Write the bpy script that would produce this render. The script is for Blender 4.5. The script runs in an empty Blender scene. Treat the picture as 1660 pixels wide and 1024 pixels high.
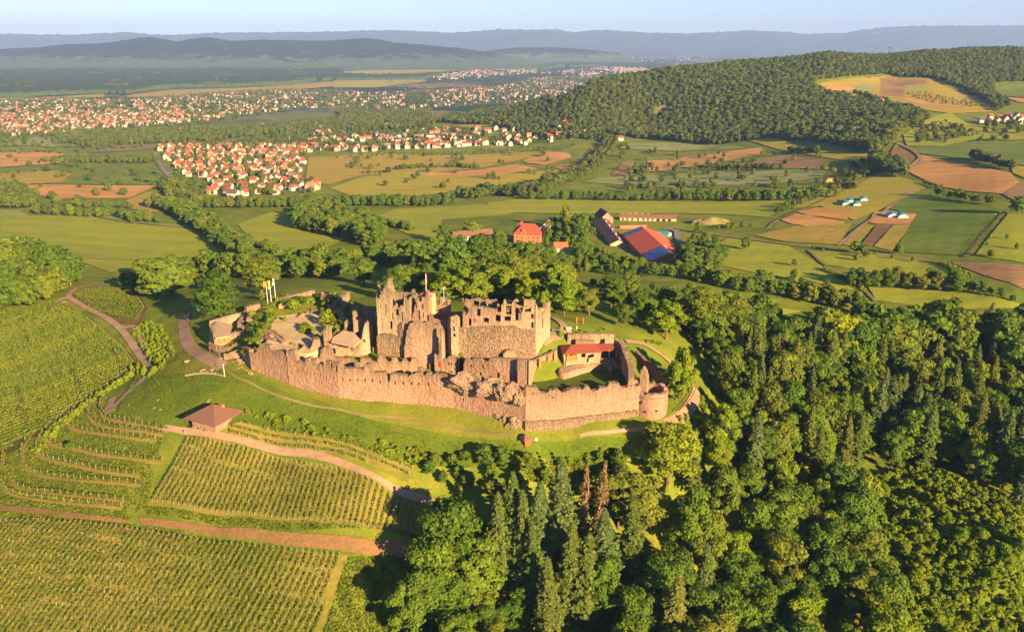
import bpy, math, random
import numpy as np
from mathutils import Vector, noise, geometry
D = bpy.data
S = bpy.context.scene
COL = S.collection
R = math.radians
# ---------------------------------------------------------------- camera
F = 1303.0; CZ = 140.0; TH = math.atan(440.0 / F)
CT, ST = math.cos(TH), math.sin(TH)
cam = D.cameras.new("camera"); cam.sensor_width = 36; cam.lens = 36 * F / 1660
cam.clip_start = 1; cam.clip_end = 90000
co = D.objects.new("camera", cam); COL.objects.link(co); S.camera = co
co.location = (0, 0, CZ); co.rotation_euler = (math.pi / 2 - TH, 0, 0)
# ---------------------------------------------------------------- light
SUN_EL, SUN_AZ = R(18), R(180 - 37)      # azimuth clockwise from +Y: behind, to the right
w = D.worlds.new("World"); S.world = w; w.use_nodes = True
nt = w.node_tree; bg = nt.nodes["Background"]
sk = nt.nodes.new("ShaderNodeTexSky"); sk.sky_type = 'NISHITA'; sk.sun_disc = False
sk.sun_elevation = SUN_EL; sk.sun_rotation = SUN_AZ; sk.altitude = 300
sk.air_density = 1.0; sk.dust_density = 0.1; sk.ozone_density = 3.0
tint = nt.nodes.new("ShaderNodeMix"); tint.data_type = 'RGBA'; tint.blend_type = 'MULTIPLY'; tint.inputs[0].default_value = 1
tint.inputs[7].default_value = (.66, .70, 1.0, 1)          # white balance of the whole sky
nt.links.new(sk.outputs[0], tint.inputs[6]); nt.links.new(tint.outputs[2], bg.inputs[0]); bg.inputs[1].default_value = 0.057
sl = D.lights.new("sun", 'SUN'); sl.energy = 5.0; sl.angle = R(0.5); sl.color = (1.0, 0.71, 0.37)
so = D.objects.new("sun", sl); COL.objects.link(so)
sd = Vector((math.sin(SUN_AZ) * math.cos(SUN_EL), math.cos(SUN_AZ) * math.cos(SUN_EL), math.sin(SUN_EL)))
so.rotation_euler = sd.to_track_quat('Z', 'Y').to_euler(); so.location = (300, -300, 400)
S.view_settings.view_transform = 'Standard'; S.view_settings.look = 'None'
S.view_settings.exposure = 1.84; S.view_settings.gamma = 1
S.view_settings.use_curve_mapping = False
S.render.engine = 'CYCLES'
c = S.cycles
c.max_bounces = 4; c.diffuse_bounces = 3; c.glossy_bounces = 1; c.transmission_bounces = 2
c.transparent_max_bounces = 4; c.volume_bounces = 0
c.use_denoising = True
try: c.denoiser = 'OPENIMAGEDENOISE'; c.denoising_input_passes = 'RGB_ALBEDO_NORMAL'
except Exception: pass
c.caustics_reflective = False; c.caustics_refractive = False

# ---------------------------------------------------------------- photograph pixel <-> place
def zpy(y, py):            # height on the vertical at depth y that is seen at row py
    b = (512 - py) / F
    return CZ + y * (b * CT - ST) / (CT + b * ST)
def unz(px, py, z):        # point at height z on the ray of a pixel
    a = (px - 830) / F; b = (512 - py) / F
    dy = CT + ST * b; dz = -ST + CT * b
    t = (z - CZ) / dz
    return (a * t, dy * t, z)
def und(px, py, y):        # point at depth y
    a = (px - 830) / F; b = (512 - py) / F
    dy = CT + ST * b; dz = -ST + CT * b; t = y / dy
    return (a * t, y, CZ + dz * t)
def pxof(x, y, z):
    dz = z - CZ; f = y * CT - dz * ST
    return 830 + F * x / f, 512 - F * (y * ST + dz * CT) / f

# ---------------------------------------------------------------- terrain
CP = [ # px, py, z
 (850,698,-13),(1057,688,-14),(960,694,-13.5),(1100,690,-15),(700,657,-11),(620,652,-10),(550,646,-9),(470,624,-7),(408,602,-5),(385,575,-3),
 (930,612,-3),(700,600,-4),(550,585,-4),(450,565,-2),(930,572,3),(760,548,3),(600,525,4),(480,520,4),
 (890,547,12),(905,522,11),(1000,545,6),(940,540,9),(1010,560,4),(1060,590,-4),(1040,570,2),(1120,620,-12),
 (560,490,6),(480,488,8),(430,492,8),(395,510,3),(350,540,-2),(330,500,-4),
 (600,682,-15),(700,695,-16),(850,710,-16),(450,640,-10),(600,748,-24),(500,720,-21),(600,778,-26.5),(450,740,-26),(300,705,-24),
 (450,770,-30),(450,845,-38),(650,830,-37),(350,830,-38),(400,862,-39.5),(300,905,-43),(300,1020,-52),(520,950,-48),(600,1000,-54),(640,900,-44),
 (60,700,-37),(60,750,-39),(60,800,-41),(60,870,-43),(0,1020,-56),(0,840,-43),
 (200,680,-25),(343,698,-21),(310,590,-9),(330,560,-7),(250,640,-17),(330,645,-13),(230,670,-22),(300,520,-10),(270,560,-14),
 (240,592,-20),(105,480,-22),(0,520,-34),(0,600,-41),(100,640,-35),(0,730,-43),(200,605,-25),(160,540,-23),(180,490,-19),(240,510,-16),
 (40,430,-28),(0,400,-45),(120,450,-30),(200,400,-56),(300,440,-42),(0,360,-61),(350,400,-56),(220,455,-30),
 (480,440,-26),(400,450,-26),(480,465,0),(560,430,-35),(700,440,-30),(700,472,-3),(600,478,-2),(780,480,2),(850,480,0),
 (1000,472,-18),(1000,500,-6),(1000,440,-35),(1100,500,-14),(1080,540,-3),(1100,460,-28),
 (850,390,-52),(1050,412,-50),(950,360,-56),(1150,390,-52),(650,370,-60),(450,360,-63),(300,350,-66),(450,300,-86),(700,300,-86),(700,250,-106),
 (400,310,-84),(400,240,-109),(250,250,-106),(100,330,-72),(100,290,-88),(100,250,-108),(100,200,-132),(400,197,-133),(600,215,-116),
 (300,170,-152),(100,170,-152),(0,160,-156),(800,150,-152),(560,160,-153),(850,175,-72),(700,187,-112),(600,190,-126),
 (1050,203,-68),(1100,208,-64),(1200,218,-58),(1300,236,-50),(1420,246,-38),(1480,215,-24),(1400,200,-15),
 (1550,270,-30),(1500,240,-30),(1620,230,-22),(1640,300,-22),(1450,300,-40),(1300,300,-55),(1300,350,-49),(1500,350,-38),(1640,380,-28),
 (1500,430,-38),(1250,420,-46),(1640,470,-32),(1250,470,-38),(1400,500,-41),(1150,520,-22),(1250,560,-33),(1180,580,-24),
 (1150,240,-75),(1150,290,-72),(1100,330,-65),(900,320,-71),(850,230,-101),(950,260,-90),
 (1150,650,-24),(1250,700,-40),(1300,640,-38),(1100,725,-23),(1400,800,-56),(1640,885,-52),(1490,795,-54),(1600,1000,-72),(1200,900,-60),(1200,1020,-76),
 (900,850,-43),(850,745,-21),(780,765,-27),(800,900,-52),(800,1020,-66),(650,860,-39),(1640,600,-50),(1640,700,-52),(1500,600,-49),(1450,700,-54),(1000,740,-23),(1000,800,-36),(1000,900,-55),
]
CD = [ # px, py, distance
 (1640,79,3000),(1500,87,2900),(1340,89,2800),(1200,103,2700),(1100,113,2600),(1000,128,2500),(950,141,2400),
 (1330,145,2300),(1450,130,2500),(1400,160,2150),(1500,150,2200),(1600,170,1900),(1620,190,1750),(1640,147,2300),(1640,112,2700),(1550,200,1700)]
CW = [] # u, y, z
for u in (-1.4, -0.9, -0.5, 0, 0.5, 0.9, 1.4):
    CW += [(u, 60, -95 if u < .3 else -118), (u, 140, -80 if u < .3 else -106), (u, 5200, -160), (u, 8000, -160), (u, 16000, -160), (u, 45000, -160)]
CW += [(-1.1,300,-52),(-1.1,500,-52),(-1.1,900,-66),(-1.1,1800,-105),(-1.1,3000,-140),(-.85,400,-45),(-.85,700,-50),
       (1.1,300,-98),(1.1,500,-45),(1.1,900,-15),(1.1,1600,10),(1.1,2400,60),(1.1,3200,90),(.85,300,-84),(.85,600,-40),(.85,1200,-12),
       (.64,4300,-60),(.45,4200,-110),(.25,3800,-150),(.1,3600,-150),(1.2,4300,-40)]
pts = []
for px, py, z in CP:
    x, y, z = unz(px, py, z); pts.append((x / y, math.log(y), z))
for px, py, d in CD:
    x, y, z = und(px, py, d); pts.append((x / y, math.log(y), z))
for u, y, z in CW: pts.append((u, math.log(y), z))
P = np.array(pts); SC = np.array([1.6, 1.0])
def tps(a, b):
    d2 = ((a[:, None, :] - b[None]) ** 2).sum(-1)
    return np.sqrt(d2 + 1e-5)            # linear kernel, slightly rounded
A2 = P[:, :2] * SC
n = len(P)
K = tps(A2, A2) + np.eye(n) * -2e-3
Q = np.hstack([np.ones((n, 1)), A2])
M_ = np.block([[K, Q], [Q.T, np.zeros((3, 3))]])
W_ = np.linalg.solve(M_, np.concatenate([P[:, 2], np.zeros(3)]))
U0, U1, NU = -1.42, 1.42, 640
V = np.concatenate([np.linspace(math.log(60), math.log(200), 30)[:-1], np.linspace(math.log(200), math.log(620), 300)[:-1],
                    np.linspace(math.log(620), math.log(3500), 240)[:-1], np.linspace(math.log(3500), math.log(42000), 90)])
UU = np.linspace(U0, U1, NU)
gu, gv = np.meshgrid(UU, V)
g = np.stack([gu.ravel(), gv.ravel()], 1) * SC
Z = np.empty(len(g))
for i in range(0, len(g), 20000):
    q = g[i:i + 20000]
    Z[i:i + 20000] = tps(q, A2) @ W_[:n] + W_[n] + q @ W_[n + 1:]
Z = Z.reshape(gu.shape)
def smooth(Z, k):
    for _ in range(k):
        Zp = np.pad(Z, 1, mode='edge')
        Z = (Zp[1:-1, 1:-1] * 4 + Zp[:-2, 1:-1] + Zp[2:, 1:-1] + Zp[1:-1, :-2] + Zp[1:-1, 2:]) / 8
    return Z
Z = smooth(Z, 10)
GX = gu * np.exp(gv); GY = np.exp(gv)
rs = np.random.RandomState(3)
def wav(x, y, L, seed):            # cheap smooth undulation
    r = np.random.RandomState(seed); o = 0
    for k in range(6):
        a = r.uniform(0, 2 * math.pi); p = r.uniform(0, 6.28); l = L * r.uniform(.6, 1.6)
        o = o + np.sin((x * math.cos(a) + y * math.sin(a)) * 6.283 / l + p)
    return o / 6
Z = Z + wav(GX, GY, 26, 1) * 0.35 * np.clip(GY / 400, 0, 1) + wav(GX, GY, 170, 2) * 1.4 * np.clip((GY - 500) / 800, 0, 1)
Z = np.maximum(Z, -160)
def H(x, y):
    x = np.asarray(x, float); y = np.asarray(y, float)
    fu = np.clip((x / y - U0) / (U1 - U0) * (NU - 1), 0, NU - 1.001)
    lv = np.clip(np.log(np.maximum(y, 61)), V[0], V[-1] - 1e-6)
    j = np.clip(np.searchsorted(V, lv) - 1, 0, len(V) - 2); fv = (lv - V[j]) / (V[j + 1] - V[j])
    i = fu.astype(int); fu = fu - i
    return (Z[j, i] * (1 - fu) + Z[j, i + 1] * fu) * (1 - fv) + (Z[j + 1, i] * (1 - fu) + Z[j + 1, i + 1] * fu) * fv
TT = np.exp(np.linspace(math.log(70), math.log(41000), 900))
def G(px, py, off=0.0):            # where the ray of a pixel meets the ground (or ground + off)
    a = (px - 830) / F; b = (512 - py) / F
    dx, dy, dz = a, CT + ST * b, -ST + CT * b
    t = TT / dy
    f = CZ + dz * t - (H(dx * t, dy * t) + off)
    k = np.argmax(f < 0)
    if f[k] >= 0: k = len(t) - 1
    if k == 0: k = 1
    t0, t1 = t[k - 1], t[k]
    for _ in range(12):
        tm = (t0 + t1) / 2
        if CZ + dz * tm - (float(H(dx * tm, dy * tm)) + off) < 0: t1 = tm
        else: t0 = tm
    return (dx * t1, dy * t1, float(H(dx * t1, dy * t1)))

# ---------------------------------------------------------------- object helpers
def tag(o, label=None, cat=None, group=None, kind=None):
    if label: o['label'] = label
    if cat: o['category'] = cat
    if group: o['group'] = group
    if kind: o['kind'] = kind
    return o
def empty(name, loc=(0, 0, 0), rz=0, label=None, cat=None, group=None):
    o = D.objects.new(name, None); COL.objects.link(o); o.location = loc; o.rotation_euler = (0, 0, rz)
    o.empty_display_size = .5
    return tag(o, label, cat, group)
def mesh_np(name, verts, faces, mats, fm=None, smooth=False, fsize=4):
    me = D.meshes.new(name)
    verts = np.asarray(verts, np.float32); faces = np.asarray(faces, np.int32)
    nf = len(faces)
    me.vertices.add(len(verts)); me.vertices.foreach_set("co", verts.ravel())
    me.loops.add(nf * fsize); me.loops.foreach_set("vertex_index", faces.ravel())
    me.polygons.add(nf); me.polygons.foreach_set("loop_start", np.arange(0, nf * fsize, fsize, dtype=np.int32))
    me.polygons.foreach_set("loop_total", np.full(nf, fsize, np.int32))
    for m in (mats if isinstance(mats, (list, tuple)) else [mats]): me.materials.append(m)
    if fm is not None: me.polygons.foreach_set("material_index", np.asarray(fm, np.int32))
    if smooth: me.polygons.foreach_set("use_smooth", np.ones(nf, bool))
    me.update(calc_edges=True)
    return me
def mesh_py(name, verts, faces, mats, smooth=False, fm=None):
    me = D.meshes.new(name); me.from_pydata([tuple(v) for v in verts], [], faces)
    for m in (mats if isinstance(mats, (list, tuple)) else [mats]): me.materials.append(m)
    if smooth: me.polygons.foreach_set("use_smooth", np.ones(len(me.polygons), bool))
    if fm: me.polygons.foreach_set("material_index", np.asarray(fm, np.int32))
    me.update(); return me
def link(name, me, parent=None, loc=None, rot=None, scale=None):
    o = D.objects.new(name, me); COL.objects.link(o)
    if parent: o.parent = parent
    if loc is not None: o.location = loc
    if rot is not None: o.rotation_euler = rot if hasattr(rot, '__len__') else (0, 0, rot)
    if scale is not None: o.scale = scale if hasattr(scale, '__len__') else (scale,) * 3
    return o
class MB:                       # collects boxes, tubes, prisms
    def __init__(s): s.v = []; s.f = []
    def add(s, v, f):
        k = len(s.v); s.v += [tuple(q) for q in v]; s.f += [tuple(i + k for i in q) for q in f]; return s
    def box(s, c, d, rz=0, taper=1):
        cx, cy, cz = c; a, b, h = d[0] / 2, d[1] / 2, d[2]; cr, sr = math.cos(rz), math.sin(rz); v = []
        for zz, t in ((0, 1), (h, taper)):
            for x, y in ((-a, -b), (a, -b), (a, b), (-a, b)):
                x *= t; y *= t; v.append((cx + x * cr - y * sr, cy + x * sr + y * cr, cz + zz))
        return s.add(v, [(3, 2, 1, 0), (4, 5, 6, 7), (0, 1, 5, 4), (1, 2, 6, 5), (2, 3, 7, 6), (3, 0, 4, 7)])
    def tube(s, p, q, r0, r1=None, n=6):
        r1 = r0 if r1 is None else r1; p = Vector(p); q = Vector(q); d = (q - p).normalized()
        a = d.orthogonal().normalized(); b = d.cross(a); v = []
        for c_, r in ((p, r0), (q, r1)):
            for k in range(n):
                t = 6.2832 * k / n; v.append(c_ + (a * math.cos(t) + b * math.sin(t)) * r)
        f = [(k, (k + 1) % n, n + (k + 1) % n, n + k) for k in range(n)]
        f += [tuple(range(n))[::-1], tuple(range(n, 2 * n))]
        return s.add(v, f)
    def poly(s, v): return s.add(v, [tuple(range(len(v)))])
    def mesh(s, name, mat, smooth=False): return mesh_py(name, s.v, s.f, mat, smooth)

# ---------------------------------------------------------------- materials
def mat(name, build):
    m = D.materials.new(name); m.use_nodes = True; nt = m.node_tree
    b = nt.nodes["Principled BSDF"]; b.inputs["Roughness"].default_value = .85
    b.inputs["Specular IOR Level"].default_value = .2
    build(nt, b); return m
def nd(nt, t, **k):
    n_ = nt.nodes.new(t)
    for a, v in k.items():
        if a.startswith('i_'):
            key = a[2:]; key = int(key) if key.isdigit() else key.replace('_', ' ')
            n_.inputs[key].default_value = v
        else: setattr(n_, a, v)
    return n_
def ramp(nt, fac, stops):
    r = nd(nt, "ShaderNodeValToRGB"); e = r.color_ramp.elements
    while len(e) > 1: e.remove(e[-1])
    e[0].position = stops[0][0]; e[0].color = (*stops[0][1], 1)
    for p, c_ in stops[1:]:
        q = e.new(p); q.color = (*c_, 1)
    nt.links.new(fac, r.inputs[0]); return r.outputs[0]
def coords(nt, scale=1.0, loc=(0, 0, 0), rot=(0, 0, 0)):
    g_ = nd(nt, "ShaderNodeNewGeometry"); m = nd(nt, "ShaderNodeMapping")
    m.inputs["Scale"].default_value = scale if hasattr(scale, '__len__') else (scale,) * 3
    m.inputs["Location"].default_value = loc; m.inputs["Rotation"].default_value = rot
    nt.links.new(g_.outputs["Position"], m.inputs[0]); return m.outputs[0]
def noi(nt, co_, scale, detail=4, rough=.6, dist=0):
    n_ = nd(nt, "ShaderNodeTexNoise"); n_.inputs["Scale"].default_value = scale
    n_.inputs["Detail"].default_value = detail; n_.inputs["Roughness"].default_value = rough
    n_.inputs["Distortion"].default_value = dist
    nt.links.new(co_, n_.inputs["Vector"]); return n_.outputs[0]
def mixc(nt, fac, a, b, mode='MIX'):
    m = nd(nt, "ShaderNodeMix", data_type='RGBA', blend_type=mode)
    for s_, v in ((0, fac), (6, a), (7, b)):
        if isinstance(v, (int, float)): m.inputs[s_].default_value = v
        elif isinstance(v, tuple): m.inputs[s_].default_value = (*v, 1) if len(v) == 3 else v
        else: nt.links.new(v, m.inputs[s_])
    return m.outputs[2]
def bump(nt, b, h, strength, dist):
    n_ = nd(nt, "ShaderNodeBump"); n_.inputs["Strength"].default_value = strength; n_.inputs["Distance"].default_value = dist
    nt.links.new(h, n_.inputs["Height"]); nt.links.new(n_.outputs[0], b.inputs["Normal"])
def math_(nt, op, a, b=None):
    m = nd(nt, "ShaderNodeMath", operation=op)
    for i, v in enumerate((a, b)):
        if v is None: continue
        if isinstance(v, (int, float)): m.inputs[i].default_value = v
        else: nt.links.new(v, m.inputs[i])
    return m.outputs[0]

def plain(name, col, rough=.8, var=.25, scale=.6):
    def f(nt, b):
        cc = noi(nt, coords(nt), scale, 5)
        c2 = ramp(nt, cc, [(.3, tuple(x * (1 - var) for x in col)), (.7, tuple(min(1, x * (1 + var)) for x in col))])
        nt.links.new(c2, b.inputs["Base Color"]); b.inputs["Roughness"].default_value = rough
    return mat(name, f)
def soil_mat(name, c1, c2, furrow=None, ang=0, fs=1.0):
    """field ground: two tones, blotches, plus drill rows running at an angle"""
    def f(nt, b):
        co_ = coords(nt, rot=(0, 0, ang))
        a = noi(nt, co_, .012, 6, .65); a2 = noi(nt, co_, .35, 6, .7)
        s = nd(nt, "ShaderNodeMapping"); s.inputs["Scale"].default_value = (.006, .22 * fs, .01)
        nt.links.new(co_, s.inputs[0]); st = noi(nt, s.outputs[0], 1, 3, .6)
        m = math_(nt, 'ADD', math_(nt, 'MULTIPLY', a, .45), math_(nt, 'ADD', math_(nt, 'MULTIPLY', a2, .25), math_(nt, 'MULTIPLY', st, .3)))
        cc = tram(nt, co_, ramp(nt, m, [(.42, tuple(x * .86 for x in c1)), (.58, c2)]), .35, 9.0) if furrow is None else ramp(nt, m, [(.42, tuple(x * .86 for x in c1)), (.58, c2)])
        nt.links.new(cc, b.inputs["Base Color"]); b.inputs["Roughness"].default_value = .95
        b.inputs["Specular IOR Level"].default_value = .05
        bump(nt, b, a2, .6, .35)
    return mat(name, f)
def tram(nt, co_, col, ang, gap=13.0):      # faint wheel tracks and drill lines across a field
    mp = nd(nt, 'ShaderNodeMapping'); mp.inputs['Rotation'].default_value = (0, 0, ang); nt.links.new(co_, mp.inputs[0])
    s = nd(nt, 'ShaderNodeSeparateXYZ'); nt.links.new(mp.outputs[0], s.inputs[0]); wob = math_(nt, 'MULTIPLY', noi(nt, co_, .01, 2), 14)
    fr = math_(nt, 'FRACT', math_(nt, 'DIVIDE', math_(nt, 'ADD', s.outputs[1], wob), gap)); l_ = math_(nt, 'LESS_THAN', fr, .11)
    f2 = math_(nt, 'FRACT', math_(nt, 'DIVIDE', math_(nt, 'ADD', s.outputs[1], wob), gap * 4.3)); b_ = math_(nt, 'MULTIPLY', math_(nt, 'GREATER_THAN', f2, .5), .35)
    return mixc(nt, math_(nt, 'MAXIMUM', math_(nt, 'MULTIPLY', l_, .6), b_), col, mixc(nt, 1.0, col, (.78, .80, .78), 'MULTIPLY'))
def grass_mat(name, cs, near=True, bstr=.8, lines=None):
    def f(nt, b):
        co_ = coords(nt)
        a = noi(nt, co_, .04, 7, .75); t = noi(nt, co_, .7, 6, .8); l = noi(nt, co_, .006, 4, .6)
        m = math_(nt, 'ADD', math_(nt, 'MULTIPLY', a, .42), math_(nt, 'ADD', math_(nt, 'MULTIPLY', t, .43), math_(nt, 'MULTIPLY', l, .15)))
        k = len(cs); cc = ramp(nt, m, [(.38 + .24 * i / (k - 1), c_) for i, c_ in enumerate(cs)])
        if lines is not None: cc = tram(nt, co_, cc, lines)
        nt.links.new(cc, b.inputs["Base Color"]); b.inputs["Roughness"].default_value = .95
        b.inputs["Specular IOR Level"].default_value = .05
        bump(nt, b, t, bstr, .8)
    return mat(name, f)
M = {}
M['grass'] = grass_mat('grass', [(.045, .075, .010), (.085, .12, .015), (.145, .15, .022)])
M['meadow'] = grass_mat('meadow', [(.19, .24, .018), (.27, .29, .024), (.35, .32, .03)], bstr=.35, lines=.15)
M['meadow_dry'] = grass_mat('meadow_dry', [(.27, .21, .025), (.35, .26, .035), (.40, .29, .05)], bstr=.35, lines=-.2)
M['golden'] = grass_mat('golden', [(.28, .25, .02), (.35, .29, .028), (.39, .32, .045)], bstr=.3, lines=.1)
M['pale_crop'] = soil_mat('pale_crop', (.22, .25, .065), (.30, .31, .10), ang=.3)
M['green_crop'] = soil_mat('green_crop', (.12, .185, .018), (.18, .225, .028), ang=.1)
M['bright_crop'] = soil_mat('bright_crop', (.13, .19, .03), (.18, .22, .04), ang=.9)
M['soil'] = soil_mat('soil', (.48, .24, .06), (.56, .30, .09), ang=.2)
M['soil_dark'] = soil_mat('soil_dark', (.22, .13, .05), (.34, .20, .085), ang=.5, fs=2)
M['soil_olive'] = soil_mat('soil_olive', (.17, .15, .05), (.25, .20, .08), ang=.2)
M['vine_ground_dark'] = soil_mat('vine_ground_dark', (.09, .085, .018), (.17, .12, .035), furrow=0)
M['track'] = soil_mat('track', (.30, .18, .10), (.38, .25, .15), furrow=0)
M['asphalt'] = plain('asphalt', (.20, .17, .16))
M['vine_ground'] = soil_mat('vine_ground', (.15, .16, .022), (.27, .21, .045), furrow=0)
M['terrace_soil'] = grass_mat('terrace_soil', [(.16, .15, .02), (.27, .20, .045), (.38, .22, .08)])
M['red_earth'] = grass_mat('red_earth', [(.14, .12, .025), (.27, .15, .06), (.36, .19, .085)])
M['sand_court'] = soil_mat('sand_court', (.50, .36, .17), (.66, .48, .24), furrow=0)

def plain_mat():
    def f(nt, b):
        co_ = coords(nt)
        # far plain: patchwork of fields and woods; near: the meadow ground
        v = nd(nt, "ShaderNodeTexVoronoi"); v.inputs["Scale"].default_value = 1
        mp = nd(nt, "ShaderNodeMapping"); mp.inputs["Scale"].default_value = (.0016, .0021, 0); mp.inputs["Rotation"].default_value = (0, 0, .4)
        nt.links.new(co_, mp.inputs[0]); nt.links.new(mp.outputs[0], v.inputs["Vector"])
        sp = nd(nt, "ShaderNodeSeparateColor"); nt.links.new(v.outputs["Color"], sp.inputs[0])
        patch = ramp(nt, sp.outputs[0], [(.0, (.025, .045, .018)), (.35, (.035, .06, .02)), (.5, (.08, .11, .035)), (.66, (.13, .145, .05)), (.82, (.20, .18, .07)), (.93, (.25, .16, .08))])
        patch2 = mixc(nt, math_(nt, 'GREATER_THAN', noi(nt, co_, .0009, 5, .7), .5), patch, (.03, .05, .02))
        t = noi(nt, co_, .01, 6, .8)
        patch3 = mixc(nt, math_(nt, 'MULTIPLY', math_(nt, 'GREATER_THAN', t, .56), .7), patch2, (.03, .05, .018))
        a = noi(nt, co_, .03, 6, .7); tt = noi(nt, co_, .8, 5, .75); l = noi(nt, co_, .006, 4, .6)
        m = math_(nt, 'ADD', math_(nt, 'MULTIPLY', a, .5), math_(nt, 'ADD', math_(nt, 'MULTIPLY', tt, .3), math_(nt, 'MULTIPLY', l, .2)))
        near = ramp(nt, m, [(.38, (.08, .12, .012)), (.5, (.15, .185, .018)), (.62, (.25, .235, .028))])
        sy = nd(nt, "ShaderNodeSeparateXYZ"); nt.links.new(co_, sy.inputs[0])
        mr = nd(nt, "ShaderNodeMapRange"); mr.inputs[1].default_value = 2600; mr.inputs[2].default_value = 3600
        nt.links.new(sy.outputs[1], mr.inputs[0])
        nt.links.new(mixc(nt, mr.outputs[0], near, patch3), b.inputs["Base Color"])
        b.inputs["Roughness"].default_value = .95; b.inputs["Specular IOR Level"].default_value = .05
        bump(nt, b, tt, .8, .5)
    return mat('ground', f)
M['ground'] = plain_mat()

def stone_mat(name, c1, c2, c3, rubble=False):
    def f(nt, b):
        co_ = coords(nt)
        big = noi(nt, co_, .11, 5, .65); mid = noi(nt, co_, .9, 6, .75)
        cs = nd(nt, "ShaderNodeMapping"); cs.inputs["Scale"].default_value = (1.4, 1.4, 2.6); nt.links.new(co_, cs.inputs[0])
        v = nd(nt, "ShaderNodeTexVoronoi"); v.inputs["Scale"].default_value = 1.5 if not rubble else .9
        nt.links.new(cs.outputs[0], v.inputs["Vector"])
        sp = nd(nt, "ShaderNodeSeparateColor"); nt.links.new(v.outputs["Color"], sp.inputs[0])
        # dark water streaks: noise stretched in z
        ss = nd(nt, "ShaderNodeMapping"); ss.inputs["Scale"].default_value = (.8, .8, .06); nt.links.new(co_, ss.inputs[0])
        st = noi(nt, ss.outputs[0], 1, 5, .7)
        base = ramp(nt, big, [(.3, c1), (.5, c2), (.68, c3)])
        base = mixc(nt, math_(nt, 'MULTIPLY', sp.outputs[0], .6), base, tuple(x * .52 for x in c1), 'MIX')
        base = mixc(nt, ramp_f(nt, mid, .42, .72, .55), base, tuple(min(1, x * 1.5) for x in c2))
        base = mixc(nt, ramp_f(nt, st, .54, .70, .5), base, (.14, .10, .06))
        at = nd(nt, 'ShaderNodeAttribute', attribute_name='weather')      # grey weathering runs down from the wall tops
        ww = math_(nt, 'MULTIPLY', at.outputs['Fac'], ramp_f(nt, st, .30, .62, 1.0))
        base = mixc(nt, math_(nt, 'MINIMUM', math_(nt, 'MULTIPLY', ww, 1.25), .8), base, (.17, .125, .08))
        nt.links.new(base, b.inputs["Base Color"]); b.inputs["Roughness"].default_value = .95
        b.inputs["Specular IOR Level"].default_value = .05
        h = math_(nt, 'ADD', math_(nt, 'MULTIPLY', v.outputs["Distance"], -1.0), mid)
        bump(nt, b, h, .9 if not rubble else 1, .35 if not rubble else .8)
    return mat(name, f)
def ramp_f(nt, fac, a, b_, mx):
    m = nd(nt, "ShaderNodeMapRange"); m.inputs[1].default_value = a; m.inputs[2].default_value = b_; m.inputs[4].default_value = mx
    nt.links.new(fac, m.inputs[0]); return m.outputs[0]
M['stone'] = stone_mat('sandstone', (.34, .18, .11), (.43, .255, .16), (.37, .25, .16))
M['stone_inner'] = stone_mat('sandstone_inner', (.34, .195, .12), (.42, .27, .165), (.36, .245, .155))
M['stone_grey'] = stone_mat('rubble_masonry', (.28, .175, .11), (.37, .25, .155), (.30, .215, .13), True)
M['plaster'] = stone_mat('old_plaster', (.42, .31, .18), (.46, .34, .20), (.43, .28, .16))
M['roof_red'] = plain('roof_red', (.27, .065, .032), .8, .3, 1.5)
M['roof_bright'] = plain('roof_bright', (.62, .115, .035), .8, .12, .3)
M['roof_brown'] = plain('roof_brown', (.17, .085, .05), .85, .3, 1.2)
M['roof_hut'] = plain('roof_hut', (.17, .085, .055), .85, .15, 1.5)
M['roof_dark'] = plain('roof_dark', (.10, .07, .06), .85, .3, 1.2)
M['roof_flat'] = plain('roof_flat', (.40, .28, .16), .9, .2, .8)
M['timber'] = plain('timber', (.16, .075, .035), .85, .3, 2)
M['timber_red'] = plain('timber_red', (.34, .10, .04), .8, .2, 2)
M['timber_grey'] = plain('timber_grey', (.30, .22, .16), .9, .25, 2)
M['orange_door'] = plain('orange_door', (.60, .16, .04), .7, .1, 2)
M['white'] = plain('white_paint', (.48, .45, .40), .7, .1, 1)
M['cream'] = plain('cream_paint', (.48, .38, .23), .8, .1, 1)
M['brickred'] = plain('brick_red', (.40, .15, .07), .85, .2, 1)
M['metal'] = plain('grey_metal', (.45, .45, .45), .4, .1, 1)
M['pole'] = plain('pole_white', (.7, .7, .68), .4, .05, 1)
M['glass'] = plain('window_glass', (.03, .035, .045), .15, .1, 1)
M['solar'] = plain('solar_blue', (.03, .06, .16), .2, .3, .4)
M['teal'] = plain('teal_film', (.03, .28, .28), .4, .15, .5)
M['flag_red'] = plain('flag_red', (.6, .03, .02), .7, .05, 1)
M['flag_yellow'] = plain('flag_yellow', (.75, .42, .02), .7, .05, 1)
M['flag_black'] = plain('flag_black', (.02, .02, .02), .7, .05, 1)
M['blue'] = plain('blue_board', (.05, .12, .4), .6, .1, 1)
M['bark'] = plain('bark', (.16, .10, .065), .95, .3, 2)
M['bark_pale'] = plain('bark_pale', (.32, .20, .13), .95, .25, 2)
M['stake'] = plain('stake', (.36, .30, .22), .8, .15, 3)

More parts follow.
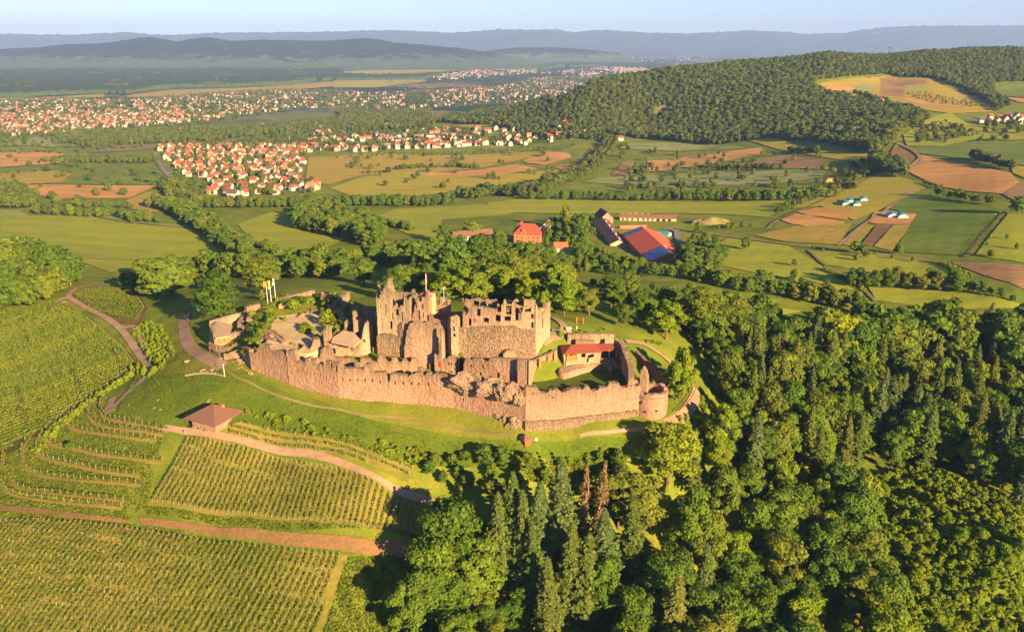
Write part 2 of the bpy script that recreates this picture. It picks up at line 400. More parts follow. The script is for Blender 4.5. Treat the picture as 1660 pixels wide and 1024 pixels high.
def leaf_mat(name, cols, trans=.38, hue=.5):
    def f(nt, b):
        oi = nd(nt, "ShaderNodeObjectInfo"); k = len(cols)
        base = ramp(nt, oi.outputs["Random"], [(i / (k - 1) if k > 1 else 0, c_) for i, c_ in enumerate(cols)])
        n_ = noi(nt, coords(nt), .55, 3, .7)
        base = mixc(nt, 1.0, base, ramp(nt, n_, [(.3, (.62, .68, .7)), (.7, (1.35, 1.25, 1.0))]), 'MULTIPLY')
        nt.links.new(base, b.inputs["Base Color"]); b.inputs["Roughness"].default_value = .75
        b.inputs["Specular IOR Level"].default_value = .15
        tr = nd(nt, "ShaderNodeBsdfTranslucent"); nt.links.new(mixc(nt, 1.0, base, (1.15, 1.25, .5), 'MULTIPLY'), tr.inputs[0])
        mx = nd(nt, "ShaderNodeMixShader"); mx.inputs[0].default_value = trans
        nt.links.new(b.outputs[0], mx.inputs[1]); nt.links.new(tr.outputs[0], mx.inputs[2])
        nt.links.new(mx.outputs[0], nt.nodes["Material Output"].inputs[0])
    return mat(name, f)
M['leaf'] = leaf_mat('leaves', [(.08, .145, .014), (.14, .22, .02), (.10, .17, .016), (.19, .22, .026), (.085, .17, .02), (.155, .23, .022)])
M['leaf_bright'] = leaf_mat('bright_leaves', [(.17, .26, .014), (.24, .29, .018)])
M['needle'] = leaf_mat('needles', [(.10, .155, .028), (.14, .18, .03), (.10, .16, .05), (.17, .19, .032)], .2)
M['needle_dead'] = leaf_mat('dead_needles', [(.19, .13, .06), (.21, .14, .07)], .1)
M['vine'] = leaf_mat('vine_leaves', [(.10, .16, .014), (.17, .20, .018)], .3)
M['far_leaf'] = leaf_mat('far_leaves', [(.06, .10, .014), (.12, .155, .02), (.075, .12, .016), (.16, .175, .026), (.05, .085, .016), (.10, .14, .02)], .2)
# ================================================================ the setting
nv, nu_ = Z.shape
idx = np.arange(nv * nu_).reshape(nv, nu_)
fc = np.stack([idx[:-1, :-1], idx[:-1, 1:], idx[1:, 1:], idx[1:, :-1]], -1).reshape(-1, 4)
o = link('ground', mesh_np('ground', np.stack([GX, GY, Z], -1).reshape(-1, 3), fc, M['ground'], smooth=True))
tag(o, kind='structure')

def inpoly(x, y, poly):
    x = np.asarray(x); y = np.asarray(y); r = np.zeros(x.shape, bool); n_ = len(poly)
    for i in range(n_):
        x0, y0 = poly[i][:2]; x1, y1 = poly[(i + 1) % n_][:2]
        c_ = ((y0 > y) != (y1 > y)) & (x < (x1 - x0) * (y - y0) / (y1 - y0 + 1e-12) + x0)
        r ^= c_
    return r
def topoly(pp):
    out = []
    for q in pp:
        if q[0] == 'd':
            x, y, _ = und(q[1], 90, q[2]); out.append((x, y))
        else: out.append(G(q[0], q[1])[:2])
    return out
LAY = [0]
def sheet(name, poly, m, off=None, label=None, cat=None, rough=0, kind='structure'):
    """a ground sheet draped over the terrain, its outline a little wavy"""
    edge = []; n_ = len(poly); rr = random.Random(n_ * 77 + int(poly[0][0]))
    for i in range(n_):
        a = Vector(poly[i][:2]); b = Vector(poly[(i + 1) % n_][:2]); L = (b - a).length
        d = (a.length + b.length) / 2; step = max(2.0, d * .006); k = max(1, int(L / step))
        nr = Vector((-(b - a).y, (b - a).x)).normalized() if L > 0 else Vector((0, 0))
        for j in range(k):
            p = a.lerp(b, j / k)
            if 0 < j: p = p + nr * rr.uniform(-1, 1) * d * .0006
            edge.append(p)
    xs = [p.x for p in edge]; ys = [p.y for p in edge]
    # terrain nodes inside
    j0 = max(0, np.searchsorted(V, math.log(max(61, min(ys)))) - 1); j1 = min(nv, np.searchsorted(V, math.log(max(ys))) + 1)
    us = [p.x / p.y for p in edge]
    i0 = max(0, int((min(us) - U0) / (U1 - U0) * (NU - 1)) - 1); i1 = min(nu_, int((max(us) - U0) / (U1 - U0) * (NU - 1)) + 2)
    sx = GX[j0:j1, i0:i1]; sy = GY[j0:j1, i0:i1]
    st = max(1, int(math.sqrt(sx.size / 5000)))
    sx = sx[::st, ::st].ravel(); sy = sy[::st, ::st].ravel()
    ok = inpoly(sx, sy, [(p.x, p.y) for p in edge])
    inner = [Vector((float(a), float(b))) for a, b in zip(sx[ok], sy[ok])]
    vs = edge + inner; ne = len(edge)
    r = geometry.delaunay_2d_cdt(vs, [(i, (i + 1) % ne) for i in range(ne)], [list(range(ne))], 1, 1e-3)
    vv, ff = r[0], r[2]
    X = np.array([v.x for v in vv]); Y = np.array([v.y for v in vv])
    LAY[0] += 1
    base = off if off is not None else .0
    dd = np.hypot(X, Y)
    zz = H(X, Y) + base + .10 + dd * .0006 + (LAY[0] % 40) * .004
    me = mesh_py(name, np.stack([X, Y, zz], 1), [list(f) for f in ff], m, True)
    me.polygons.foreach_get
    # face up
    if len(me.polygons):
        nz = sum(p.normal.z for p in me.polygons)
        if nz < 0: me.flip_normals()
    o = link(name, me); tag(o, label, cat, None, kind); return o
def strip(name, pp, width, m, off=.12, taper=None):
    """a path along photo points (or xy points) draped over the ground"""
    c_ = [Vector(q[:2]) if len(q) == 3 else Vector(G(*q)[:2]) for q in pp]
    # catmull resample
    out = []
    for i in range(len(c_) - 1):
        p0 = c_[max(0, i - 1)]; p1 = c_[i]; p2 = c_[i + 1]; p3 = c_[min(len(c_) - 1, i + 2)]
        k = max(2, int((p2 - p1).length / max(1.5, p1.length * .005)))
        for j in range(k):
            t = j / k
            out.append(.5 * ((2 * p1) + (-p0 + p2) * t + (2 * p0 - 5 * p1 + 4 * p2 - p3) * t * t + (-p0 + 3 * p1 - 3 * p2 + p3) * t ** 3))
    out.append(c_[-1]); n_ = len(out); vs = []; rr = random.Random(n_)
    NW = 4
    for i, p in enumerate(out):
        d = (out[min(n_ - 1, i + 1)] - out[max(0, i - 1)]).normalized(); nr = Vector((-d.y, d.x))
        w_ = width * (1 + rr.uniform(-.07, .07))
        for k in range(NW + 1):
            q = p + nr * w_ * (k / NW - .5)
            vs.append((q.x, q.y, float(H(q.x, q.y)) + off + .30 + p.length * .0006))
    fs = []
    for i in range(n_ - 1):
        for k in range(NW):
            a = i * (NW + 1) + k; fs.append((a, a + 1, a + NW + 2, a + NW + 1))
    me = mesh_py(name, vs, fs, m, True)
    if sum(p.normal.z for p in me.polygons) < 0: me.flip_normals()
    o = link(name, me); tag(o, kind='structure'); return o, out

FIELDS = [
 ('meadow', [(0,362),(0,347),(48,350),(150,352),(200,362),(320,372),(385,400),(372,415),(300,432),(180,442),(130,425),(90,400),(0,390)]),
 ('pale_crop', [(0,345),(0,340),(30,341),(46,349),(20,352),(0,351)]),
 ('pale_crop', [(155,351),(190,352),(240,362),(300,365),(318,371),(200,361)]),
 ('soil', [(45,301),(253,301),(236,310),(209,322),(180,322),(101,323),(50,315)]),
 ('green_crop', [(98,299),(253,300),(265,282),(250,277),(160,278),(130,288)]),
 ('soil', [(0,272),(81,267),(91,257),(108,250),(47,247),(0,248)]),
 ('meadow_dry', [(0,301),(0,282),(60,276),(118,280),(100,297)]),
 ('meadow_dry', [(205,326),(240,312),(300,325),(300,345),(250,345),(215,340)]),
 ('pale_crop', [(0,237),(54,223),(138,229),(142,237),(84,239)]),
 ('soil_olive', [(145,240),(216,234),(293,225),(334,230),(324,236),(216,245),(142,249)]),
 ('meadow_dry', [(196,210),(243,207),(273,208),(280,212),(243,216)]),
 ('meadow', [(386,365),(438,345),(503,345),(513,372),(560,389),(520,405),(472,409),(405,389)]),
 ('golden', [(534,306),(590,287),(681,274),(767,288),(905,276),(908,285),(825,299),(749,306),(717,314),(659,319),(572,319)]),
 ('meadow_dry', [(500,256),(608,249),(680,252),(753,252),(880,245),(883,249),(843,260),(775,274),(688,281),(587,285),(534,300),(495,296)]),
 ('soil', [(690,288),(688,283),(753,278),(778,276),(836,267),(872,275),(807,285)]),
 ('soil', [(847,261),(883,245),(923,250),(926,256),(883,269),(854,265)]),
 ('soil_dark', [(898,272),(948,258),(955,261),(923,279)]),
 ('pale_crop', [(944,296),(970,289),(1060,285),(1168,278),(1335,277),(1335,288),(1240,301),(1132,299),(1006,300)]),
 ('meadow', [(605,353),(645,339),(789,332),(847,343),(807,350),(717,357),(705,392),(673,386),(640,370)]),
 ('meadow', [(789,329),(847,323),(960,326),(1100,328),(1277,325),(1335,319),(1262,343),(1244,353),(1168,348),(1100,346),(934,348),(796,343)]),
 ('soil_dark', [(990,283),(1010,264),(1030,263),(1012,284)]),
 ('soil', [(1045,281),(1050,262),(1150,250),(1233,240),(1241,249),(1179,261),(1096,274)]),
 ('soil_dark', [(1183,270),(1219,261),(1277,252),(1349,263),(1313,274),(1241,274)]),
 ('golden', [(1190,220),(1259,222),(1309,243),(1421,251),(1421,268),(1349,258),(1262,243)]),
 ('pale_crop', [(1005,234),(1060,232),(1150,234),(1212,241),(1132,245),(1005,242)]),
 ('soil', [(1465,275),(1494,252),(1560,266),(1638,281),(1653,296),(1624,315),(1570,311),(1523,303)]),
 ('soil_dark', [(1624,315),(1653,296),(1680,297),(1690,325),(1650,330)]),
 ('soil_dark', [(1443,249),(1452,234),(1483,256),(1475,267),(1461,270)]),
 ('bright_crop', [(1472,240),(1526,240),(1584,229),(1631,231),(1680,241),(1680,272),(1580,260),(1494,250)]),
 ('meadow', [(1464,219),(1505,192),(1539,184),(1572,202),(1680,202),(1680,228),(1584,227),(1526,238),(1470,238)]),
 ('golden', [(1640,270),(1680,272),(1680,298),(1642,282)]),
 ('green_crop', [(1439,339),(1476,310),(1620,344),(1566,415),(1450,408),(1486,350)]),
 ('golden', [(1262,341),(1374,299),(1429,281),(1476,292),(1500,306),(1439,335),(1385,358),(1330,335)]),
 ('soil', [(1291,344),(1327,337),(1392,343),(1371,357),(1313,350)]),
 ('soil', [(1266,357),(1291,347),(1371,361),(1349,373),(1284,364)]),
 ('meadow_dry', [(1223,382),(1288,368),(1382,363),(1360,397),(1277,393)]),
 ('soil', [(1418,344),(1436,343),(1486,348),(1476,364),(1421,364),(1407,361)]),
 ('meadow_dry', [(1366,397),(1400,364),(1418,366),(1388,400)]),
 ('soil_dark', [(1396,397),(1421,366),(1446,366),(1414,400)]),
 ('meadow_dry', [(1416,400),(1448,366),(1480,364),(1446,407)]),
 ('meadow', [(1180,387),(1277,399),(1335,433),(1400,470),(1350,472),(1270,452),(1150,428),(1165,395)]),
 ('meadow', [(1309,406),(1421,410),(1519,429),(1559,455),(1439,447),(1335,429)]),
 ('meadow', [(1580,415),(1635,346),(1680,352),(1680,431)]),
 ('soil_dark', [(1544,428),(1680,436),(1690,488),(1602,449)]),
 ('meadow', [(1407,465),(1566,471),(1645,491),(1690,505),(1540,503),(1420,487)]),
 ('meadow_dry', [(1314,139),(1437,125),(1505,128),(1589,162),(1610,182),(1540,185),(1480,177),(1370,156)]),
 ('soil', [(1323,143),(1353,137),(1390,145),(1383,150),(1356,148)]),
 ('pale_crop', [(1377,142),(1404,135),(1422,143),(1417,148),(1392,145)]),
 ('soil_dark', [(1426,128),(1441,125),(1505,130),(1501,137),(1468,140),(1464,159),(1426,155)]),
 ('pale_crop', [(1466,142),(1495,139),(1503,147),(1471,150)]),
 ('soil', [(1454,158),(1579,170),(1576,175),(1498,171)]),
 ('bright_crop', [(1613,145),(1626,138),(1690,143),(1690,160),(1626,157)]),
 ('soil', [(1630,159),(1690,163),(1690,172),(1650,166)]),
 ('soil_olive', [(1053,184),(1073,171),(1093,171),(1080,188)]),
 ('golden', [(933,207),(978,199),(980,205),(950,212)]),
 ('golden', [(729,204),(800,198),(796,204),(756,209)]),
 ('golden', [(540,118),(675,111),(776,110),(709,118),(607,123)]),
 ('golden', [(540,132),(688,130),(692,133),(607,143),(540,143)]),
 ('meadow_dry', [(202,156),(277,147),(378,144),(472,139),(560,132),(560,140),(439,149),(304,156),(209,159)]),
 ('meadow_dry', [(0,160),(54,160),(169,153),(169,158),(0,166)]),
 # hill round the castle
 ('meadow', [(1000,497),(1130,480),(1300,505),(1200,520),(1100,505)]),
]
for m, pp in FIELDS: sheet('field', topoly(pp), M[m])
M['bank'] = grass_mat('bank_grass', [(.05, .09, .008), (.10, .145, .012), (.17, .185, .02)])
M['lawn'] = grass_mat('lawn', [(.09, .125, .012), (.16, .175, .018), (.25, .21, .035)], bstr=.7)
sheet('grass_bank', topoly([(190,668),(225,600),(262,520),(300,512),(318,540),(365,588),(400,606),(470,640),(560,668),(700,700),(850,712),(1030,700),(1120,690),(1150,640),(1000,760),(740,760),(640,750),(560,715),(440,700),(390,690),(330,690),(260,690)]), M['bank'])
sheet('lawn', topoly([(262,520),(300,512),(318,545),(350,575),(385,583),(407,600),(469,626),(517,638),(595,652),(720,658),(787,676),(851,697),(937,690),(1031,673),(1060,684),(1085,675),(1110,660),(1112,690),(1060,706),(850,716),(700,698),(560,664),(470,634),(400,604),(360,602),(300,606),(250,612),(240,570)]), M['lawn'], off=.05)
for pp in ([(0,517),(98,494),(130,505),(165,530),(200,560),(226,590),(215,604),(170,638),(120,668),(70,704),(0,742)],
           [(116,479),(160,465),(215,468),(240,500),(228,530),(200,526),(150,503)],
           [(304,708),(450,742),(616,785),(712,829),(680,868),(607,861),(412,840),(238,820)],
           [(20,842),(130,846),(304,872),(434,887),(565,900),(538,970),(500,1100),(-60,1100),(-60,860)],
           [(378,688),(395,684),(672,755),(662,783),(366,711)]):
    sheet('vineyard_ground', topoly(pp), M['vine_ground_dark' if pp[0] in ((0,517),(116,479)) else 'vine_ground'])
for pp in ([(0,820),(60,824),(130,833),(205,843),(205,849),(120,841),(0,829)],
           [(225,840),(330,852),(450,862),(600,877),(690,884),(690,908),(600,901),(450,884),(340,867),(230,852)],
           [(0,855),(60,850),(120,850),(200,862),(300,876),(300,872),(120,846),(0,848)]):
    sheet('bare_soil_strip', topoly(pp), M['red_earth'], off=.05)
# roads and tracks
strip('dirt_track', [(90,492),(110,484),(140,500),(170,515),(196,535),(222,570),(240,595),(236,612),(205,640),(175,672)], 3.6, M['track'])
strip('dirt_track', [(110,484),(122,470),(160,464),(240,458),(330,440)], 4, M['track'])
strip('dirt_track', [(196,535),(212,530),(222,538),(240,575)], 3, M['track'])
strip('dirt_track', [(265,694),(320,702),(400,718),(500,737),(610,775),(700,815),(745,845)], 3.0, M['track'])
strip('dirt_track', [(165,672),(178,660),(183,645)], 3.5, M['track'])
strip('dirt_track', [(300,512),(298,530),(306,560),(330,580),(362,596)], 6.0, M['track'])
strip('worn_path', [(345,585),(372,606),(420,630),(480,652),(560,668),(650,680),(740,695),(830,706)], 1.1, M['soil_olive'])
strip('dirt_track', [(940,708),(975,703),(1010,699),(1040,697),(1065,694)], 1.3, M['track'])
strip('dirt_track', [(1078,690),(1100,680),(1118,662),(1127,645),(1128,630)], 4.0, M['track'])
strip('dirt_track', [(1015,555),(1045,560),(1075,578),(1090,592)], 3.0, M['track'])
strip('dirt_track', [(895,515),(908,523),(914,532),(908,545),(880,560)], 3.4, M['track'])
strip('forest_track', [(1465,775),(1500,800),(1550,830),(1600,858),(1660,895),(1700,920)], 1.6, M['track'])
strip('country_road', [(252,248),(256,262),(268,280),(280,290)], 9, M['asphalt'])
strip('country_road', [(490,247),(487,262),(490,275),(478,300)], 6, M['asphalt'])
strip('farm_road', [(1075,372),(1095,375),(1100,390),(1125,410),(1130,420)], 6, M['asphalt'])
strip('farm_road', [(1100,370),(1085,372),(1140,378),(1180,384),(1277,397),(1380,408),(1470,420),(1560,428),(1680,436)], 3.5, M['track'])
strip('farm_road', [(1180,384),(1240,372),(1262,357),(1345,320),(1420,285)], 3.5, M['soil_olive'])
strip('farm_road', [(1360,398),(1400,365),(1440,338),(1480,308)], 4, M['track'])
strip('farm_road', [(1566,417),(1590,385),(1628,345)], 5, M['soil_olive'])
strip('farm_road', [(1452,232),(1480,245),(1493,262),(1478,272),(1462,272)], 6, M['track'])
strip('farm_road', [(1310,406),(1340,432),(1380,455),(1420,490)], 3, M['soil_olive'])
strip('farm_road', [(560,318),(600,318),(700,318),(725,316)], 6, M['asphalt'])
strip('field_path', [(130,420),(180,421),(240,424)], 3, M['soil_olive'])
strip('field_path', [(150,350),(200,358),(240,364),(320,372)], 4, M['soil_olive'])

# ---------------------------------------------------------------- far hills
def ridge(name, sky, dist, foot, back, m, zf=-161, amp=20, seed=1, nx=420):
    px = np.linspace(sky[0][0], sky[-1][0], nx)
    py = np.interp(px, [s[0] for s in sky], [s[1] for s in sky])
    rr = np.random.RandomState(seed); rows = 46; vs = []
    xs = np.array([und(a, b, dist)[0] for a, b in zip(px, py)]); zs = np.array([und(a, b, dist)[2] for a, b in zip(px, py)])
    for j in range(rows):
        t = j / (rows - 1)
        if t < .75: q = t / .75; y = dist - foot * (1 - q); e = (math.sin((q - .5) * math.pi) + 1) / 2; e = e ** 1.15
        else: q = (t - .75) / .25; y = dist + back * q; e = 1 - q
        sp = (wav(xs * (1 + t * .02), np.full(nx, y), foot * .45, seed) * .55 + wav(xs, np.full(nx, y), foot * .16, seed + 5) * .3)
        ed = e * (1 - e) * 4 * (q if t < .75 else 1)
        zz = zf + (zs - zf) * np.clip(e + sp * ed * .35 * (0 if t > .74 else 1), 0, 1.0)
        if t < .74: zz = zz + wav(xs * 3, np.full(nx, y * 3), foot * .1, seed + 9) * amp * e
        vs.append(np.stack([xs * (y / dist), np.full(nx, y), zz], 1))
    vs = np.concatenate(vs); ii = np.arange(rows * nx).reshape(rows, nx)
    ff = np.stack([ii[:-1, :-1], ii[:-1, 1:], ii[1:, 1:], ii[1:, :-1]], -1).reshape(-1, 4)
    o = link(name, mesh_np(name, vs, ff, m, smooth=True)); tag(o, kind='structure'); return o
def hill_mat(name, forest, field, z0, z1, sc=.004):
    def f(nt, b):
        co_ = coords(nt); s = nd(nt, "ShaderNodeSeparateXYZ"); nt.links.new(co_, s.inputs[0])
        n_ = noi(nt, co_, sc, 6, .75)
        mr = nd(nt, "ShaderNodeMapRange"); mr.inputs[1].default_value = z0; mr.inputs[2].default_value = z1; nt.links.new(s.outputs[2], mr.inputs[0])
        m = math_(nt, 'ADD', mr.outputs[0], math_(nt, 'MULTIPLY', math_(nt, 'SUBTRACT', n_, .5), 2.2))
        fld = ramp(nt, noi(nt, co_, sc * 2.5, 5, .8), [(.35, field), (.55, tuple(x * 1.6 for x in field)), (.62, tuple(x * .45 for x in field))])
        nt.links.new(mixc(nt, ramp_f(nt, m, .35, .5, 1), fld, forest), b.inputs["Base Color"])
        b.inputs["Roughness"].default_value = 1; b.inputs["Specular IOR Level"].default_value = 0
        bump(nt, b, noi(nt, co_, .02, 5, .8), .7, 22)
    return mat(name, f)
M['hill_a'] = hill_mat('wooded_hill', (.025, .042, .02), (.075, .10, .04), -120, 90)
M['hill_b'] = hill_mat('mountain', (.05, .07, .045), (.05, .07, .045), -900, -800, .001)
ridge('hills', [(-700,104),(-420,95),(-200,88),(0,80),(60,77),(110,72),(160,71),(200,66),(225,62),(243,60),(262,63),(285,68),(305,64),(330,61),(355,63),(370,66),(400,66),(430,65),(480,66),(540,66),(590,62),(610,64),(640,69),(700,74),(750,79),(800,86),(850,95),(900,104)], 13500, 3800, 2500, M['hill_a'], amp=12, seed=4)
ridge('hills', [(740,97),(770,86),(800,81),(840,77),(900,77),(950,80),(1000,86),(1040,98)], 15500, 1500, 1500, M['hill_a'], amp=6, seed=8, nx=120)
VG = [(-700,52),(-300,60),(0,55),(60,57),(120,57),(200,53),(270,58),(350,54),(450,53),(540,52),(600,50),(640,50),(695,52),(725,54),(780,51),(805,48),(850,49),(900,48),(930,53),(980,49),(1020,52),(1060,54),(1110,55),(1160,53),(1215,50),(1250,51),(1310,56),(1370,54),(1420,46),(1470,43),(1600,42),(1660,42),(1900,46),(2300,52)]
ridge('mountain_range', VG, 29500, 4500, 3000, M['hill_b'], amp=60, seed=12, nx=700)
VG2 = [(a + 37, b + 7 + 3 * math.sin(a * .021) + 2 * math.sin(a * .05)) for a, b in VG]
ridge('mountain_range', VG2, 26500, 3500, 2500, M['hill_b'], amp=50, seed=15, nx=700)
ridge('hills', [(1500,84),(1530,80),(1560,76),(1600,75),(1660,76),(1750,80)], 5200, 700, 900, M['hill_a'], amp=5, seed=21, nx=80)

# far dark wood on the plain: a bumpy canopy with real height
def canopy(name, pp, h, m, label, step=.0045):
    P_ = topoly(pp); us = [p[0] / p[1] for p in P_]; vs_ = [math.log(p[1]) for p in P_]
    uu, vv = np.meshgrid(np.arange(min(us), max(us), step * .55), np.arange(min(vs_), max(vs_), step)); x = uu * np.exp(vv); y = np.exp(vv)
    ins = inpoly(x.ravel(), y.ravel(), P_).reshape(x.shape) & (wav(x, y, 700, 31) > -.5); r = np.random.RandomState(5)
    z = H(x, y) + h * (1 + .25 * r.normal(size=x.shape) * .8 + .25 * wav(x, y, 240, 8))
    I = np.arange(x.size).reshape(x.shape); vs2 = np.stack([x + r.normal(size=x.shape) * 4, y, z], -1).reshape(-1, 3)
    q = ins[:-1, :-1] & ins[:-1, 1:] & ins[1:, 1:] & ins[1:, :-1]; f = np.stack([I[:-1, :-1], I[:-1, 1:], I[1:, 1:], I[1:, :-1]], -1)[q]
    b = I.size; low = vs2.copy(); low[:, 2] = H(low[:, 0], low[:, 1]) - 1; vall = np.concatenate([vs2, low])
    sk_ = []
    qq = np.pad(q, 1)
    for di, dj, e0, e1 in ((-1, 0, (0, 0), (0, 1)), (0, -1, (1, 0), (0, 0)), (0, 1, (0, 1), (1, 1)), (1, 0, (1, 1), (1, 0))):
        m_ = q & ~qq[1 + di:1 + di + q.shape[0], 1 + dj:1 + dj + q.shape[1]]; ii, jj = np.nonzero(m_)
        a = I[ii + e0[0], jj + e0[1]]; c_ = I[ii + e1[0], jj + e1[1]]; sk_.append(np.stack([c_, a, a + b, c_ + b], -1))
    f = np.concatenate([f] + sk_)
    o = link(name, mesh_np(name, vall, f, m)); tag(o, label, 'wood', None, 'stuff')
M['far_wood'] = grass_mat('far_wood', [(.025, .045, .012), (.045, .07, .018), (.07, .09, .025)])
canopy('far_wood', [(-200,163),(0,158),(169,151),(209,152),(277,142),(378,141),(472,136),(555,129),(560,112),(300,109),(200,112),(0,116),(-200,118)], 22, M['far_wood'], 'wide dark wood on the plain in front of the vineyard hills')
canopy('far_wood', [(540,131),(690,129),(720,121),(607,124),(540,120)], 20, M['far_wood'], 'narrow wood between golden fields beyond the town')
canopy('far_wood', [(700,110),(860,104),(990,103),(1100,106),(1080,112),(960,108),(820,112)], 20, M['far_wood'], 'strip of wood on the plain left of the ridge')
# ================================================================ castle
def hn(x, y, z, s=1.0, k=0): return noise.noise(Vector((x * s + k * 17.3, y * s - k * 5.1, z * s + k * 3.7)))
def wall_mesh(name, pts, m, zb, top, thick=1.6, holes=(), cell=.75, jag=.5, rough=.2, ext=0.0, seed=0, topz=None, flat=False):
    """masonry wall along an xy polyline; zb base heights per vertex; top = rows seen in the photo [(px,py)]
    or topz heights per vertex; holes = openings (px, py, width, height)"""
    P2 = [Vector(p[:2]) for p in pts]; n_ = len(P2)
    zb = [zb] * n_ if not hasattr(zb, '__len__') else zb
    seg = [(P2[i + 1] - P2[i]).length for i in range(n_ - 1)]; cum = [0]
    for s_ in seg: cum.append(cum[-1] + s_)
    L = cum[-1]
    nrm = []
    for i in range(n_):
        d = Vector((0, 0))
        if i > 0: d += (P2[i] - P2[i - 1]).normalized()
        if i < n_ - 1: d += (P2[i + 1] - P2[i]).normalized()
        d.normalize(); nrm.append(Vector((-d.y, d.x)))
    def at(s_):
        for i in range(n_ - 1):
            if s_ <= cum[i + 1] or i == n_ - 2:
                t = (s_ - cum[i]) / max(seg[i], 1e-6)
                p = P2[i].lerp(P2[i + 1], t); q = nrm[i].lerp(nrm[i + 1], t); q.normalize()
                return p, q, zb[i] + (zb[i + 1] - zb[i]) * t, t, i
    # holes into s, z
    ns0 = max(4, int(L / .25)); ss = [L * k / ns0 for k in range(ns0 + 1)]
    samp = [at(s_) for s_ in ss]
    hs = []
    for hpx, hpy, hw, hh in holes:
        if hw > .95: hw *= 1.22; hh *= 1.15
        best = min(range(len(ss)), key=lambda k: abs(pxof(samp[k][0].x, samp[k][0].y, zpy(samp[k][0].y, hpy))[0] - hpx))
        p = samp[best][0]; zc = zpy(p.y, hpy); hs.append((ss[best] - hw / 2, ss[best] + hw / 2, zc - hh / 2, zc + hh / 2))
    # columns
    cs = set(round(L * k / max(1, int(L / cell)), 3) for k in range(max(1, int(L / cell)) + 1)) | set(round(q, 3) for q in cum)
    for h_ in hs: cs |= {round(min(max(h_[0], 0), L), 3), round(min(max(h_[1], 0), L), 3)}
    cs = sorted(cs); cs2 = [cs[0]]
    for q in cs[1:]:
        if q - cs2[-1] > .12: cs2.append(q)
    cs = cs2
    col = []
    if top is not None: tx = [t[0] for t in top]; ty = [t[1] for t in top]
    for s_ in cs:
        p, q, b, t, i = at(s_)
        if top is not None:
            z = zpy(p.y, ty[len(ty) // 2])
            for _ in range(3):
                px_ = pxof(p.x, p.y, z)[0]; z = zpy(p.y, float(np.interp(px_, tx, ty)))
        else: z = topz[i] + (topz[i + 1] - topz[i]) * t
        z += jag * (hn(p.x, p.y, 0, .55, seed) * 1.1 + hn(p.x, p.y, 0, 1.9, seed) * .6)
        col.append((p, q, b, z))
    zmin = min(c_[2] for c_ in col); zmax = max(c_[3] for c_ in col)
    zs = set(zmin + k * cell for k in range(int((zmax - zmin) / cell) + 2))
    for h_ in hs: zs |= {h_[2], h_[3]}
    zs = sorted(zs); z2 = [zs[0]]
    keep = set(); 
    for h_ in hs: keep |= {h_[2], h_[3]}
    for q in zs[1:]:
        if q - z2[-1] > .15: z2.append(q)
        elif q in keep: z2[-1] = q
    zs = z2
    NI, NK = len(cs) - 1, len(zs) - 1
    solid = np.zeros((NI + 2, NK + 2), bool)
    for i in range(NI):
        sm = (cs[i] + cs[i + 1]) / 2; tz = (col[i][3] + col[i + 1][3]) / 2; bz = min(col[i][2], col[i + 1][2])
        for k in range(NK):
            zm = (zs[k] + zs[k + 1]) / 2
            if zs[k] < max(col[i][3], col[i + 1][3]) and zm < tz + cell * .5 and zs[k + 1] > bz and zs[k] < tz:
                if not any(a < sm < b and c_ < zm < d for a, b, c_, d in hs): solid[i + 1, k + 1] = True
    vid = {}; vs = []; fs = []; wt = []
    def vert(i, k, side):
        key = (i, k, side)
        if key in vid: return vid[key]
        p, q, b, t = col[i]; z = min(max(zs[k], b), max(t, b + .05))
        off = thick * (side) ; r = 0
        if rough: r = rough * (hn(p.x, p.y, z, .9, seed) + .7 * hn(p.x, p.y, z, 2.3, seed + 2))
        pp = p + q * (off + (r if side == 1 else r)) 
        if z >= t - .01 and not flat: z += .25 * hn(p.x + side * 3, p.y, 0, 1.3, seed + side * 3) * (1 if jag > .2 else 0)
        vid[key] = len(vs); vs.append((pp.x, pp.y, z)); wt.append(math.exp(-max(0, t - z) / max(1.2, (t - b) * .28)) if jag > 0 else 0); return vid[key]
    for i in range(NI):
        for k in range(NK):
            if not solid[i + 1, k + 1]: continue
            f = [vert(i, k, 0), vert(i + 1, k, 0), vert(i + 1, k + 1, 0), vert(i, k + 1, 0)]
            g_ = [vert(i, k, 1), vert(i + 1, k, 1), vert(i + 1, k + 1, 1), vert(i, k + 1, 1)]
            fs.append((f[0], f[1], f[2], f[3])); fs.append((g_[3], g_[2], g_[1], g_[0]))
            if not solid[i, k + 1]: fs.append((f[0], f[3], g_[3], g_[0]))
            if not solid[i + 2, k + 1]: fs.append((f[1], g_[1], g_[2], f[2]))
            if not solid[i + 1, k + 2]: fs.append((f[3], f[2], g_[2], g_[3]))
            if not solid[i + 1, k]: fs.append((f[0], g_[0], g_[1], f[1]))
    me = mesh_py(name, vs, fs, m)
    wa = me.attributes.new('weather', 'FLOAT', 'POINT'); wa.data.foreach_set('value', np.array(wt, np.float32))
    return me, hs, at
def pane(parent, p, q, z0, z1, w_, m, name='window', depth=.6):
    d = Vector((q.y, -q.x)); c_ = p + q * depth; mb = MB()
    mb.box((c_.x, c_.y, z0), (w_, .12, z1 - z0), math.atan2(d.y, d.x))
    return link(name, mb.mesh(name, m), parent)
WALLS = {}
def castle_wall(name, label, cat, pts, zb, top, mats='stone', parent=None, part=None, **k):
    if parent is None:
        me, hs, at = wall_mesh(name, pts, M[mats], zb, top, **k)
        o = link(name, me); tag(o, label, cat); return o
    me, hs, at = wall_mesh(part or 'wall', pts, M[mats], zb, top, **k)
    return link(part or 'wall', me, parent)
def g2(px, py): return G(px, py)[:2]
def u2(px, py, z): return unz(px, py, z)[:2]

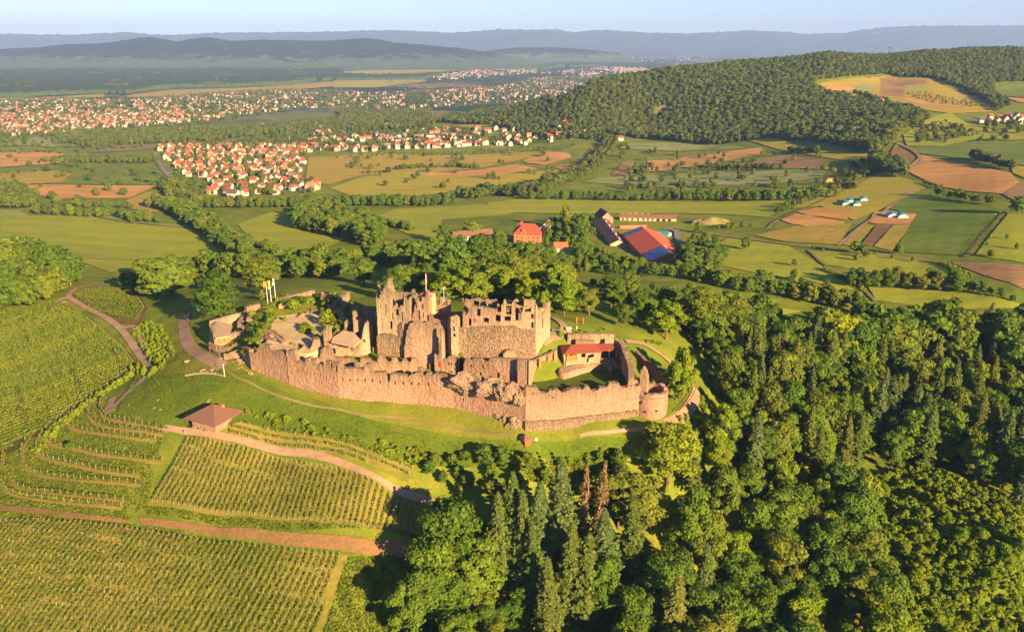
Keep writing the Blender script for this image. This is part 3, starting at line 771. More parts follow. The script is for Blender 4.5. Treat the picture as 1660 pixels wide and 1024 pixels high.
# --- platforms inside the walls
def platform(name, pp, z, m, amp=.15, skirt=3.0):
    xy = [Vector(u2(a, b, z)) for a, b in pp]; xs = [p.x for p in xy]; ys = [p.y for p in xy]
    ed = []
    for i in range(len(xy)):
        a, b = xy[i], xy[(i + 1) % len(xy)]; k = max(1, int((b - a).length / 1.5))
        ed += [a.lerp(b, j / k) for j in range(k)]
    gx, gy = np.meshgrid(np.arange(min(xs), max(xs), 1.6), np.arange(min(ys), max(ys), 1.6)); gx = gx.ravel(); gy = gy.ravel()
    ok = inpoly(gx, gy, [(p.x, p.y) for p in ed])
    vs = ed + [Vector((float(a), float(b))) for a, b in zip(gx[ok], gy[ok])]; ne = len(ed)
    r = geometry.delaunay_2d_cdt(vs, [(i, (i + 1) % ne) for i in range(ne)], [list(range(ne))], 1, 1e-3)
    V3 = [(v.x, v.y, z + amp * (hn(v.x, v.y, 0, .25, 3) + .5 * hn(v.x, v.y, 0, .9, 4))) for v in r[0]]
    F3 = [list(f) for f in r[2]]
    nb = len(V3); V3 += [(V3[i][0], V3[i][1], V3[i][2] - skirt) for i in range(ne)]
    F3 += [[i, (i + 1) % ne, nb + (i + 1) % ne, nb + i] for i in range(ne)]
    me = mesh_py(name, V3, F3, m, True); 
    import bmesh as bm_; bb = bm_.new(); bb.from_mesh(me); bm_.ops.recalc_face_normals(bb, faces=bb.faces); bb.to_mesh(me); bb.free()
    o = link(name, me); tag(o, kind='structure'); return o
platform('courtyard_ground', [(440,520),(462,503),(505,502),(545,512),(575,540),(560,556),(520,566),(500,574),(455,566),(430,556)], 5.5, M['sand_court'], skirt=8)
platform('courtyard_ground', [(500,572),(700,572),(704,600),(600,600),(500,590),(480,580)], -1.5, M['lawn'], skirt=6)
platform('courtyard_ground', [(553,582),(572,566),(604,566),(668,573),(676,587),(610,586)], 2.2, M['lawn'], skirt=4)
platform('courtyard_ground', [(752,562),(760,560),(875,560),(905,556),(905,566),(862,590),(758,590)], 5.0, M['terrace_soil'], skirt=12)
platform('courtyard_ground', [(862,640),(862,606),(915,598),(1010,588),(1030,606),(1044,622),(1030,626),(880,640)], -.6, M['grass'], skirt=8)
platform('courtyard_ground', [(904,602),(904,566),(925,552),(1000,548),(1012,560),(1010,590),(976,588),(915,606)], 2.0, M['stone_inner'], skirt=7)
platform('courtyard_ground', [(490,604),(600,606),(745,616),(840,644),(845,650),(745,628),(600,618),(495,612)], -4.5, M['lawn'], skirt=4)

# --- great outer wall (front)
W1 = [g2(469,624), g2(517,637), g2(550,646), g2(595,651), g2(650,654), g2(690,657), g2(735,662), g2(787,674.5), g2(811,680), g2(852,697)]
zbW = [float(H(*p)) - 1.5 for p in W1]
TOPW = [(469,569),(478,567),(480,585),(494,587),(495,580),(503,580),(504.3,589),(505.5,582),(512,582),(513,590),(523,593),(526,585),(535,587),(550,590),(555,598),(574,597),(590,599),(591,592),(597,590),(603,592),(604,604),(627,604),(628,620),(631,620),(632,606),(660,609),(661,611),(667,606),(671,607),(672,603),(683,604),(684,609),(689,609),(690,605),(697,605),(698,609),(704,606),(712,607),(741,612),(745,608),(752,605),(770,608),(785,621),(790,613),(795,611),(800,618),(815,623),(820,625),(825,620),(835,626),(845,633),(853,627)]
SL = [(484.2,601),(497.4,603),(509,605.5),(519.3,607.8),(529.4,610),(540.3,612.3),(555.3,614.8),(567.2,615.7),(579.4,616.7),(591.6,616.8),(603.7,617.7),(615.9,618.5),(640.3,620.3),(653,621.3),(666.6,621.8),(678.4,621.8),(693.5,623.3)]
holes = [(a, b, .75, 1.5) for a, b in SL] + [(536.4,592.7,1.0,2.2),(545,597.6,1.0,2.6),(750.5,647.5,.9,1.4),(825.7,638.6,1.0,1.2),(489,607,.01,.01)]
curtain = empty('curtain_wall', (*W1[4], float(H(*W1[4]))), label='long curved sandstone curtain wall with a row of loopholes along the front of the castle ruin', cat='castle wall')
def child_wall(root, part, *a, mats='stone', **k):
    me, hs, at = wall_mesh(part, *a[:1], M[mats], *a[1:], **k)
    o = link(part, me); o.parent = root; o.matrix_parent_inverse = __import__('mathutils').Matrix.Translation(-Vector(root.location))
    return o
child_wall(curtain, 'wall', W1, zbW, TOPW, thick=2.6, holes=holes, seed=1, jag=.22, cell=.6)
W2 = [g2(852,697), g2(937,690), g2(1000,678), g2(1036,672)]
TOP2 = [(852,627),(868,627),(873,630),(879,637),(886,636),(890,632),(905,631),(911,637),(916,635),(925,631),(945,630),(950,625),(955,626),(960,634),(968,634),(972,628),(985,627),(988,621),(1003,621),(1008,628),(1015,627),(1036,624)]
castle_wall('curtain_wall', 'tall plain bastion face of pale sandstone between the sharp wall corner and the round tower', 'castle wall', W2, [float(H(*p)) - 1.5 for p in W2], TOP2, holes=[(864,638,.6,.8),(896,644,1.2,.5)], thick=2.4, seed=2, jag=.55)
# projecting plinth course under it
W2b = [(p[0] - .2, p[1] - .75) for p in W2]
castle_wall('wall_plinth', 'low battered stone plinth along the foot of the bastion face', 'wall', W2b, [float(H(*p)) - 1.5 for p in W2b], [(852,683),(900,681),(937,676),(1000,669),(1036,664)], thick=.6, seed=9, jag=.25, mats='stone_grey')
# west bastion
W3 = [u2(391,580,-4), g2(407.5,601), g2(430,608), g2(469.5,623)]
castle_wall('bastion_wall', 'broad west bastion wall with one face in shadow, left of the long curtain wall', 'castle wall', W3, [float(H(*p)) - 2 for p in W3],
            [(388,562),(400,565),(407,571),(414,572),(422,557),(437,560),(440,568),(455,571),(468,580)], thick=2.2, seed=3, jag=.3, holes=[(453.5,612,.6,1)])
castle_wall('wall_spur', 'ragged ruined wall stub rising behind the west end of the curtain wall', 'castle wall', [u2(480,590,-1), u2(500,584,0), u2(522,590,-1)], -4, [(476,572),(486,566),(494,559),(502,572),(510,577),(522,590)], thick=2, seed=4, mats='stone_inner')
castle_wall('wall_spur', 'arched ruined wall fragment topped with moss between the curtain wall and the flat roofed house', 'castle wall', [u2(517,592,-1), u2(546,594,-1)], -4, [(516,590),(519,567),(527,561),(536,564),(541,575),(547,592)], thick=1.6, seed=5, mats='stone_inner')
castle_wall('wall_spur', 'blocky ruined pier with a dark gap standing over the western court', 'castle wall', [u2(504,578,2), u2(521,576,2)], -1, [(504,565),(507,553),(514,549),(520,551),(522,566)], thick=4, seed=6, mats='stone_inner')
# inner terrace wall with merlons
castle_wall('battlement_wall', 'low inner battlement wall with square merlons above the narrow grass strip', 'castle wall',
            [u2(543,598,-2.5), u2(585,602,-2.5), u2(630,604,-2.5), u2(683,604,-2.5)], -5.5,
            [(543,578),(560,580),(571,579),(572,586),(583,587),(584,580),(597,581),(604,586),(611,587),(613,577),(618,572),(623,575),(626,586),(634,587),(635,579),(645,580),(646,587),(652,587),(653,580),(660,581),(661,587),(666,587),(667,580),(675,581),(676,585),(681,588),(683,600)],
            thick=1.2, seed=7, jag=.12, cell=.6, mats='stone_inner')
castle_wall('retaining_wall', 'low lit retaining wall below the great west tower', 'wall', [u2(604,568,3), u2(640,572,3), u2(672,580,3)], 0, [(604,562),(640,565),(672,573)], thick=1, seed=8, jag=.15, mats='stone_inner')
# flat roofed house in the west court
hs_ = empty('ruined_house', (*u2(560,572,3), 3), label='roofed stone house with flat brown roof and tall chimney shards at both ends', cat='house')
A_, B_ = u2(537,577,1.5), u2(585,580,1.5)
child_wall(hs_, 'wall', [A_, B_], -1, [(537,553),(560,557),(574,562),(585,551)], thick=.9, jag=.1, seed=10, mats='plaster', holes=[(541.5,569,1.2,2.6),(551,561,.9,.7),(570,566,.8,2)])
child_wall(hs_, 'wall', [A_, (A_[0] + 1, A_[1] + 16)], -1, None, topz=[9.6, 10], thick=.9, jag=.1, seed=11, mats='plaster')
child_wall(hs_, 'wall', [B_, (B_[0] + 1, B_[1] + 16)], -1, None, topz=[9.6, 10], thick=.9, jag=.1, seed=12, mats='plaster')
rf = mesh_py('roof', [(*u2(537,553.5,9.7), 9.7), (*u2(574,561,9.5), 9.5), (*u2(585,551,10.2), 10.2), (*u2(573,538,11.6), 11.6), (*u2(556,536,11.6), 11.6), (*u2(540,546,10.4), 10.4),
     (*u2(537,553.5,9.7), 9.0), (*u2(574,561,9.5), 8.8), (*u2(585,551,10.2), 9.5), (*u2(573,538,11.6), 10.9), (*u2(556,536,11.6), 10.9), (*u2(540,546,10.4), 9.7)],
     [(0,1,2,3,4,5),(6,7,1,0),(7,8,2,1),(8,9,3,2),(9,10,4,3),(10,11,5,4),(11,6,0,5)], M['roof_flat'])
o = link('roof', rf); o.parent = hs_; o.matrix_parent_inverse = __import__('mathutils').Matrix.Translation(-hs_.location)
mb = MB(); mb.box((*u2(552.5,551,10), 9.6), (.8, .8, 1.8), .2); o = link('chimney', mb.mesh('chimney', M['white']), rf and o)
o.matrix_parent_inverse = __import__('mathutils').Matrix.Translation(-hs_.location)
castle_wall('wall_shard', 'tall narrow rounded wall shard at the left end of the flat roofed house', 'ruin', [u2(527,576,1.5), u2(537.5,577,1.5)], -3, [(527,535),(530,530),(534,529),(537,534),(538,540)], thick=2.2, seed=13, jag=.2, mats='stone_inner')
castle_wall('wall_shard', 'tall pale wall shard with a small window right of the flat roofed house', 'ruin', [u2(586,577,2), u2(601,575,2)], -2, [(585,552),(590,528),(593,522),(598,520),(601,524),(602,535)], thick=2.0, seed=14, jag=.25, mats='plaster', holes=[(591,552,.9,1.4)])
castle_wall('wall_shard', 'reddish ruined wall block behind the flat roof, overgrown at the top', 'ruin', [u2(574,545,5), u2(588,545,5)], 2, [(573,505),(580,506),(583,514),(586,512),(589,520)], thick=3, seed=15, jag=.5, mats='stone_inner', holes=[(579,516,1.2,1.6)])
castle_wall('wall_shard', 'jagged wall block with crumbling top left of the great gable tower', 'ruin', [u2(589,540,5), u2(602,540,5)], 2, [(588,505),(592,500),(597,499),(600,507),(603,520)], thick=3, seed=16, jag=.6, mats='stone_inner')
castle_wall('wall_shard', 'small broken wall remnant beside the foot of the great gable tower', 'ruin', [u2(610,545,6), u2(619,548,6)], 2, [(611,505),(614,503),(619,507),(620,530)], thick=2.5, seed=17, jag=.5, mats='stone_inner')
# great west tower with gable
tw = empty('gable_tower', (*u2(645,568,4), 4), label='tallest ruined tower with pointed stepped gable and a deep notch in its front wall', cat='tower')
T0, T1 = u2(620,566,4.5), u2(668,575,3.5)
child_wall(tw, 'wall', [T0, T1], 0, [(619,478),(621,471),(625,462),(630,462),(634,472),(638,486),(642,494),(645.5,501),(648,497),(650,492),(652,484),(656,481),(660,487),(664,482),(669,482),(672,488)],
           thick=1.6, seed=20, jag=.25, mats='plaster', holes=[(643.4,506.5,1.7,2.6),(625,500,.5,4.5),(625,507,.5,2.5),(637,486,1.6,5),(652,488,1.3,4),(636,512,.7,3),(634,527,1.4,3.5),(660,503,.5,4)])
T2 = (T0[0] - 1.0, T0[1] + 11); T3 = (T1[0] + 2, T1[1] + 12)
child_wall(tw, 'wall', [T0, T2], 0, None, topz=[29, 33], thick=1.6, seed=21, jag=.2, mats='plaster')
child_wall(tw, 'rear_wall', [T2, T3], 2, [(617,476),(622,468),(627,458),(630,451),(635,450),(636.5,464),(640,474),(660,475),(680,478)], thick=1.5, seed=22, jag=.2, mats='plaster', holes=[(652.5,480,.5,2.2),(654.3,480,.5,2.2),(667.5,481,1.3,3)])
child_wall(tw, 'wall', [T1, T3], 0, None, topz=[29, 30], thick=1.6, seed=23, jag=.4, mats='plaster', cell=.9)
FD = [u2(656,585,1.5), u2(672,588,1), u2(722,592,.5)]
castle_wall('foundation_wall', 'massive high foundation wall in deep shade below the tower court', 'castle wall', FD, -3, [(655,562),(659,536),(664,524),(671,520),(684,523),(696,521),(704,528),(714,525),(722,540)], thick=1.3, seed=24, jag=.6, mats='stone_inner')
castle_wall('foundation_wall', 'grey rubble foundation block with hanging ivy under the great gable tower', 'castle wall', [u2(612,574,2.4), u2(634,576,2.4), u2(657,580,2)], -1, [(612,545),(617,541),(632,542),(655,548)], thick=3, seed=25, jag=.5, mats='stone_grey')
# middle palace block
mdl = empty('palace_ruin', (*u2(690,560,6), 6), label='central palace ruin with broken front, rows of mullioned windows and a small red roof', cat='ruin')
F0, F1, F2 = u2(660,582,1.8), u2(693,584,1.5), u2(724,588,1.2)
F0 = (F0[0], F0[1] + 1.4); F1 = (F1[0], F1[1] + 1.4); F2 = (F2[0], F2[1] + 1.4)
child_wall(mdl, 'front_wall', [F0, F1], 0, [(658,530),(664,522),(668,512),(671,503),(673,488),(679,480),(686,483),(692,483)], thick=1.4, seed=26, jag=.25, mats='stone_inner', holes=[(665,507,1.5,4.5),(677,511,2.0,4),(686,497,1.0,2.2),(687,511,1.1,2.4),(670,498,.7,2),(674.5,494,.6,3),(681.5,484,1.1,2.6),(668,530,1,1.5)])
child_wall(mdl, 'front_wall', [F1, F2], 0, [(693,514),(700,512),(702,517),(712,519),(724,520)], thick=1.4, seed=27, jag=.4, mats='stone_inner', holes=[(694,516,1,1.6),(709,529,.6,.9)])
R0, R1 = (F1[0] + .5, F1[1] + 15), (F2[0] + 5.5, F2[1] + 15)
child_wall(mdl, 'rear_wall', [(F0[0] + 3, F0[1] + 15), R0, R1], 2, [(676,478),(694,482),(705,482),(718,482),(728,485),(732,490),(735,500),(735,512),(731,521)], thick=1.4, seed=28, jag=.35, mats='stone_inner',
           holes=[(706.2,489.5,.55,2.2),(709,489.5,.55,2.2),(711.6,490.5,.55,2.2),(720,491.2,.8,2.2),(724,491.2,.8,2.2),(696,503.5,1.5,3.2),(707.5,503,.6,1),(710,503,.6,1),(719,504,.6,1.2),(722,504,.6,1.2)])
child_wall(mdl, 'side_wall', [F0, (F0[0] + 3, F0[1] + 15)], 0, None, topz=[24, 31], thick=1.4, seed=29, jag=.4, mats='stone_inner')
child_wall(mdl, 'side_wall', [F2, R1], 0, None, topz=[18.5, 20], thick=1.4, seed=30, jag=.9, mats='stone_inner')
child_wall(mdl, 'side_wall', [F1, R0], 0, None, topz=[29, 31], thick=1.2, seed=31, jag=.5, mats='stone_inner')
zr = zpy(R0[1], 476)
q = [u2(680,477.5,zr), u2(700,479.5,zr), u2(706,473,zr + 1.6), u2(688,471.5,zr + 1.6)]
stair = empty('stair_turret', (q[0][0], q[0][1], zr - 6), label='small square stair turret with red sloping roof on the central ruin', cat='turret')
inv = __import__('mathutils').Matrix.Translation(-stair.location)
v = [(a, b, zr + dz) for (a, b), dz in zip(q, (0, 0, 1.4, 1.4))]
o = link('roof', mesh_py('roof', v + [(a, b, c_ - .3) for a, b, c_ in v], [(0,1,2,3),(7,6,5,4),(0,4,5,1),(1,5,6,2),(2,6,7,3),(3,7,4,0)], M['roof_bright'])); o.parent = stair; o.matrix_parent_inverse = inv
v2 = [(a, b, zr + dz - .32) for (a, b), dz in zip(q, (0, 0, 1.4, 1.4))] + [(a, b, zr - 9) for a, b in q]
o = link('wall', mesh_py('wall', v2, [(0,4,5,1),(1,5,6,2),(2,6,7,3),(3,7,4,0)], M['plaster'])); o.parent = stair; o.matrix_parent_inverse = inv
mb = MB(); a = Vector(v[2]); b = Vector(v[3]); c3 = a.lerp(b, .35); mb.box((c3.x, c3.y - 2.2, zr + .95), (2.4, 1.6, .25)); o = link('skylight', mb.mesh('skylight', M['metal'])); o.parent = stair; o.matrix_parent_inverse = inv
# octagonal stair tower right of the gap, pointed shard, gatehouse
TB = [u2(726,566,8), u2(732,572,8), u2(742,572,8), u2(750,564,8)]
castle_wall('stair_tower', 'slender half round stair tower with a red window left of the eastern palace', 'tower', TB, 2, [(724,520),(727,514),(736,512),(742,511),(746,514),(749,520),(751,528)], thick=1.2, seed=33, jag=.25, mats='plaster', holes=[(736,521,.6,1),(735.5,533,1,2),(735.5,543.5,1.4,1.2)])
castle_wall('wall_shard', 'steep pointed masonry shard above the small gatehouse', 'ruin', [u2(708,592,2), u2(717,594,2), u2(722,592,2)], -4, [(709,580),(712,565),(713,545),(715,533),(718,537),(721,548),(724,556)], thick=2.5, seed=34, jag=.2, mats='stone_inner')
castle_wall('wall_connector', 'broken wall linking the shard and the stair tower above a round arch', 'castle wall', [u2(718,585,2.5), u2(740,582,2.5), u2(752,578,3)], -2, [(718,566),(722,556),(730,549),(745,548),(752,553)], thick=2, seed=35, jag=.4, mats='stone_inner', holes=[(731,569,2.6,4.2)])
GH = [u2(709,606,-2), u2(744,611,-2.5)]
gh = empty('gatehouse', (*GH[0], -2), label='small roofless gatehouse with a red shuttered window above the grass strip', cat='gatehouse')
child_wall(gh, 'wall', GH, -6, [(708,578),(714,579),(720,582),(724,581),(727,578),(733,576),(738,578),(741,584),(744,596)], thick=1.2, seed=36, jag=.3, mats='stone_inner', holes=[(716,590,1.1,2.3),(726.5,589.5,.8,1.2),(731,589.5,.8,1.2),(731,602.5,.9,1.2)])
child_wall(gh, 'wall', [GH[0], (GH[0][0] + 1, GH[0][1] + 9)], -6, None, topz=[7, 9], thick=1.1, seed=37, jag=.5, mats='stone_inner')
child_wall(gh, 'wall', [GH[1], (GH[1][0] + 1, GH[1][1] + 9)], -6, None, topz=[3, 8], thick=1.1, seed=38, jag=.6, mats='stone_inner')
p = Vector(GH[0]).lerp(Vector(GH[1]), (714.3 - 709) / 35); mb = MB(); z_ = zpy(p.y, 590)
mb.box((p.x, p.y - .25, z_ - 1.2), (.8, .12, 2.4)); o = link('shutter', mb.mesh('shutter', M['flag_red'])); o.parent = gh; o.matrix_parent_inverse = __import__('mathutils').Matrix.Translation(-gh.location)
# eastern palace
pl = empty('palace_ruin', (*u2(820,568,9), 9), label='long eastern palace ruin with many empty window openings and a sheer rubble base', cat='ruin')
E0, E1, E2, E3 = u2(756,570,8), u2(812,574,8), u2(868,572,8), u2(891.5,556,8)
child_wall(pl, 'base_wall', [(E0[0] - 3.5, E0[1]), (E0[0], E0[1]), E1, E2], 3, [(742,530),(757,531),(770,529),(812,528),(835,528),(840,532),(869,536)], thick=2.2, seed=40, jag=.12, mats='stone_grey', rough=.22, holes=[(784,534.4,1.7,1.7),(809.8,533,.8,1.5),(822,533.7,.9,1.4),(770,545,.5,.8),(798,548,.5,.8),(835,545,.6,.9)])
E0b, E1b, E2b = (E0[0] + .1, E0[1] + .35), (E1[0], E1[1] + .35), (E2[0], E2[1] + .35)
child_wall(pl, 'front_wall', [E0b, E1b, E2b], 16, [(756,511),(760,503),(762,495),(768,497),(775,497),(790,499),(800,501),(805,501),(807,494),(814,494),(815.5,500),(816,486),(820,485.5),(821,493),(829,494),(831,488),(835,484.5),(841,485),(842,492),(843,505),(847,505),(848,488),(850,485),(858,486),(869,487)],
           thick=1.4, seed=41, jag=.22, mats='stone_inner',
           holes=[(775.6,506.4,1.6,3),(762,522,1.2,3),(769.8,519,.8,1.8),(787.8,519,2,2),(808,516.4,2,2.6),(823,516.6,2.3,2),(824.5,503,2,3.6),(840.6,515.7,2.1,2.1),(840.6,500,2.2,5.5),(856,500.5,2.3,2.6),(809,499,1.5,3.6),(864,513,1.4,1.8),(863.5,527,1.2,2.6)])
child_wall(pl, 'side_wall', [E2, E3], 3, [(868,488),(871,497),(874,499),(880,500),(884,497),(885,490),(892,490)], thick=1.3, seed=42, jag=.2, mats='plaster', holes=[(879.6,508.8,1.2,2.6),(879.6,522.8,1.3,4.2),(873,500,1,1.6),(873,513,1,1.5)])
K0, K1, K2 = (E0[0] + .5, E0[1] + 13), (E1[0] + 1, E1[1] + 13), (E3[0] - 1, E3[1] + 5)
child_wall(pl, 'rear_wall', [K0, K1], 6, [(762,486),(764,484),(776,483),(783,486),(790,485),(795,487),(803,485.5),(807,488),(808,497),(812,499)], thick=1.3, seed=43, jag=.3, mats='stone_inner', holes=[(772,493,2.2,2.6),(786,493,.8,2.2),(794,496,1.7,1.9)])
child_wall(pl, 'rear_wall', [K1, K2], 6, [(806,497),(815,496),(822,490),(828,488),(835,492),(845,498),(855,496),(866,492),(890,494)], thick=1.3, seed=44, jag=.5, mats='stone_inner', holes=[(826,497,1.6,3),(845,505,1.8,3)])
child_wall(pl, 'side_wall', [E0, K0], 3, None, topz=[26, 29], thick=1.3, seed=45, jag=.6, mats='stone_inner')
child_wall(pl, 'cross_wall', [(E1[0] + 1, E1[1] + 1.4), (K1[0] + 1, K1[1])], 6, None, topz=[28, 27], thick=1.1, seed=46, jag=.8, mats='stone_inner')
child_wall(pl, 'cross_wall', [(E1[0] + 9, E1[1] + 1.4), (K1[0] + 9, K1[1])], 6, None, topz=[27, 26], thick=1.1, seed=47, jag=.8, mats='stone_inner')
# lower terrace wall in front of the palace
LT = [und(751,590,329)[:2], und(800,590,324)[:2], und(858,590,319)[:2]]
castle_wall('terrace_wall', 'smooth tall terrace wall with small windows below the eastern palace', 'castle wall', [(a, b + 1.5) for a, b in LT], -8,
            [(751,590),(753,584),(756,578),(760,582),(763,584),(768,580),(779,581),(783,586),(790,586),(795,580),(820,581),(857,583)], thick=1.6, seed=50, jag=.15,
            holes=[(763.5,592.8,1,1.1),(783,594,.9,1.6),(779,606.5,1,1.6),(807,610,1.2,3),(835,610.5,.6,1.6)], mats='stone')
LB = (LT[2][0], LT[2][1] + 1.5)
RT = [LB, u2(871,606,-1), u2(903,597,0)]
bw = empty('buttress_wall', (*LB, -3), label='buttressed side wall with tall brown piers below the wooden ramp', cat='castle wall')
child_wall(bw, 'wall', RT, -8, [(857,583),(866,584),(885,576),(900,568),(906,566)], thick=1.5, seed=51, jag=.15, mats='plaster')
for k, (a, b, t) in enumerate(((858,641,583), (874,606,582), (888,601,576), (898,599,570))):
    x, y = u2(a, b, -2 if k == 0 else -.5); zt = zpy(y, t); mb = MB(); mb.box((x, y - .5, -6), (1.9 if k == 0 else 1.3, 2.6, zt + 6), .35, .72)
    o = link('buttress', mb.mesh('buttress', M['brickred'] if k else M['stone'])); o.parent = bw; o.matrix_parent_inverse = __import__('mathutils').Matrix.Translation(-bw.location)
castle_wall('wall_fragment', 'low sunlit masonry hump in the shadow below the palace', 'ruin', [u2(816,576,8.5), u2(836,574,8.5)], 6, [(816,574),(820,569),(828,567),(834,570),(836,573)], thick=2, seed=52, jag=.3, mats='stone_inner')
# rubble core spilling over the broken section of the front wall
def lump(name, label, c3, r, m, seed, sub=3, cat='rubble', sq=.75):
    import bmesh as bm_
    bb = bm_.new(); bm_.ops.create_icosphere(bb, subdivisions=sub, radius=1)
    for v_ in bb.verts:
        n0 = v_.co.copy(); k = 1 + .45 * noise.noise(n0 * 1.2 + Vector((seed, 0, 0))) + .25 * noise.noise(n0 * 2.6 + Vector((0, seed, 0))) + .10 * noise.noise(n0 * 7)
        v_.co = Vector((n0.x * r[0] * k, n0.y * r[1] * k, n0.z * r[2] * k))
    me = D.meshes.new(name); bb.to_mesh(me); bb.free(); me.materials.append(m)
    o = link(name, me, None, c3); tag(o, label, cat); return o
for i, (a, b, r, lab) in enumerate([(762,617,(8,3.0,5.2),'leftmost hump of bare rubble core where the front wall is broken'), (797,624,(6.5,3,4.6),'middle hump of bare rubble core on the broken front wall'),
                         (828,631,(6,3,4.6),'rounded hump of bare rubble core near the front wall corner'), (845,642,(2.6,2.4,4),'small rubble hump just left of the front wall corner'), (778,625,(3.5,2.8,4),'sagging rubble hump between the two larger humps of the broken wall')]):
    x, y = [(W1[6][k] + (W1[9][k] - W1[6][k]) * ((a - 735) / 117)) for k in (0, 1)]
    lump('rubble_core', lab, (x, y + 1.0, zpy(y, b) - 1.6), (r[0], r[1] * 1.1, r[2] * .9), M['stone_grey'], i * 3.3, 4)
for i, (a, b, r) in enumerate([(838,690,(4,1.4,3)), (822,682,(3,1.2,2)), (812,678,(2.5,1.2,1.8))]):
    x, y = g2(a, b); lump('rock_footing', ['jagged rock footing under the sharp wall corner', 'rock footing left of the sharp wall corner', 'small rock footing at the wall foot beside the bush'][i], (x, y + .4, float(H(x, y)) + .6), r, M['stone_grey'], 40 + i, 3, 'rock')

# round bastion
cf = g2(1057, 682); fx, fy = cf; Rr = 27.0 / F * (fy * CT + 150 * ST) * 1.06
tcx, tcy = fx, fy + Rr; zg = float(H(tcx, tcy - Rr)); zt = zpy(tcy - Rr, 641)
rb = empty('round_tower', (tcx, tcy, zg), label='squat round artillery tower open at the top at the right end of the front wall', cat='tower')
def ringmesh(name, r0, r1, z0, z1f, n_, m, batter=0, parent=rb, rows=14):
    vs = []; fs = []
    for j in range(rows + 1):
        for i in range(n_):
            a = 6.28318 * i / n_; zt_ = z1f(a); z = z0 + (zt_ - z0) * j / rows; t = j / rows
            rr_ = r1 + batter * max(0, .13 - t) / .13 + .12 * hn(math.cos(a) * r1, math.sin(a) * r1, z, .9, 60)
            vs.append((math.cos(a) * rr_, math.sin(a) * rr_, z))
    for j in range(rows + 1):
        for i in range(n_):
            a = 6.28318 * i / n_; zt_ = z1f(a); z = zt_ + (z0 - zt_) * j / rows; rr_ = r0 + .1 * hn(math.cos(a) * r0, math.sin(a) * r0, z, .9, 61)
            vs.append((math.cos(a) * rr_, math.sin(a) * rr_, z))
    for j in range(2 * rows + 1):
        for i in range(n_):
            a = j * n_ + i; b = j * n_ + (i + 1) % n_; fs.append((a, b, b + n_, a + n_))
    return link(name, mesh_py(name, vs, fs, m), parent)
hgt = zt - zg
ringmesh('wall', Rr - 1.9, Rr, -2, lambda a: hgt + .25 * math.sin(3 * a) + .5 * hn(math.cos(a) * 7, math.sin(a) * 7, 0, .6, 5) + (2.6 if 2.1 < a < 3.0 else 0), 72, M['stone'], .5)
mb = MB(); ns = 24; mb.poly([(math.cos(6.2832 * i / ns) * (Rr - 1.85), math.sin(6.2832 * i / ns) * (Rr - 1.85), hgt - 4.2) for i in range(ns)]); link('floor', mb.mesh('floor', M['stone_inner']), rb)
ringmesh('rim_course', Rr - 1.5, Rr + .14, hgt - 1.7, lambda a: hgt - 1.25, 60, M['stone_grey'], 0, rb, 2)
for a, zz in ((-2.3, hgt * .62), (-1.35, hgt * .35), (-2.0, hgt * .3)):
    mb = MB(); mb.box((math.cos(a) * (Rr - .25), math.sin(a) * (Rr - .25), zz), (.9, .9, .9), a); link('gun_port', mb.mesh('gun_port', M['flag_black']), rb)
castle_wall('wall_shard', 'upright tapering wall stub standing just behind the round tower', 'ruin', [u2(1037,624,0), u2(1048,626,0)], -5, [(1036,612),(1038,600),(1041,596),(1045,600),(1048,606),(1049,614)], thick=3.2, seed=62, jag=.2, mats='stone_inner')
# curved east wall
CE = [(1002,548,11), (1010,552,11), (1015,558,10.5), (1018,569,10), (1022,578,9), (1026,590,8), (1028,600,7.5), (1028,611,6.5)]
cp_ = [unz(*q) for q in CE]
castle_wall('curved_wall', 'thick curved east wall with a sunlit broken crest beside the red roofed house', 'castle wall', [(q[0], q[1]) for q in cp_][::-1], -6, None, topz=[q[2] for q in cp_][::-1], thick=2.4, seed=63, jag=.5, mats='stone_inner')
castle_wall('moat_wall', 'shaded counterscarp wall of the east ditch below the grass slope', 'castle wall', [u2(1030,568,4), u2(1045,584,2), u2(1062,600,0), u2(1080,614,-2)], -14, [(1028,566),(1045,584),(1062,595),(1080,608)], thick=1.5, seed=64, jag=.2, mats='stone_grey')
castle_wall('north_wall', 'long low sunlit wall on the north side behind the red roofed house', 'castle wall', [u2(920,552,8), u2(960,553,8), u2(996,547,8)], 3, [(920,542),(945,541),(980,541),(995,541)], thick=1.5, seed=65, jag=.2, mats='stone_inner')
castle_wall('terrace_wall', 'short sunlit wall panel between the north wall and the red roof', 'wall', [u2(933,562,6), u2(963,562,6)], 2, [(933,551),(963,552)], thick=1.2, seed=66, jag=.15, mats='stone_inner')
castle_wall('terrace_wall', 'curving low retaining wall below the red roofed house', 'wall', [u2(900,607,0), u2(925,602,0), u2(950,599,0), u2(975,598,0)], -2, [(900,605),(910,600),(925,594),(950,590),(974,589)], thick=1.5, seed=67, jag=.25, mats='stone_inner')
castle_wall('ruined_pier', 'short broken pier right of the low retaining wall', 'ruin', [u2(986,600,0), u2(991,601,0)], -2, [(986,590),(991,591)], thick=1.6, seed=68, jag=.3, mats='stone_inner')
castle_wall('wall_fragment', 'dark stone wall with a low arch below the open shed', 'wall', [u2(972,588,2), u2(998,589,2)], -2, [(972,581),(985,580),(998,582)], thick=1.2, seed=69, jag=.2, mats='stone_inner')
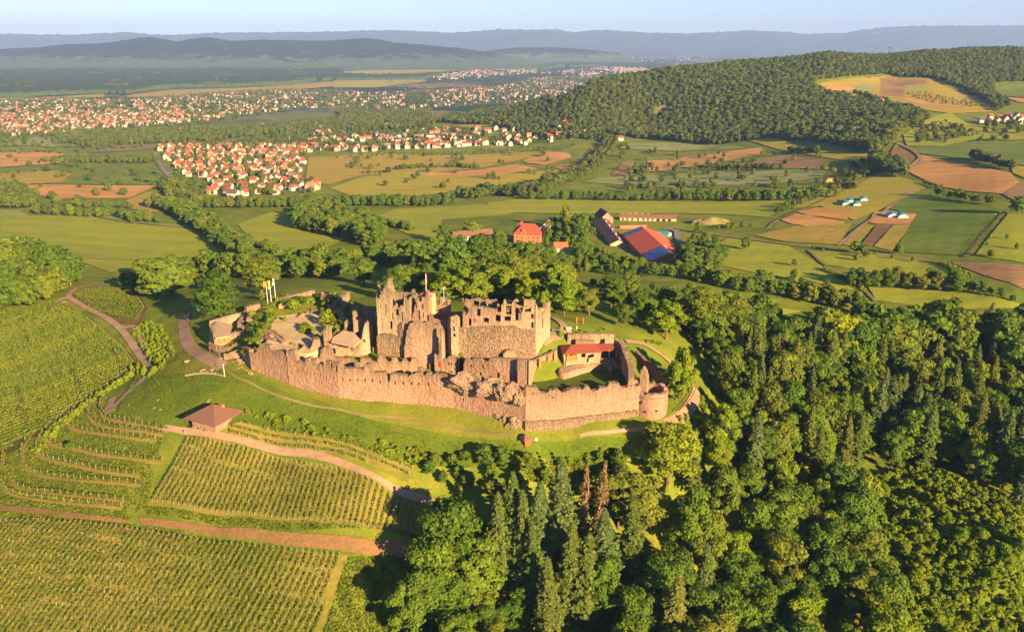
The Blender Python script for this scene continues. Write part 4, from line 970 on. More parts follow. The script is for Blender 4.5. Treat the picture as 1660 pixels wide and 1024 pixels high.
# red roofed house + open shed
def rel(root, o): o.parent = root; o.matrix_parent_inverse = __import__('mathutils').Matrix.Translation(-Vector(root.location)); return o
rh = empty('courtyard_house', (*u2(945,592,2.2), 2.2), label='long low stone house with red tiled roof and orange boarded gate in the court', cat='house')
a0, a1 = Vector(u2(917,593,2.2)), Vector(u2(972,590,2.2)); dirv = (a1 - a0).normalized(); nv_ = Vector((-dirv.y, dirv.x))
ze = zpy(a0.y - 1, 573.5)
b0, b1 = a0 - nv_ * 1 - dirv * .8, a1 - nv_ * 1 + dirv * .8
rid0, rid1 = a0 + nv_ * 5 + dirv * 3.4, a1 + nv_ * 5 - dirv * 1.4
bk0, bk1 = a0 + nv_ * 10 - dirv * .8, a1 + nv_ * 10 + dirv * .8
zr_ = zpy(rid0.y, 558.5)
vs = [(*b0, ze), (*b1, ze), (*rid1, zr_), (*rid0, zr_), (*bk1, ze), (*bk0, ze)]; vs += [(a, b, c_ - .25) for a, b, c_ in vs]
rel(rh, link('roof', mesh_py('roof', vs, [(0,1,2,3),(3,2,4,5),(1,4,2),(0,3,5),(6,7,1,0),(7,10,4,1),(10,11,5,4),(11,6,0,5),(9,8,7,6),(11,10,8,9)], M['roof_red'])))
child_wall(rh, 'wall', [tuple(a0), tuple(a1)], 0, None, topz=[ze - .1, ze - .1], thick=.7, jag=0, seed=70, mats='plaster', flat=True, holes=[(925,579,4.5,3.0),(946,576,1.6,1.6),(956,578,1.4,1.4),(960,576.5,1.2,1.4),(952.5,584,.8,2.2)])
child_wall(rh, 'wall', [tuple(a0 + nv_ * .72), tuple(a0 + nv_ * 9)], 0, None, topz=[ze - .1, ze - .1], thick=.7, jag=0, seed=71, mats='plaster', flat=True)
child_wall(rh, 'wall', [tuple(a1 + nv_ * .72), tuple(a1 + nv_ * 9)], 0, None, topz=[ze - .1, ze - .1], thick=.7, jag=0, seed=72, mats='plaster', flat=True)
p = a0 + dirv * (9 / 55 * (a1 - a0).length); zz = zpy(p.y, 581)
mb = MB(); mb.box((p.x, p.y + .25, zz - 1.6), (4.4, .15, 3.0), math.atan2(dirv.y, dirv.x)); rel(rh, link('boarded_gate', mb.mesh('boarded_gate', M['orange_door'])))
sh = empty('open_shed', (*u2(985,583,3), 3), label='open timber shed with a small red roof beside the courtyard house', cat='shed')
s0, s1 = Vector(u2(973,584,3)), Vector(u2(999,583,3)); zt1 = zpy(s0.y, 567); zt2 = zpy(s0.y + 5, 557)
vs = [(s0.x - .8, s0.y - .8, zt1), (s1.x + .8, s1.y - .8, zt1), (s1.x - .6, s1.y + 5, zt2), (s0.x - 2.5, s0.y + 5, zt2)]; vs += [(a, b, c_ - .25) for a, b, c_ in vs]
rel(sh, link('roof', mesh_py('roof', vs, [(0,1,2,3),(7,6,5,4),(0,4,5,1),(1,5,6,2),(2,6,7,3),(3,7,4,0)], M['roof_red'])))
for t in (0, .55, 1):
    p = s0.lerp(s1, t); mb = MB(); mb.box((p.x, p.y, 1), (.35, .35, zt1 - 1.3)); rel(sh, link('post', mb.mesh('post', M['white'] if t == .55 else M['timber_grey'])))
mb = MB(); c_ = s0.lerp(s1, .5); mb.box((c_.x - .3, c_.y + 4.6, 1), (8, .2, zt1 - .6)); rel(sh, link('back_wall', mb.mesh('back_wall', M['timber'])))
mb = MB(); mb.box((c_.x, c_.y - .1, 1.2), ((s1 - s0).length, .5, 2.6)); rel(sh, link('parapet', mb.mesh('parapet', M['stone_inner'])))

# wooden ramp: deck planks, each one a board
ramp_pts = [unz(843,569,8.8), unz(862,562,9.4), unz(880,553,10.2), unz(893,543,11.2), unz(903,533,12.0)]
rp = empty('wooden_ramp', ramp_pts[0], label='planked wooden ramp climbing along the foot of the eastern palace', cat='ramp')
inv = __import__('mathutils').Matrix.Translation(-Vector(ramp_pts[0]))
for i in range(4):
    a, b = Vector(ramp_pts[i]), Vector(ramp_pts[i + 1]); d = b - a; k = max(2, int(d.length / 1.5)); nrm_ = Vector((-d.y, d.x, 0)).normalized()
    for j in range(k):
        p0 = a.lerp(b, (j + .05) / k); p1 = a.lerp(b, (j + .93) / k); mb = MB()
        vv_ = [p0 - nrm_ * 1.7, p1 - nrm_ * 1.7, p1 + nrm_ * 1.7, p0 + nrm_ * 1.7]
        mb.add([tuple(q) for q in vv_] + [(q.x, q.y, q.z - .2) for q in vv_], [(0,1,2,3),(7,6,5,4),(0,4,5,1),(1,5,6,2),(2,6,7,3),(3,7,4,0)])
        rel(rp, link('plank', mb.mesh('plank', M['timber_grey'])))
    for s_ in (-1.55, 1.55):
        mb = MB(); mb.tube(a + nrm_ * s_ - Vector((0, 0, .35)), b + nrm_ * s_ - Vector((0, 0, .35)), .18); rel(rp, link('beam', mb.mesh('beam', M['timber'])))
    mb = MB(); mb.box((a.x, a.y, a.z - 5), (.4, .4, 4.6)); rel(rp, link('post', mb.mesh('post', M['timber'])))
# info shelter, pillars, bins by the path
x, y, z = unz(922,534,10.5); zg_ = float(H(x, y))
ib = empty('info_shelter', (x, y, zg_), .1, 'small shelter box with pale metal roof beside the castle path', 'shelter')
mb = MB(); mb.box((0, 0, 0), (2.4, 1.6, 1.6)); link('body', mb.mesh('body', M['timber_grey']), ib)
mb = MB(); mb.add([(-1.5,-1.1,1.62),(1.5,-1.1,1.62),(1.5,1.1,2.0),(-1.5,1.1,2.0),(-1.5,-1.1,1.74),(1.5,-1.1,1.74),(1.5,1.1,2.12),(-1.5,1.1,2.12)], [(3,2,1,0),(4,5,6,7),(0,1,5,4),(1,2,6,5),(2,3,7,6),(3,0,4,7)]); link('roof', mb.mesh('roof', M['metal']), ib)
for a, b, l_ in ((934.5,523,'left reddish timber gate pillar by the castle path'), (945,524,'right leaning reddish timber gate pillar by the castle path')):
    x, y, z = G(a, b); mb = MB(); mb.box((0, 0, -.3), (.7, .7, 3.4), .3, .85); o = link('gate_pillar', mb.mesh('gate_pillar', M['timber_red']), None, (x, y, z)); tag(o, l_, 'pillar')
x, y, z = G(935,533); mb = MB(); mb.box((0, 0, 0), (.6, .15, 1.5)); mb.box((0, 0, 0), (.12, .12, .3)); o = link('notice_board', mb.mesh('notice_board', M['white']), None, (x, y, z)); tag(o, 'white notice board standing beside the path below the gate pillars', 'sign')

# flag terrace on the north-west side
FT = [unz(400,499,8), unz(425,492,8.2), unz(450,485,8.5), unz(480,478,9), unz(510,471,9)]
castle_wall('terrace_parapet', 'long straight brown parapet wall carrying the three flagpoles', 'wall', [q[:2] for q in FT], -4, None, topz=[8.6, 8.6, 8.6, 9.3, 9.4], thick=2.2, jag=.15, seed=80, mats='stone_inner')
castle_wall('outwork_wall', 'crumbling knobbly stone outwork left of the grassy west bank', 'castle wall', [unz(395,534,3)[:2], unz(396,520,4)[:2], unz(403,508,5)[:2], unz(412,502,6)[:2]], -6, None, topz=[2, 4, 5.5, 7.5], thick=3.4, seed=81, jag=.9, mats='stone_inner')
sheet('grass_mound', [u2(a, b, 7) for a, b in [(398,552),(398,535),(405,515),(420,500),(445,489),(520,474),(560,474),(566,492),(520,500),(480,500),(452,508),(438,522),(428,548),(410,566)]], M['lawn'], off=.2)
for k, (px, pb, pt) in enumerate(((434.3,492,456.5), (440,490,454.5), (447.2,487.5,451))):
    x, y, z = unz(px, pb, 8.8); ztp = zpy(y, pt)
    fp = empty('flagpole', (x, y, z - .5), 0, ['white flagpole with a small furled red, gold and black flag on the terrace wall', 'middle white flagpole with a long hanging yellow banner', 'rightmost tallest white flagpole with a pale furled banner'][k], 'flagpole', 'flagpoles on the terrace wall')
    mb = MB(); mb.tube((0, 0, 0), (0, 0, ztp - z + .5), .17, .09); link('pole', mb.mesh('pole', M['pole']), fp)
    h_ = ztp - z + .5; L_ = (2.6, 4.6, 3.5)[k]
    cols = ((M['flag_red'], M['flag_yellow']), (M['flag_yellow'],), (M['pole'],))[k]
    n_ = 8
    for ci, cm in enumerate(cols):
        vs = []; fs = []
        for j in range(n_ + 1):
            t = j / n_; x0 = -.15 - .45 * ci; wv = .25 * math.sin(t * 7 + k)
            vs += [(x0, .12 + wv * .4, h_ - .2 - L_ * t), (x0 - .75 + .2 * math.sin(t * 5), .12 - wv, h_ - .2 - L_ * t - .2)]
        fs = [(2 * j, 2 * j + 1, 2 * j + 3, 2 * j + 2) for j in range(n_)]
        link('flag', mesh_py('flag', vs, fs, cm, True), fp)
x, y, z = u2(691,474,zr + 1.2)[0], u2(691,474,zr + 1.2)[1], zr + 1
fp = empty('flagpole', (x, y, z), 0, 'tall flagpole with a long reddish banner on the red roofed turret', 'flagpole')
ztp = zpy(y, 443); mb = MB(); mb.tube((0, 0, 0), (0, 0, ztp - z), .14, .08); link('pole', mb.mesh('pole', M['pole']), fp)
mb = MB(); mb.box((.25, 0, (ztp - z) * .45), (.5, .06, (ztp - z) * .5)); link('flag', mb.mesh('flag', M['brickred']), fp)
x, y, z = u2(719,482,zr)[0], u2(719,482,zr)[1] + 2, zr - 3; ztp = zpy(y, 467)
mb = MB(); mb.tube((0, 0, 0), (0, 0, ztp - z), .1, .07); mb.box((0, 0, ztp - z - .1), (1.6, .5, .15)); o = link('antenna_mast', mb.mesh('antenna_mast', M['pole']), None, (x, y, z)); tag(o, 'thin white antenna mast behind the central palace ruin', 'mast')

# barbican at the west gate
bb_ = empty('west_gatehouse', (*u2(362,552,-1), -1), label='low west gatehouse with a bright orange wooden gate and mossy flat roofs', cat='gatehouse')
child_wall(bb_, 'wall', [u2(340,540,-1), u2(347,556,-1), u2(372,551,-1), u2(392,544,-1)], -5, [(338,525),(345,541),(350,546),(372,543),(392,532)], thick=1.4, seed=82, jag=.3, mats='stone_inner')
p0, p1 = Vector(u2(348,556,-1)), Vector(u2(372,551.5,-1)); zz0, zz1 = zpy(p0.y, 557), zpy(p0.y, 548)
mb = MB(); d = (p1 - p0); c_ = p0.lerp(p1, .5); 
for k in range(3):
    q = p0.lerp(p1, (k + .5) / 3); m2 = MB(); m2.box((q.x, q.y - .35, zz0), (d.length / 3 - .25, .2, zz1 - zz0), math.atan2(d.y, d.x)); rel(bb_, link('gate_leaf', m2.mesh('gate_leaf', M['orange_door'])))
vs = [unz(341,530,2.6), unz(349,548,2.4), unz(373,544,2.4), unz(376,526,3.0), unz(352,520,3.4)]; vs += [(a, b, c_ - .6) for a, b, c_ in vs]
rel(bb_, link('roof', mesh_py('roof', vs, [(0,1,2,3,4),(0,5,6,1),(1,6,7,2),(2,7,8,3),(3,8,9,4),(4,9,5,0)], M['roof_flat'])))
castle_wall('gate_wall', 'sunlit straight wall behind the west gatehouse', 'castle wall', [u2(340,528,0), u2(372,524,1), u2(394,518,2)], -4, [(340,520),(353,516),(372,511),(394,506)], thick=1.3, seed=83, jag=.15, mats='plaster')
castle_wall('gate_wall', 'low grey ring wall round the west gate terrace', 'castle wall', [u2(338,560,-2), u2(350,567,-3), u2(372,570,-3.5), u2(390,562,-3.5)], -7, [(338,555),(343,559),(360,562),(375,561),(384,556),(390,548)], thick=1.2, seed=84, jag=.35, mats='stone_grey')
castle_wall('retaining_wall', 'sunlit retaining wall on the lawn below the west gatehouse', 'wall', [g2(358,578), g2(364,585), g2(391,579)], -9, [(357,571),(364,574),(372,571),(391,565)], thick=1.0, seed=85, jag=.2, mats='stone_inner')
castle_wall('retaining_wall', 'low crumbling ramp wall beside the dirt track at the west gate', 'wall', [g2(336,566), g2(345,574), g2(356,580)], -9, [(334,560),(345,567),(356,574)], thick=.9, seed=86, jag=.3, mats='stone_grey')
# red railed footbridge into the court
fb = empty('footbridge', unz(428,533,6.6), label='narrow footbridge with red railings descending into the west court', cat='footbridge')
a, b = Vector(unz(428,531,7.0)), Vector(unz(461,555,6.4)); d = (b - a); nn = Vector((-d.y, d.x, 0)).normalized(); k = 12
for j in range(k):
    p0, p1 = a.lerp(b, (j + .05) / k), a.lerp(b, (j + .93) / k); mb = MB(); vv_ = [p0 - nn, p1 - nn, p1 + nn, p0 + nn]
    mb.add([tuple(q) for q in vv_] + [(q.x, q.y, q.z - .2) for q in vv_], [(0,1,2,3),(7,6,5,4),(0,4,5,1),(1,5,6,2),(2,6,7,3),(3,7,4,0)]); rel(fb, link('plank', mb.mesh('plank', M['timber_grey'])))
for s_ in (-1, 1):
    mb = MB(); up = Vector((0, 0, 1.1))
    mb.tube(a + nn * s_ + up, b + nn * s_ + up, .09); mb.tube(a + nn * s_ + up * .5, b + nn * s_ + up * .5, .06)
    for j in range(9): p0 = a.lerp(b, j / 8) + nn * s_; mb.tube(p0, p0 + up, .06)
    rel(fb, link('railing', mb.mesh('railing', M['timber_red'])))
castle_wall('court_wall', 'rounded ruined wall edge along the sandy west court', 'castle wall', [u2(424,556,2), u2(440,562,2), u2(470,575,1)], -5, [(424,540),(436,543),(445,552),(455,560),(470,572)], thick=2, seed=88, jag=.5, mats='stone_inner')
castle_wall('court_wall', 'dark ivy covered wall closing the sandy court on the east side', 'castle wall', [u2(545,520,5.5), u2(556,535,4), u2(566,545,3)], -1, None, topz=[12, 11, 9], thick=2, seed=89, jag=.6, mats='stone_inner')
castle_wall('court_wall', 'shaded broken wall at the north edge of the west court', 'castle wall', [u2(505,505,6), u2(530,508,6), u2(552,500,6), u2(568,492,6)], 2, None, topz=[7, 8.5, 11, 13], thick=1.6, seed=90, jag=.8, mats='stone_inner')

# ruined wall stubs and partition walls standing in the courts
RS = [(447,548,462,556,4,3,'low broken wall beside the footbridge end'), (470,566,492,570,3,4,'short broken wall at the south edge of the sandy court'), (512,556,526,562,3.5,5,'broken wall left of the chimney shard'), (548,590,553,598,0,4,'cross wall stub in the narrow western terrace'),
      (566,600,569,607,-3,4,'small cross wall behind the curtain wall merlons'), (604,520,611,535,5,6,'broken wall running back from the gable tower'), (556,532,570,534,5,4,'low wall behind the flat roof'), (484,515,500,510,5.5,3,'low curved wall on the sandy court'), (535,505,548,512,6,5,'mossy wall end at the ivy corner'),
      (700,600,706,590,-1.5,4,'low cross wall left of the gatehouse'), (672,600,684,602,-1.5,3.5,'end block of the inner battlement wall'), (776,566,800,567,6,4,'low wall in front of the palace base'), (838,573,856,571,6,5,'broken wall at the right foot of the palace'), (876,590,896,584,1,4,'broken wall behind the buttresses'), (905,572,912,560,4,5,'broken wall at the corner of the ramp'),
      (1000,590,1006,600,0,4,'stub at the foot of the curved wall'), (590,560,604,566,3,4,'low wall at the foot of the pale shard'), (618,556,626,566,4,5,'slim wall remnant under the gable tower'), (735,560,750,566,6,5,'wall remnant at the foot of the stair tower'), (640,520,654,520,9,6,'broken partition inside the gable tower'),
      (415,548,424,558,2,3.5,'broken wall on the green bastion slope'), (403,520,413,512,5,3,'low stone edge on the outwork slope'), (452,500,470,496,7.5,2,'thin stone edge in the grass mound'), (520,482,540,486,8.5,3,'crumbling wall top at the north edge')]
for i, (a, b, a2, b2, z, hh, lab) in enumerate(RS):
    p, q = u2(a, b, z), u2(a2, b2, z); r = random.Random(i)
    castle_wall('wall_stub', lab, 'ruin', [p, q], z - 4, None, topz=[z + hh * r.uniform(.5, .9), z + hh * r.uniform(.4, .8)], thick=r.uniform(.9, 1.5), seed=200 + i, jag=1.3, cell=.6, mats='stone_inner')

TS = [(697,566,703,566,5,508,'slim upright pier in front of the central ruin'), (676,575,684,576,3,500,'tall narrow pier against the central ruin front'), (705,572,713,574,3,528,'stepped shard right of the foundation wall'), (648,575,655,577,3,522,'stepped shard at the right foot of the gable tower'),
      (600,556,606,556,4,520,'broken pillar beside the pale shard'), (560,548,565,548,5,518,'thin leaning wall pillar behind the flat roof'), (716,562,721,562,6,520,'thin jagged wall edge left of the stair tower')]
for i, (a, b, a2, b2, z, pt, lab) in enumerate(TS):
    p, q = u2(a, b, z), u2(a2, b2, z)
    castle_wall('wall_pier', lab, 'ruin', [p, q], z - 5, [(a, pt + 3), ((a + a2) / 2, pt), (a2, pt + 9)], thick=1.3, seed=300 + i, jag=.6, cell=.6, mats='stone_inner')
# ================================================================ vegetation
def quads(name, C_, N_, S_, m, rs_, bend=.25):
    """leaf sprays: one small bent quad per centre C_, facing N_, size S_"""
    n_ = len(C_); r = rs_.normal(size=(n_, 3)); N_ = N_ / np.linalg.norm(N_, axis=1, keepdims=True)
    A = np.cross(N_, r); A /= np.linalg.norm(A, axis=1, keepdims=True); B = np.cross(N_, A)
    S_ = S_[:, None]; asp = rs_.uniform(.7, 1.3, (n_, 1))
    v = np.stack([C_ - A * S_ * asp, C_ - B * S_ + N_ * S_ * bend, C_ + A * S_ * asp, C_ + B * S_ - N_ * S_ * bend], 1).reshape(-1, 3)
    return mesh_np(name, v, np.arange(4 * n_).reshape(n_, 4), m)
def crown_mesh(seed, n_, leaf, m, shape='round', H_=16.0, Wd=12.0):
    """broadleaf crown of real size: leafy bosses spread through an uneven volume, gaps between them"""
    r = np.random.RandomState(seed); nb = {'round': 46, 'tall': 42, 'bush': 14, 'loose': 34}[shape]; sm = 1 if shape == 'bush' else .74
    cs = []; rad = []
    base = .26 if shape != 'bush' else .05
    for k in range(nb):
        t = (k + .5) / nb; zz = base + (1 - base) * (t ** .8) * .93; e = math.sin(min(1, max(0.02, (zz - base * .7) / (1 - base * .7))) ** .8 * math.pi * .97) ** .6
        if shape == 'tall': e *= .8
        a = k * 2.4 + r.uniform(-.5, .5); q = e * r.uniform(.35, .78) * (1 if r.rand() > .2 else .3)
        cs.append((math.cos(a) * q * Wd / 2, math.sin(a) * q * Wd / 2, zz * H_ - .06 * H_)); rad.append(sm * Wd * r.uniform(.11, .24) * (1 if shape != 'loose' else .8))
    cs = np.array(cs); rad = np.array(rad); cs += r.normal(size=cs.shape) * Wd * .02
    w_ = rad ** 2; k = r.choice(nb, n_, p=w_ / w_.sum())
    d = r.normal(size=(n_, 3)); d[:, 2] = np.abs(d[:, 2]) * 1.0 - .35 * (r.rand(n_) < .5); d /= np.linalg.norm(d, axis=1, keepdims=True)
    rr = rad[k] * (r.rand(n_) ** .25) * r.uniform(.85, 1.15, n_) * np.where(r.rand(n_) < .1, r.uniform(1.1, 1.45, n_), 1)
    p = cs[k] + d * rr[:, None] * np.array([1, 1, .8])
    c0 = np.array([0, 0, H_ * .5]); out = p - c0; out /= np.linalg.norm(out, axis=1, keepdims=True)
    N_ = d * .9 + out * .35 + r.normal(size=(n_, 3)) * .42
    dist = ((p[:, None, :] - cs[None]) ** 2).sum(-1) < (rad[None] * .72) ** 2
    keep = ~dist.any(1) | (r.rand(n_) < .12)
    p = p[keep]; N_ = N_[keep]
    return quads('crown', p, N_, r.uniform(.6, 1.25, len(p)) * leaf, m, r)
def conifer_mesh(seed, n_, leaf, m, H_=28.0, Wd=8.5, gap=.0):
    r = np.random.RandomState(seed); C_ = []; N_ = []; S_ = []
    tiers = 26; per = 9; tot = tiers * per; each = max(4, n_ // tot)
    for t in range(tiers):
        f = t / (tiers - 1); z = H_ * (.10 + .90 * f) ; L = Wd / 2 * ((1 - f) ** .72 * .93 + .06) * r.uniform(.85, 1.1)
        if f < .12: L *= .75
        for k in range(per):
            if r.rand() < gap: continue
            a = (k + r.uniform(-.3, .3)) / per * 6.2832 + t * 1.1; l = L * r.uniform(.65, 1.15); ne = int(each * (.5 + l / Wd * 2))
            s = r.rand(ne) ** .7; side = r.normal(size=ne) * l * .16 * (1.1 - s * .6)
            x = math.cos(a) * l * s - math.sin(a) * side; y = math.sin(a) * l * s + math.cos(a) * side
            zz = z + .12 * l * s - .42 * l * s ** 2 - np.abs(side) * .35 + r.normal(size=ne) * .12
            C_.append(np.stack([x, y, zz], 1)); nn_ = np.stack([np.cos(a) * np.ones(ne) * .55 + r.normal(size=ne) * .35, np.sin(a) * np.ones(ne) * .55 + r.normal(size=ne) * .35, .9 + r.normal(size=ne) * .3], 1)
            N_.append(nn_); S_.append(r.uniform(.6, 1.2, ne) * leaf)
    return quads('crown', np.concatenate(C_), np.concatenate(N_), np.concatenate(S_), m, r, .45)
def trunk_mesh(H_, r0, m, limbs=0, seed=0, spread=4.0):
    mb = MB(); rr = random.Random(seed); p = Vector((0, 0, -1.2)); k = 5
    pts_ = [Vector((rr.uniform(-.25, .25) * i, rr.uniform(-.25, .25) * i, -1.2 + (H_ + 1.2) * i / k)) for i in range(k + 1)]
    for i in range(k): mb.tube(pts_[i], pts_[i + 1], r0 * (1 - i / k * .8) + .04, r0 * (1 - (i + 1) / k * .8) + .04, 7)
    for j in range(limbs):
        a = j * 2.4 + rr.uniform(-.4, .4); b = pts_[2 + j % 3]; e = b + Vector((math.cos(a) * spread, math.sin(a) * spread, rr.uniform(1.5, 4.5)))
        mid = b.lerp(e, .5) + Vector((0, 0, .6)); mb.tube(b, mid, r0 * .4, r0 * .25, 5); mb.tube(mid, e, r0 * .25, r0 * .08, 5)
    return mb.mesh('trunk', m)
# reference sizes: broadleaf 16 m x 12 m, conifer 28 m x 8.5 m, bush 3.2 m x 4.4 m
BH = [crown_mesh(s, 13000, .31, M['leaf'], sh) for s, sh in ((1,'round'),(2,'round'),(3,'round'),(4,'tall'),(5,'loose'),(6,'round'))]
BHb = [crown_mesh(s, 13000, .31, M['leaf_bright'], sh) for s, sh in ((7,'round'),(8,'loose'))]
BL = [crown_mesh(s, 1500, .85, M['far_leaf'], sh) for s, sh in ((11,'round'),(12,'round'),(13,'tall'),(14,'round'),(15,'loose'),(16,'round'))]
BM = [crown_mesh(s, 3600, .58, M['leaf'], sh) for s, sh in ((31,'round'),(32,'round'),(33,'tall'),(34,'loose'))]
CH = [conifer_mesh(s, 11000, .34, M['needle'], gap=g_) for s, g_ in ((21, .05), (22, .12), (23, .2))]
CD_ = [conifer_mesh(24, 2600, .34, M['needle_dead'], gap=.4, Wd=6)]
SHm = [crown_mesh(s, 700, .30, M['leaf'], 'bush', 3.2, 4.4) for s in (41, 42, 43, 44)]
SHb = [crown_mesh(s, 700, .30, M['leaf_bright'], 'bush', 3.2, 4.4) for s in (45, 46)]
TK = [trunk_mesh(11, .38, M['bark'], 7, s) for s in (1, 2, 3)]
TKc = [trunk_mesh(22, .36, M['bark_pale'], 0, s) for s in (4, 5)]
TKs = [trunk_mesh(2.2, .08, M['bark'], 3, 6, .8)]
TREES = []      # (kind, x, y, z, height, width, size-score, label, group, opts)
def add_tree(kind, x, y, h, w_=None, label=None, group=None, opt=None, z=None):
    z = float(H(x, y)) if z is None else z
    if kind == 'broadleaf' and y > 420 and label != 'v' and h > 6.5:
        k = 1.3 if y < 1500 else 1.0; w_ = (w_ or h * .85) * (k + .1); h *= k
    px_, py_ = pxof(x, y, z + h * .6); d = math.hypot(x, y); vis = -70 < px_ < 1730 and -50 < py_ < 1150
    TREES.append([kind, x, y, z, h, w_, h / d * (1 if vis else .0), label, group, opt])
OCC = {}
def free(x, y, r):
    k = (int(x // 6), int(y // 6))
    for i in (-1, 0, 1):
        for j in (-1, 0, 1):
            for a, b, c_ in OCC.get((k[0] + i, k[1] + j), ()):
                if (a - x) ** 2 + (b - y) ** 2 < (max(r, c_) * .95) ** 2: return False
    OCC.setdefault(k, []).append((x, y, r)); return True
def scatter(poly, spacing, kinds, hr, label, group, excl=(), seed=0, wf=(.68, .9), opt=None, check=True):
    rr = random.Random(seed); xs = [p[0] for p in poly]; ys = [p[1] for p in poly]; x0, x1, y0, y1 = min(xs), max(xs), min(ys), max(ys)
    nx_ = int((x1 - x0) / spacing) + 1; ny_ = int((y1 - y0) / spacing) + 1
    X = x0 + (np.arange(nx_)[None, :] + (np.arange(ny_)[:, None] % 2) * .5) * spacing; Y = y0 + np.arange(ny_)[:, None] * spacing + X * 0
    r = np.random.RandomState(seed + 1); X = X + r.uniform(-.42, .42, X.shape) * spacing; Y = Y + r.uniform(-.42, .42, Y.shape) * spacing
    X = X.ravel(); Y = Y.ravel(); ok = inpoly(X, Y, poly)
    for e in excl: ok &= ~inpoly(X, Y, e)
    for x, y in zip(X[ok], Y[ok]):
        x = float(x); y = float(y)
        if check and y < 1000 and not free(x, y, spacing * .5): continue
        k = rr.choices([q[0] for q in kinds], [q[1] for q in kinds])[0]; h = rr.uniform(*hr) * (1.25 if k == 'conifer' else 1)
        add_tree(k, x, y, h, h * rr.uniform(*wf) if k != 'conifer' else h * rr.uniform(.33, .42), label, group, (rr.choice(['bright', None, None, None]) if opt == 'mix' else opt))
def row(pp, spacing, hr, label, group, kind='broadleaf', jit=2.5, n_rows=1, gap=4.5, seed=0, wf=(.7, .95), opt=None, off=0):
    c_ = [Vector(G(a, b)[:2]) for a, b in pp]; rr = random.Random(seed + len(pp) + int(pp[0][0]))
    for i in range(len(c_) - 1):
        a, b = c_[i], c_[i + 1]; L = (b - a).length; k = max(1, int(L / spacing)); nr = Vector((-(b - a).y, (b - a).x)).normalized()
        for j in range(k):
            for q in range(n_rows):
                p = a.lerp(b, (j + rr.random() * .7) / k) + nr * ((q - (n_rows - 1) / 2) * gap + rr.uniform(-jit, jit)); h = rr.uniform(*hr)
                if p.y < 1000 and not free(p.x, p.y, spacing * .35): continue
                add_tree(kind, p.x, p.y, h, h * rr.uniform(*wf), label, group, opt)
def top_tree(px, py, h, w_, label, kind='broadleaf', opt=None, group=None):
    x, y, z = G(px, py, h * .97); free(x, y, w_ * .4); add_tree(kind, x, y, h, w_, label, group, opt)
    TREES[-1][6] += 5        # always an individual
B_, C__ = [('broadleaf', 1)], [('conifer', 1)]
# --- singled-out trees (crown top px, height, width)
for a in [
 (497,524,9.5,11,'small bright green tree growing in the sandy west court','bright'),
 (517,405,17,16,'big round tree standing alone north of the flagpole terrace',None),
 (588,428,14,16,'broad dome shaped tree north west of the gable tower',None),
 (258,434,22,24,'big tree at the corner of the small vineyard beside the track',None),
 (350,440,27,33,'largest broad crowned tree beside the dirt track at the west gate',None),
 (228,426,14,14,'half shaded tree between the long shadow and the small vineyard',None),
 (632,455,12,13,'bushy tree just behind the point of the great gable tower',None),
 (700,402,22,17,'tall bright tree behind the turret flagpole',"bright"),
 (735,408,24,20,'massive bright green tree behind the eastern palace','bright'),
 (772,400,23,19,'large tree behind the gap between the two palaces','bright'),
 (838,432,20,14,'tall rounded tree right behind the eastern palace windows',None),
 (862,428,19,14,'dark tree behind the right end of the eastern palace',None),
 (916,452,20,15,'spreading tree at the bend of the castle path','bright'),
 (1040,478,17,12,'yellowish tree at the left edge of the big clump north east of the castle',None),
 (1083,486,22,24,'huge bright round tree above the grass slope north east of the castle','bright'),
 (1113,562,25,17,'towering bright tree directly behind the round tower','bright'),
 (1100,585,20,14,'tree crowding the stepped track right of the round tower','bright'),
 (1016,632,8,8,'small tree clinging to the wall beside the round tower','bright'),
 (1062,696,13,13,'thin crowned tree on the slope below the round tower',None),
 (735,812,36,30,'large spreading broadleaf tree at the lower edge of the wood','None'),
 (705,872,30,25,'broad tree beside the lower vineyard corner',None),
 (775,885,28,22,'bushy green tree in front of the dark conifers',None),
 (725,930,24,22,'lowest broad tree left of the tall conifers',None),
 (985,905,30,16,'narrow shaded tree right of the blue green spruce',None),
 (1165,712,16,14,'bright tree right of the solitary tall spruce','bright'),
 (1205,675,18,12,'narrow broadleaf tree right of the stepped track',None),
 (1045,770,30,20,'rounded tree between the two groups of spruces',None),
 (1120,800,30,21,'dense tree below the solitary tall spruce',None),
 (718,372,14,12,'dark round tree at the left end of the farm',None),
 (765,364,16,15,'very broad tree beside the manor house',None),
 (808,378,11,11,'round tree left of the red manor house',None),
 (888,374,13,8,'egg shaped tree right of the manor house',None),
 (918,343,20,12,'tallest yellow green tree behind the farmyard',None),
 (945,362,20,14,'tall tree between farmyard roofs',None),
 (950,352,16,10,'slender tree left of the brick barn',None),
 (1150,830,30,19,'leafy crown low in the wood under the solitary spruce',None),
 (172,328,17,13,'single dense tree standing at the foot of the brown field',None),
 (957,468,15,14,'rounded tree behind the red roofed courtyard house',None),
 (992,460,15,14,'tree at the start of the orchard behind the courtyard house',None),
 (1010,492,13,12,'shaded tree left of the yellowish one north east of the castle',None),
 (880,470,15,12,'tree leaning over the right end of the eastern palace','bright'),
 (655,440,14,14,'tree showing above the notch of the gable tower',None),
 (420,432,17,20,'broad tree just behind the flagpoles',None),
 (1655,325,15,16,'big dark tree at the right edge above the crop field',None),
 (111,716,4.5,4.5,'small round fruit tree on the vineyard terraces',None)]:
    top_tree(a[0], a[1], a[2], a[3], a[4], 'broadleaf', 'bright' if a[5] == 'bright' else None)
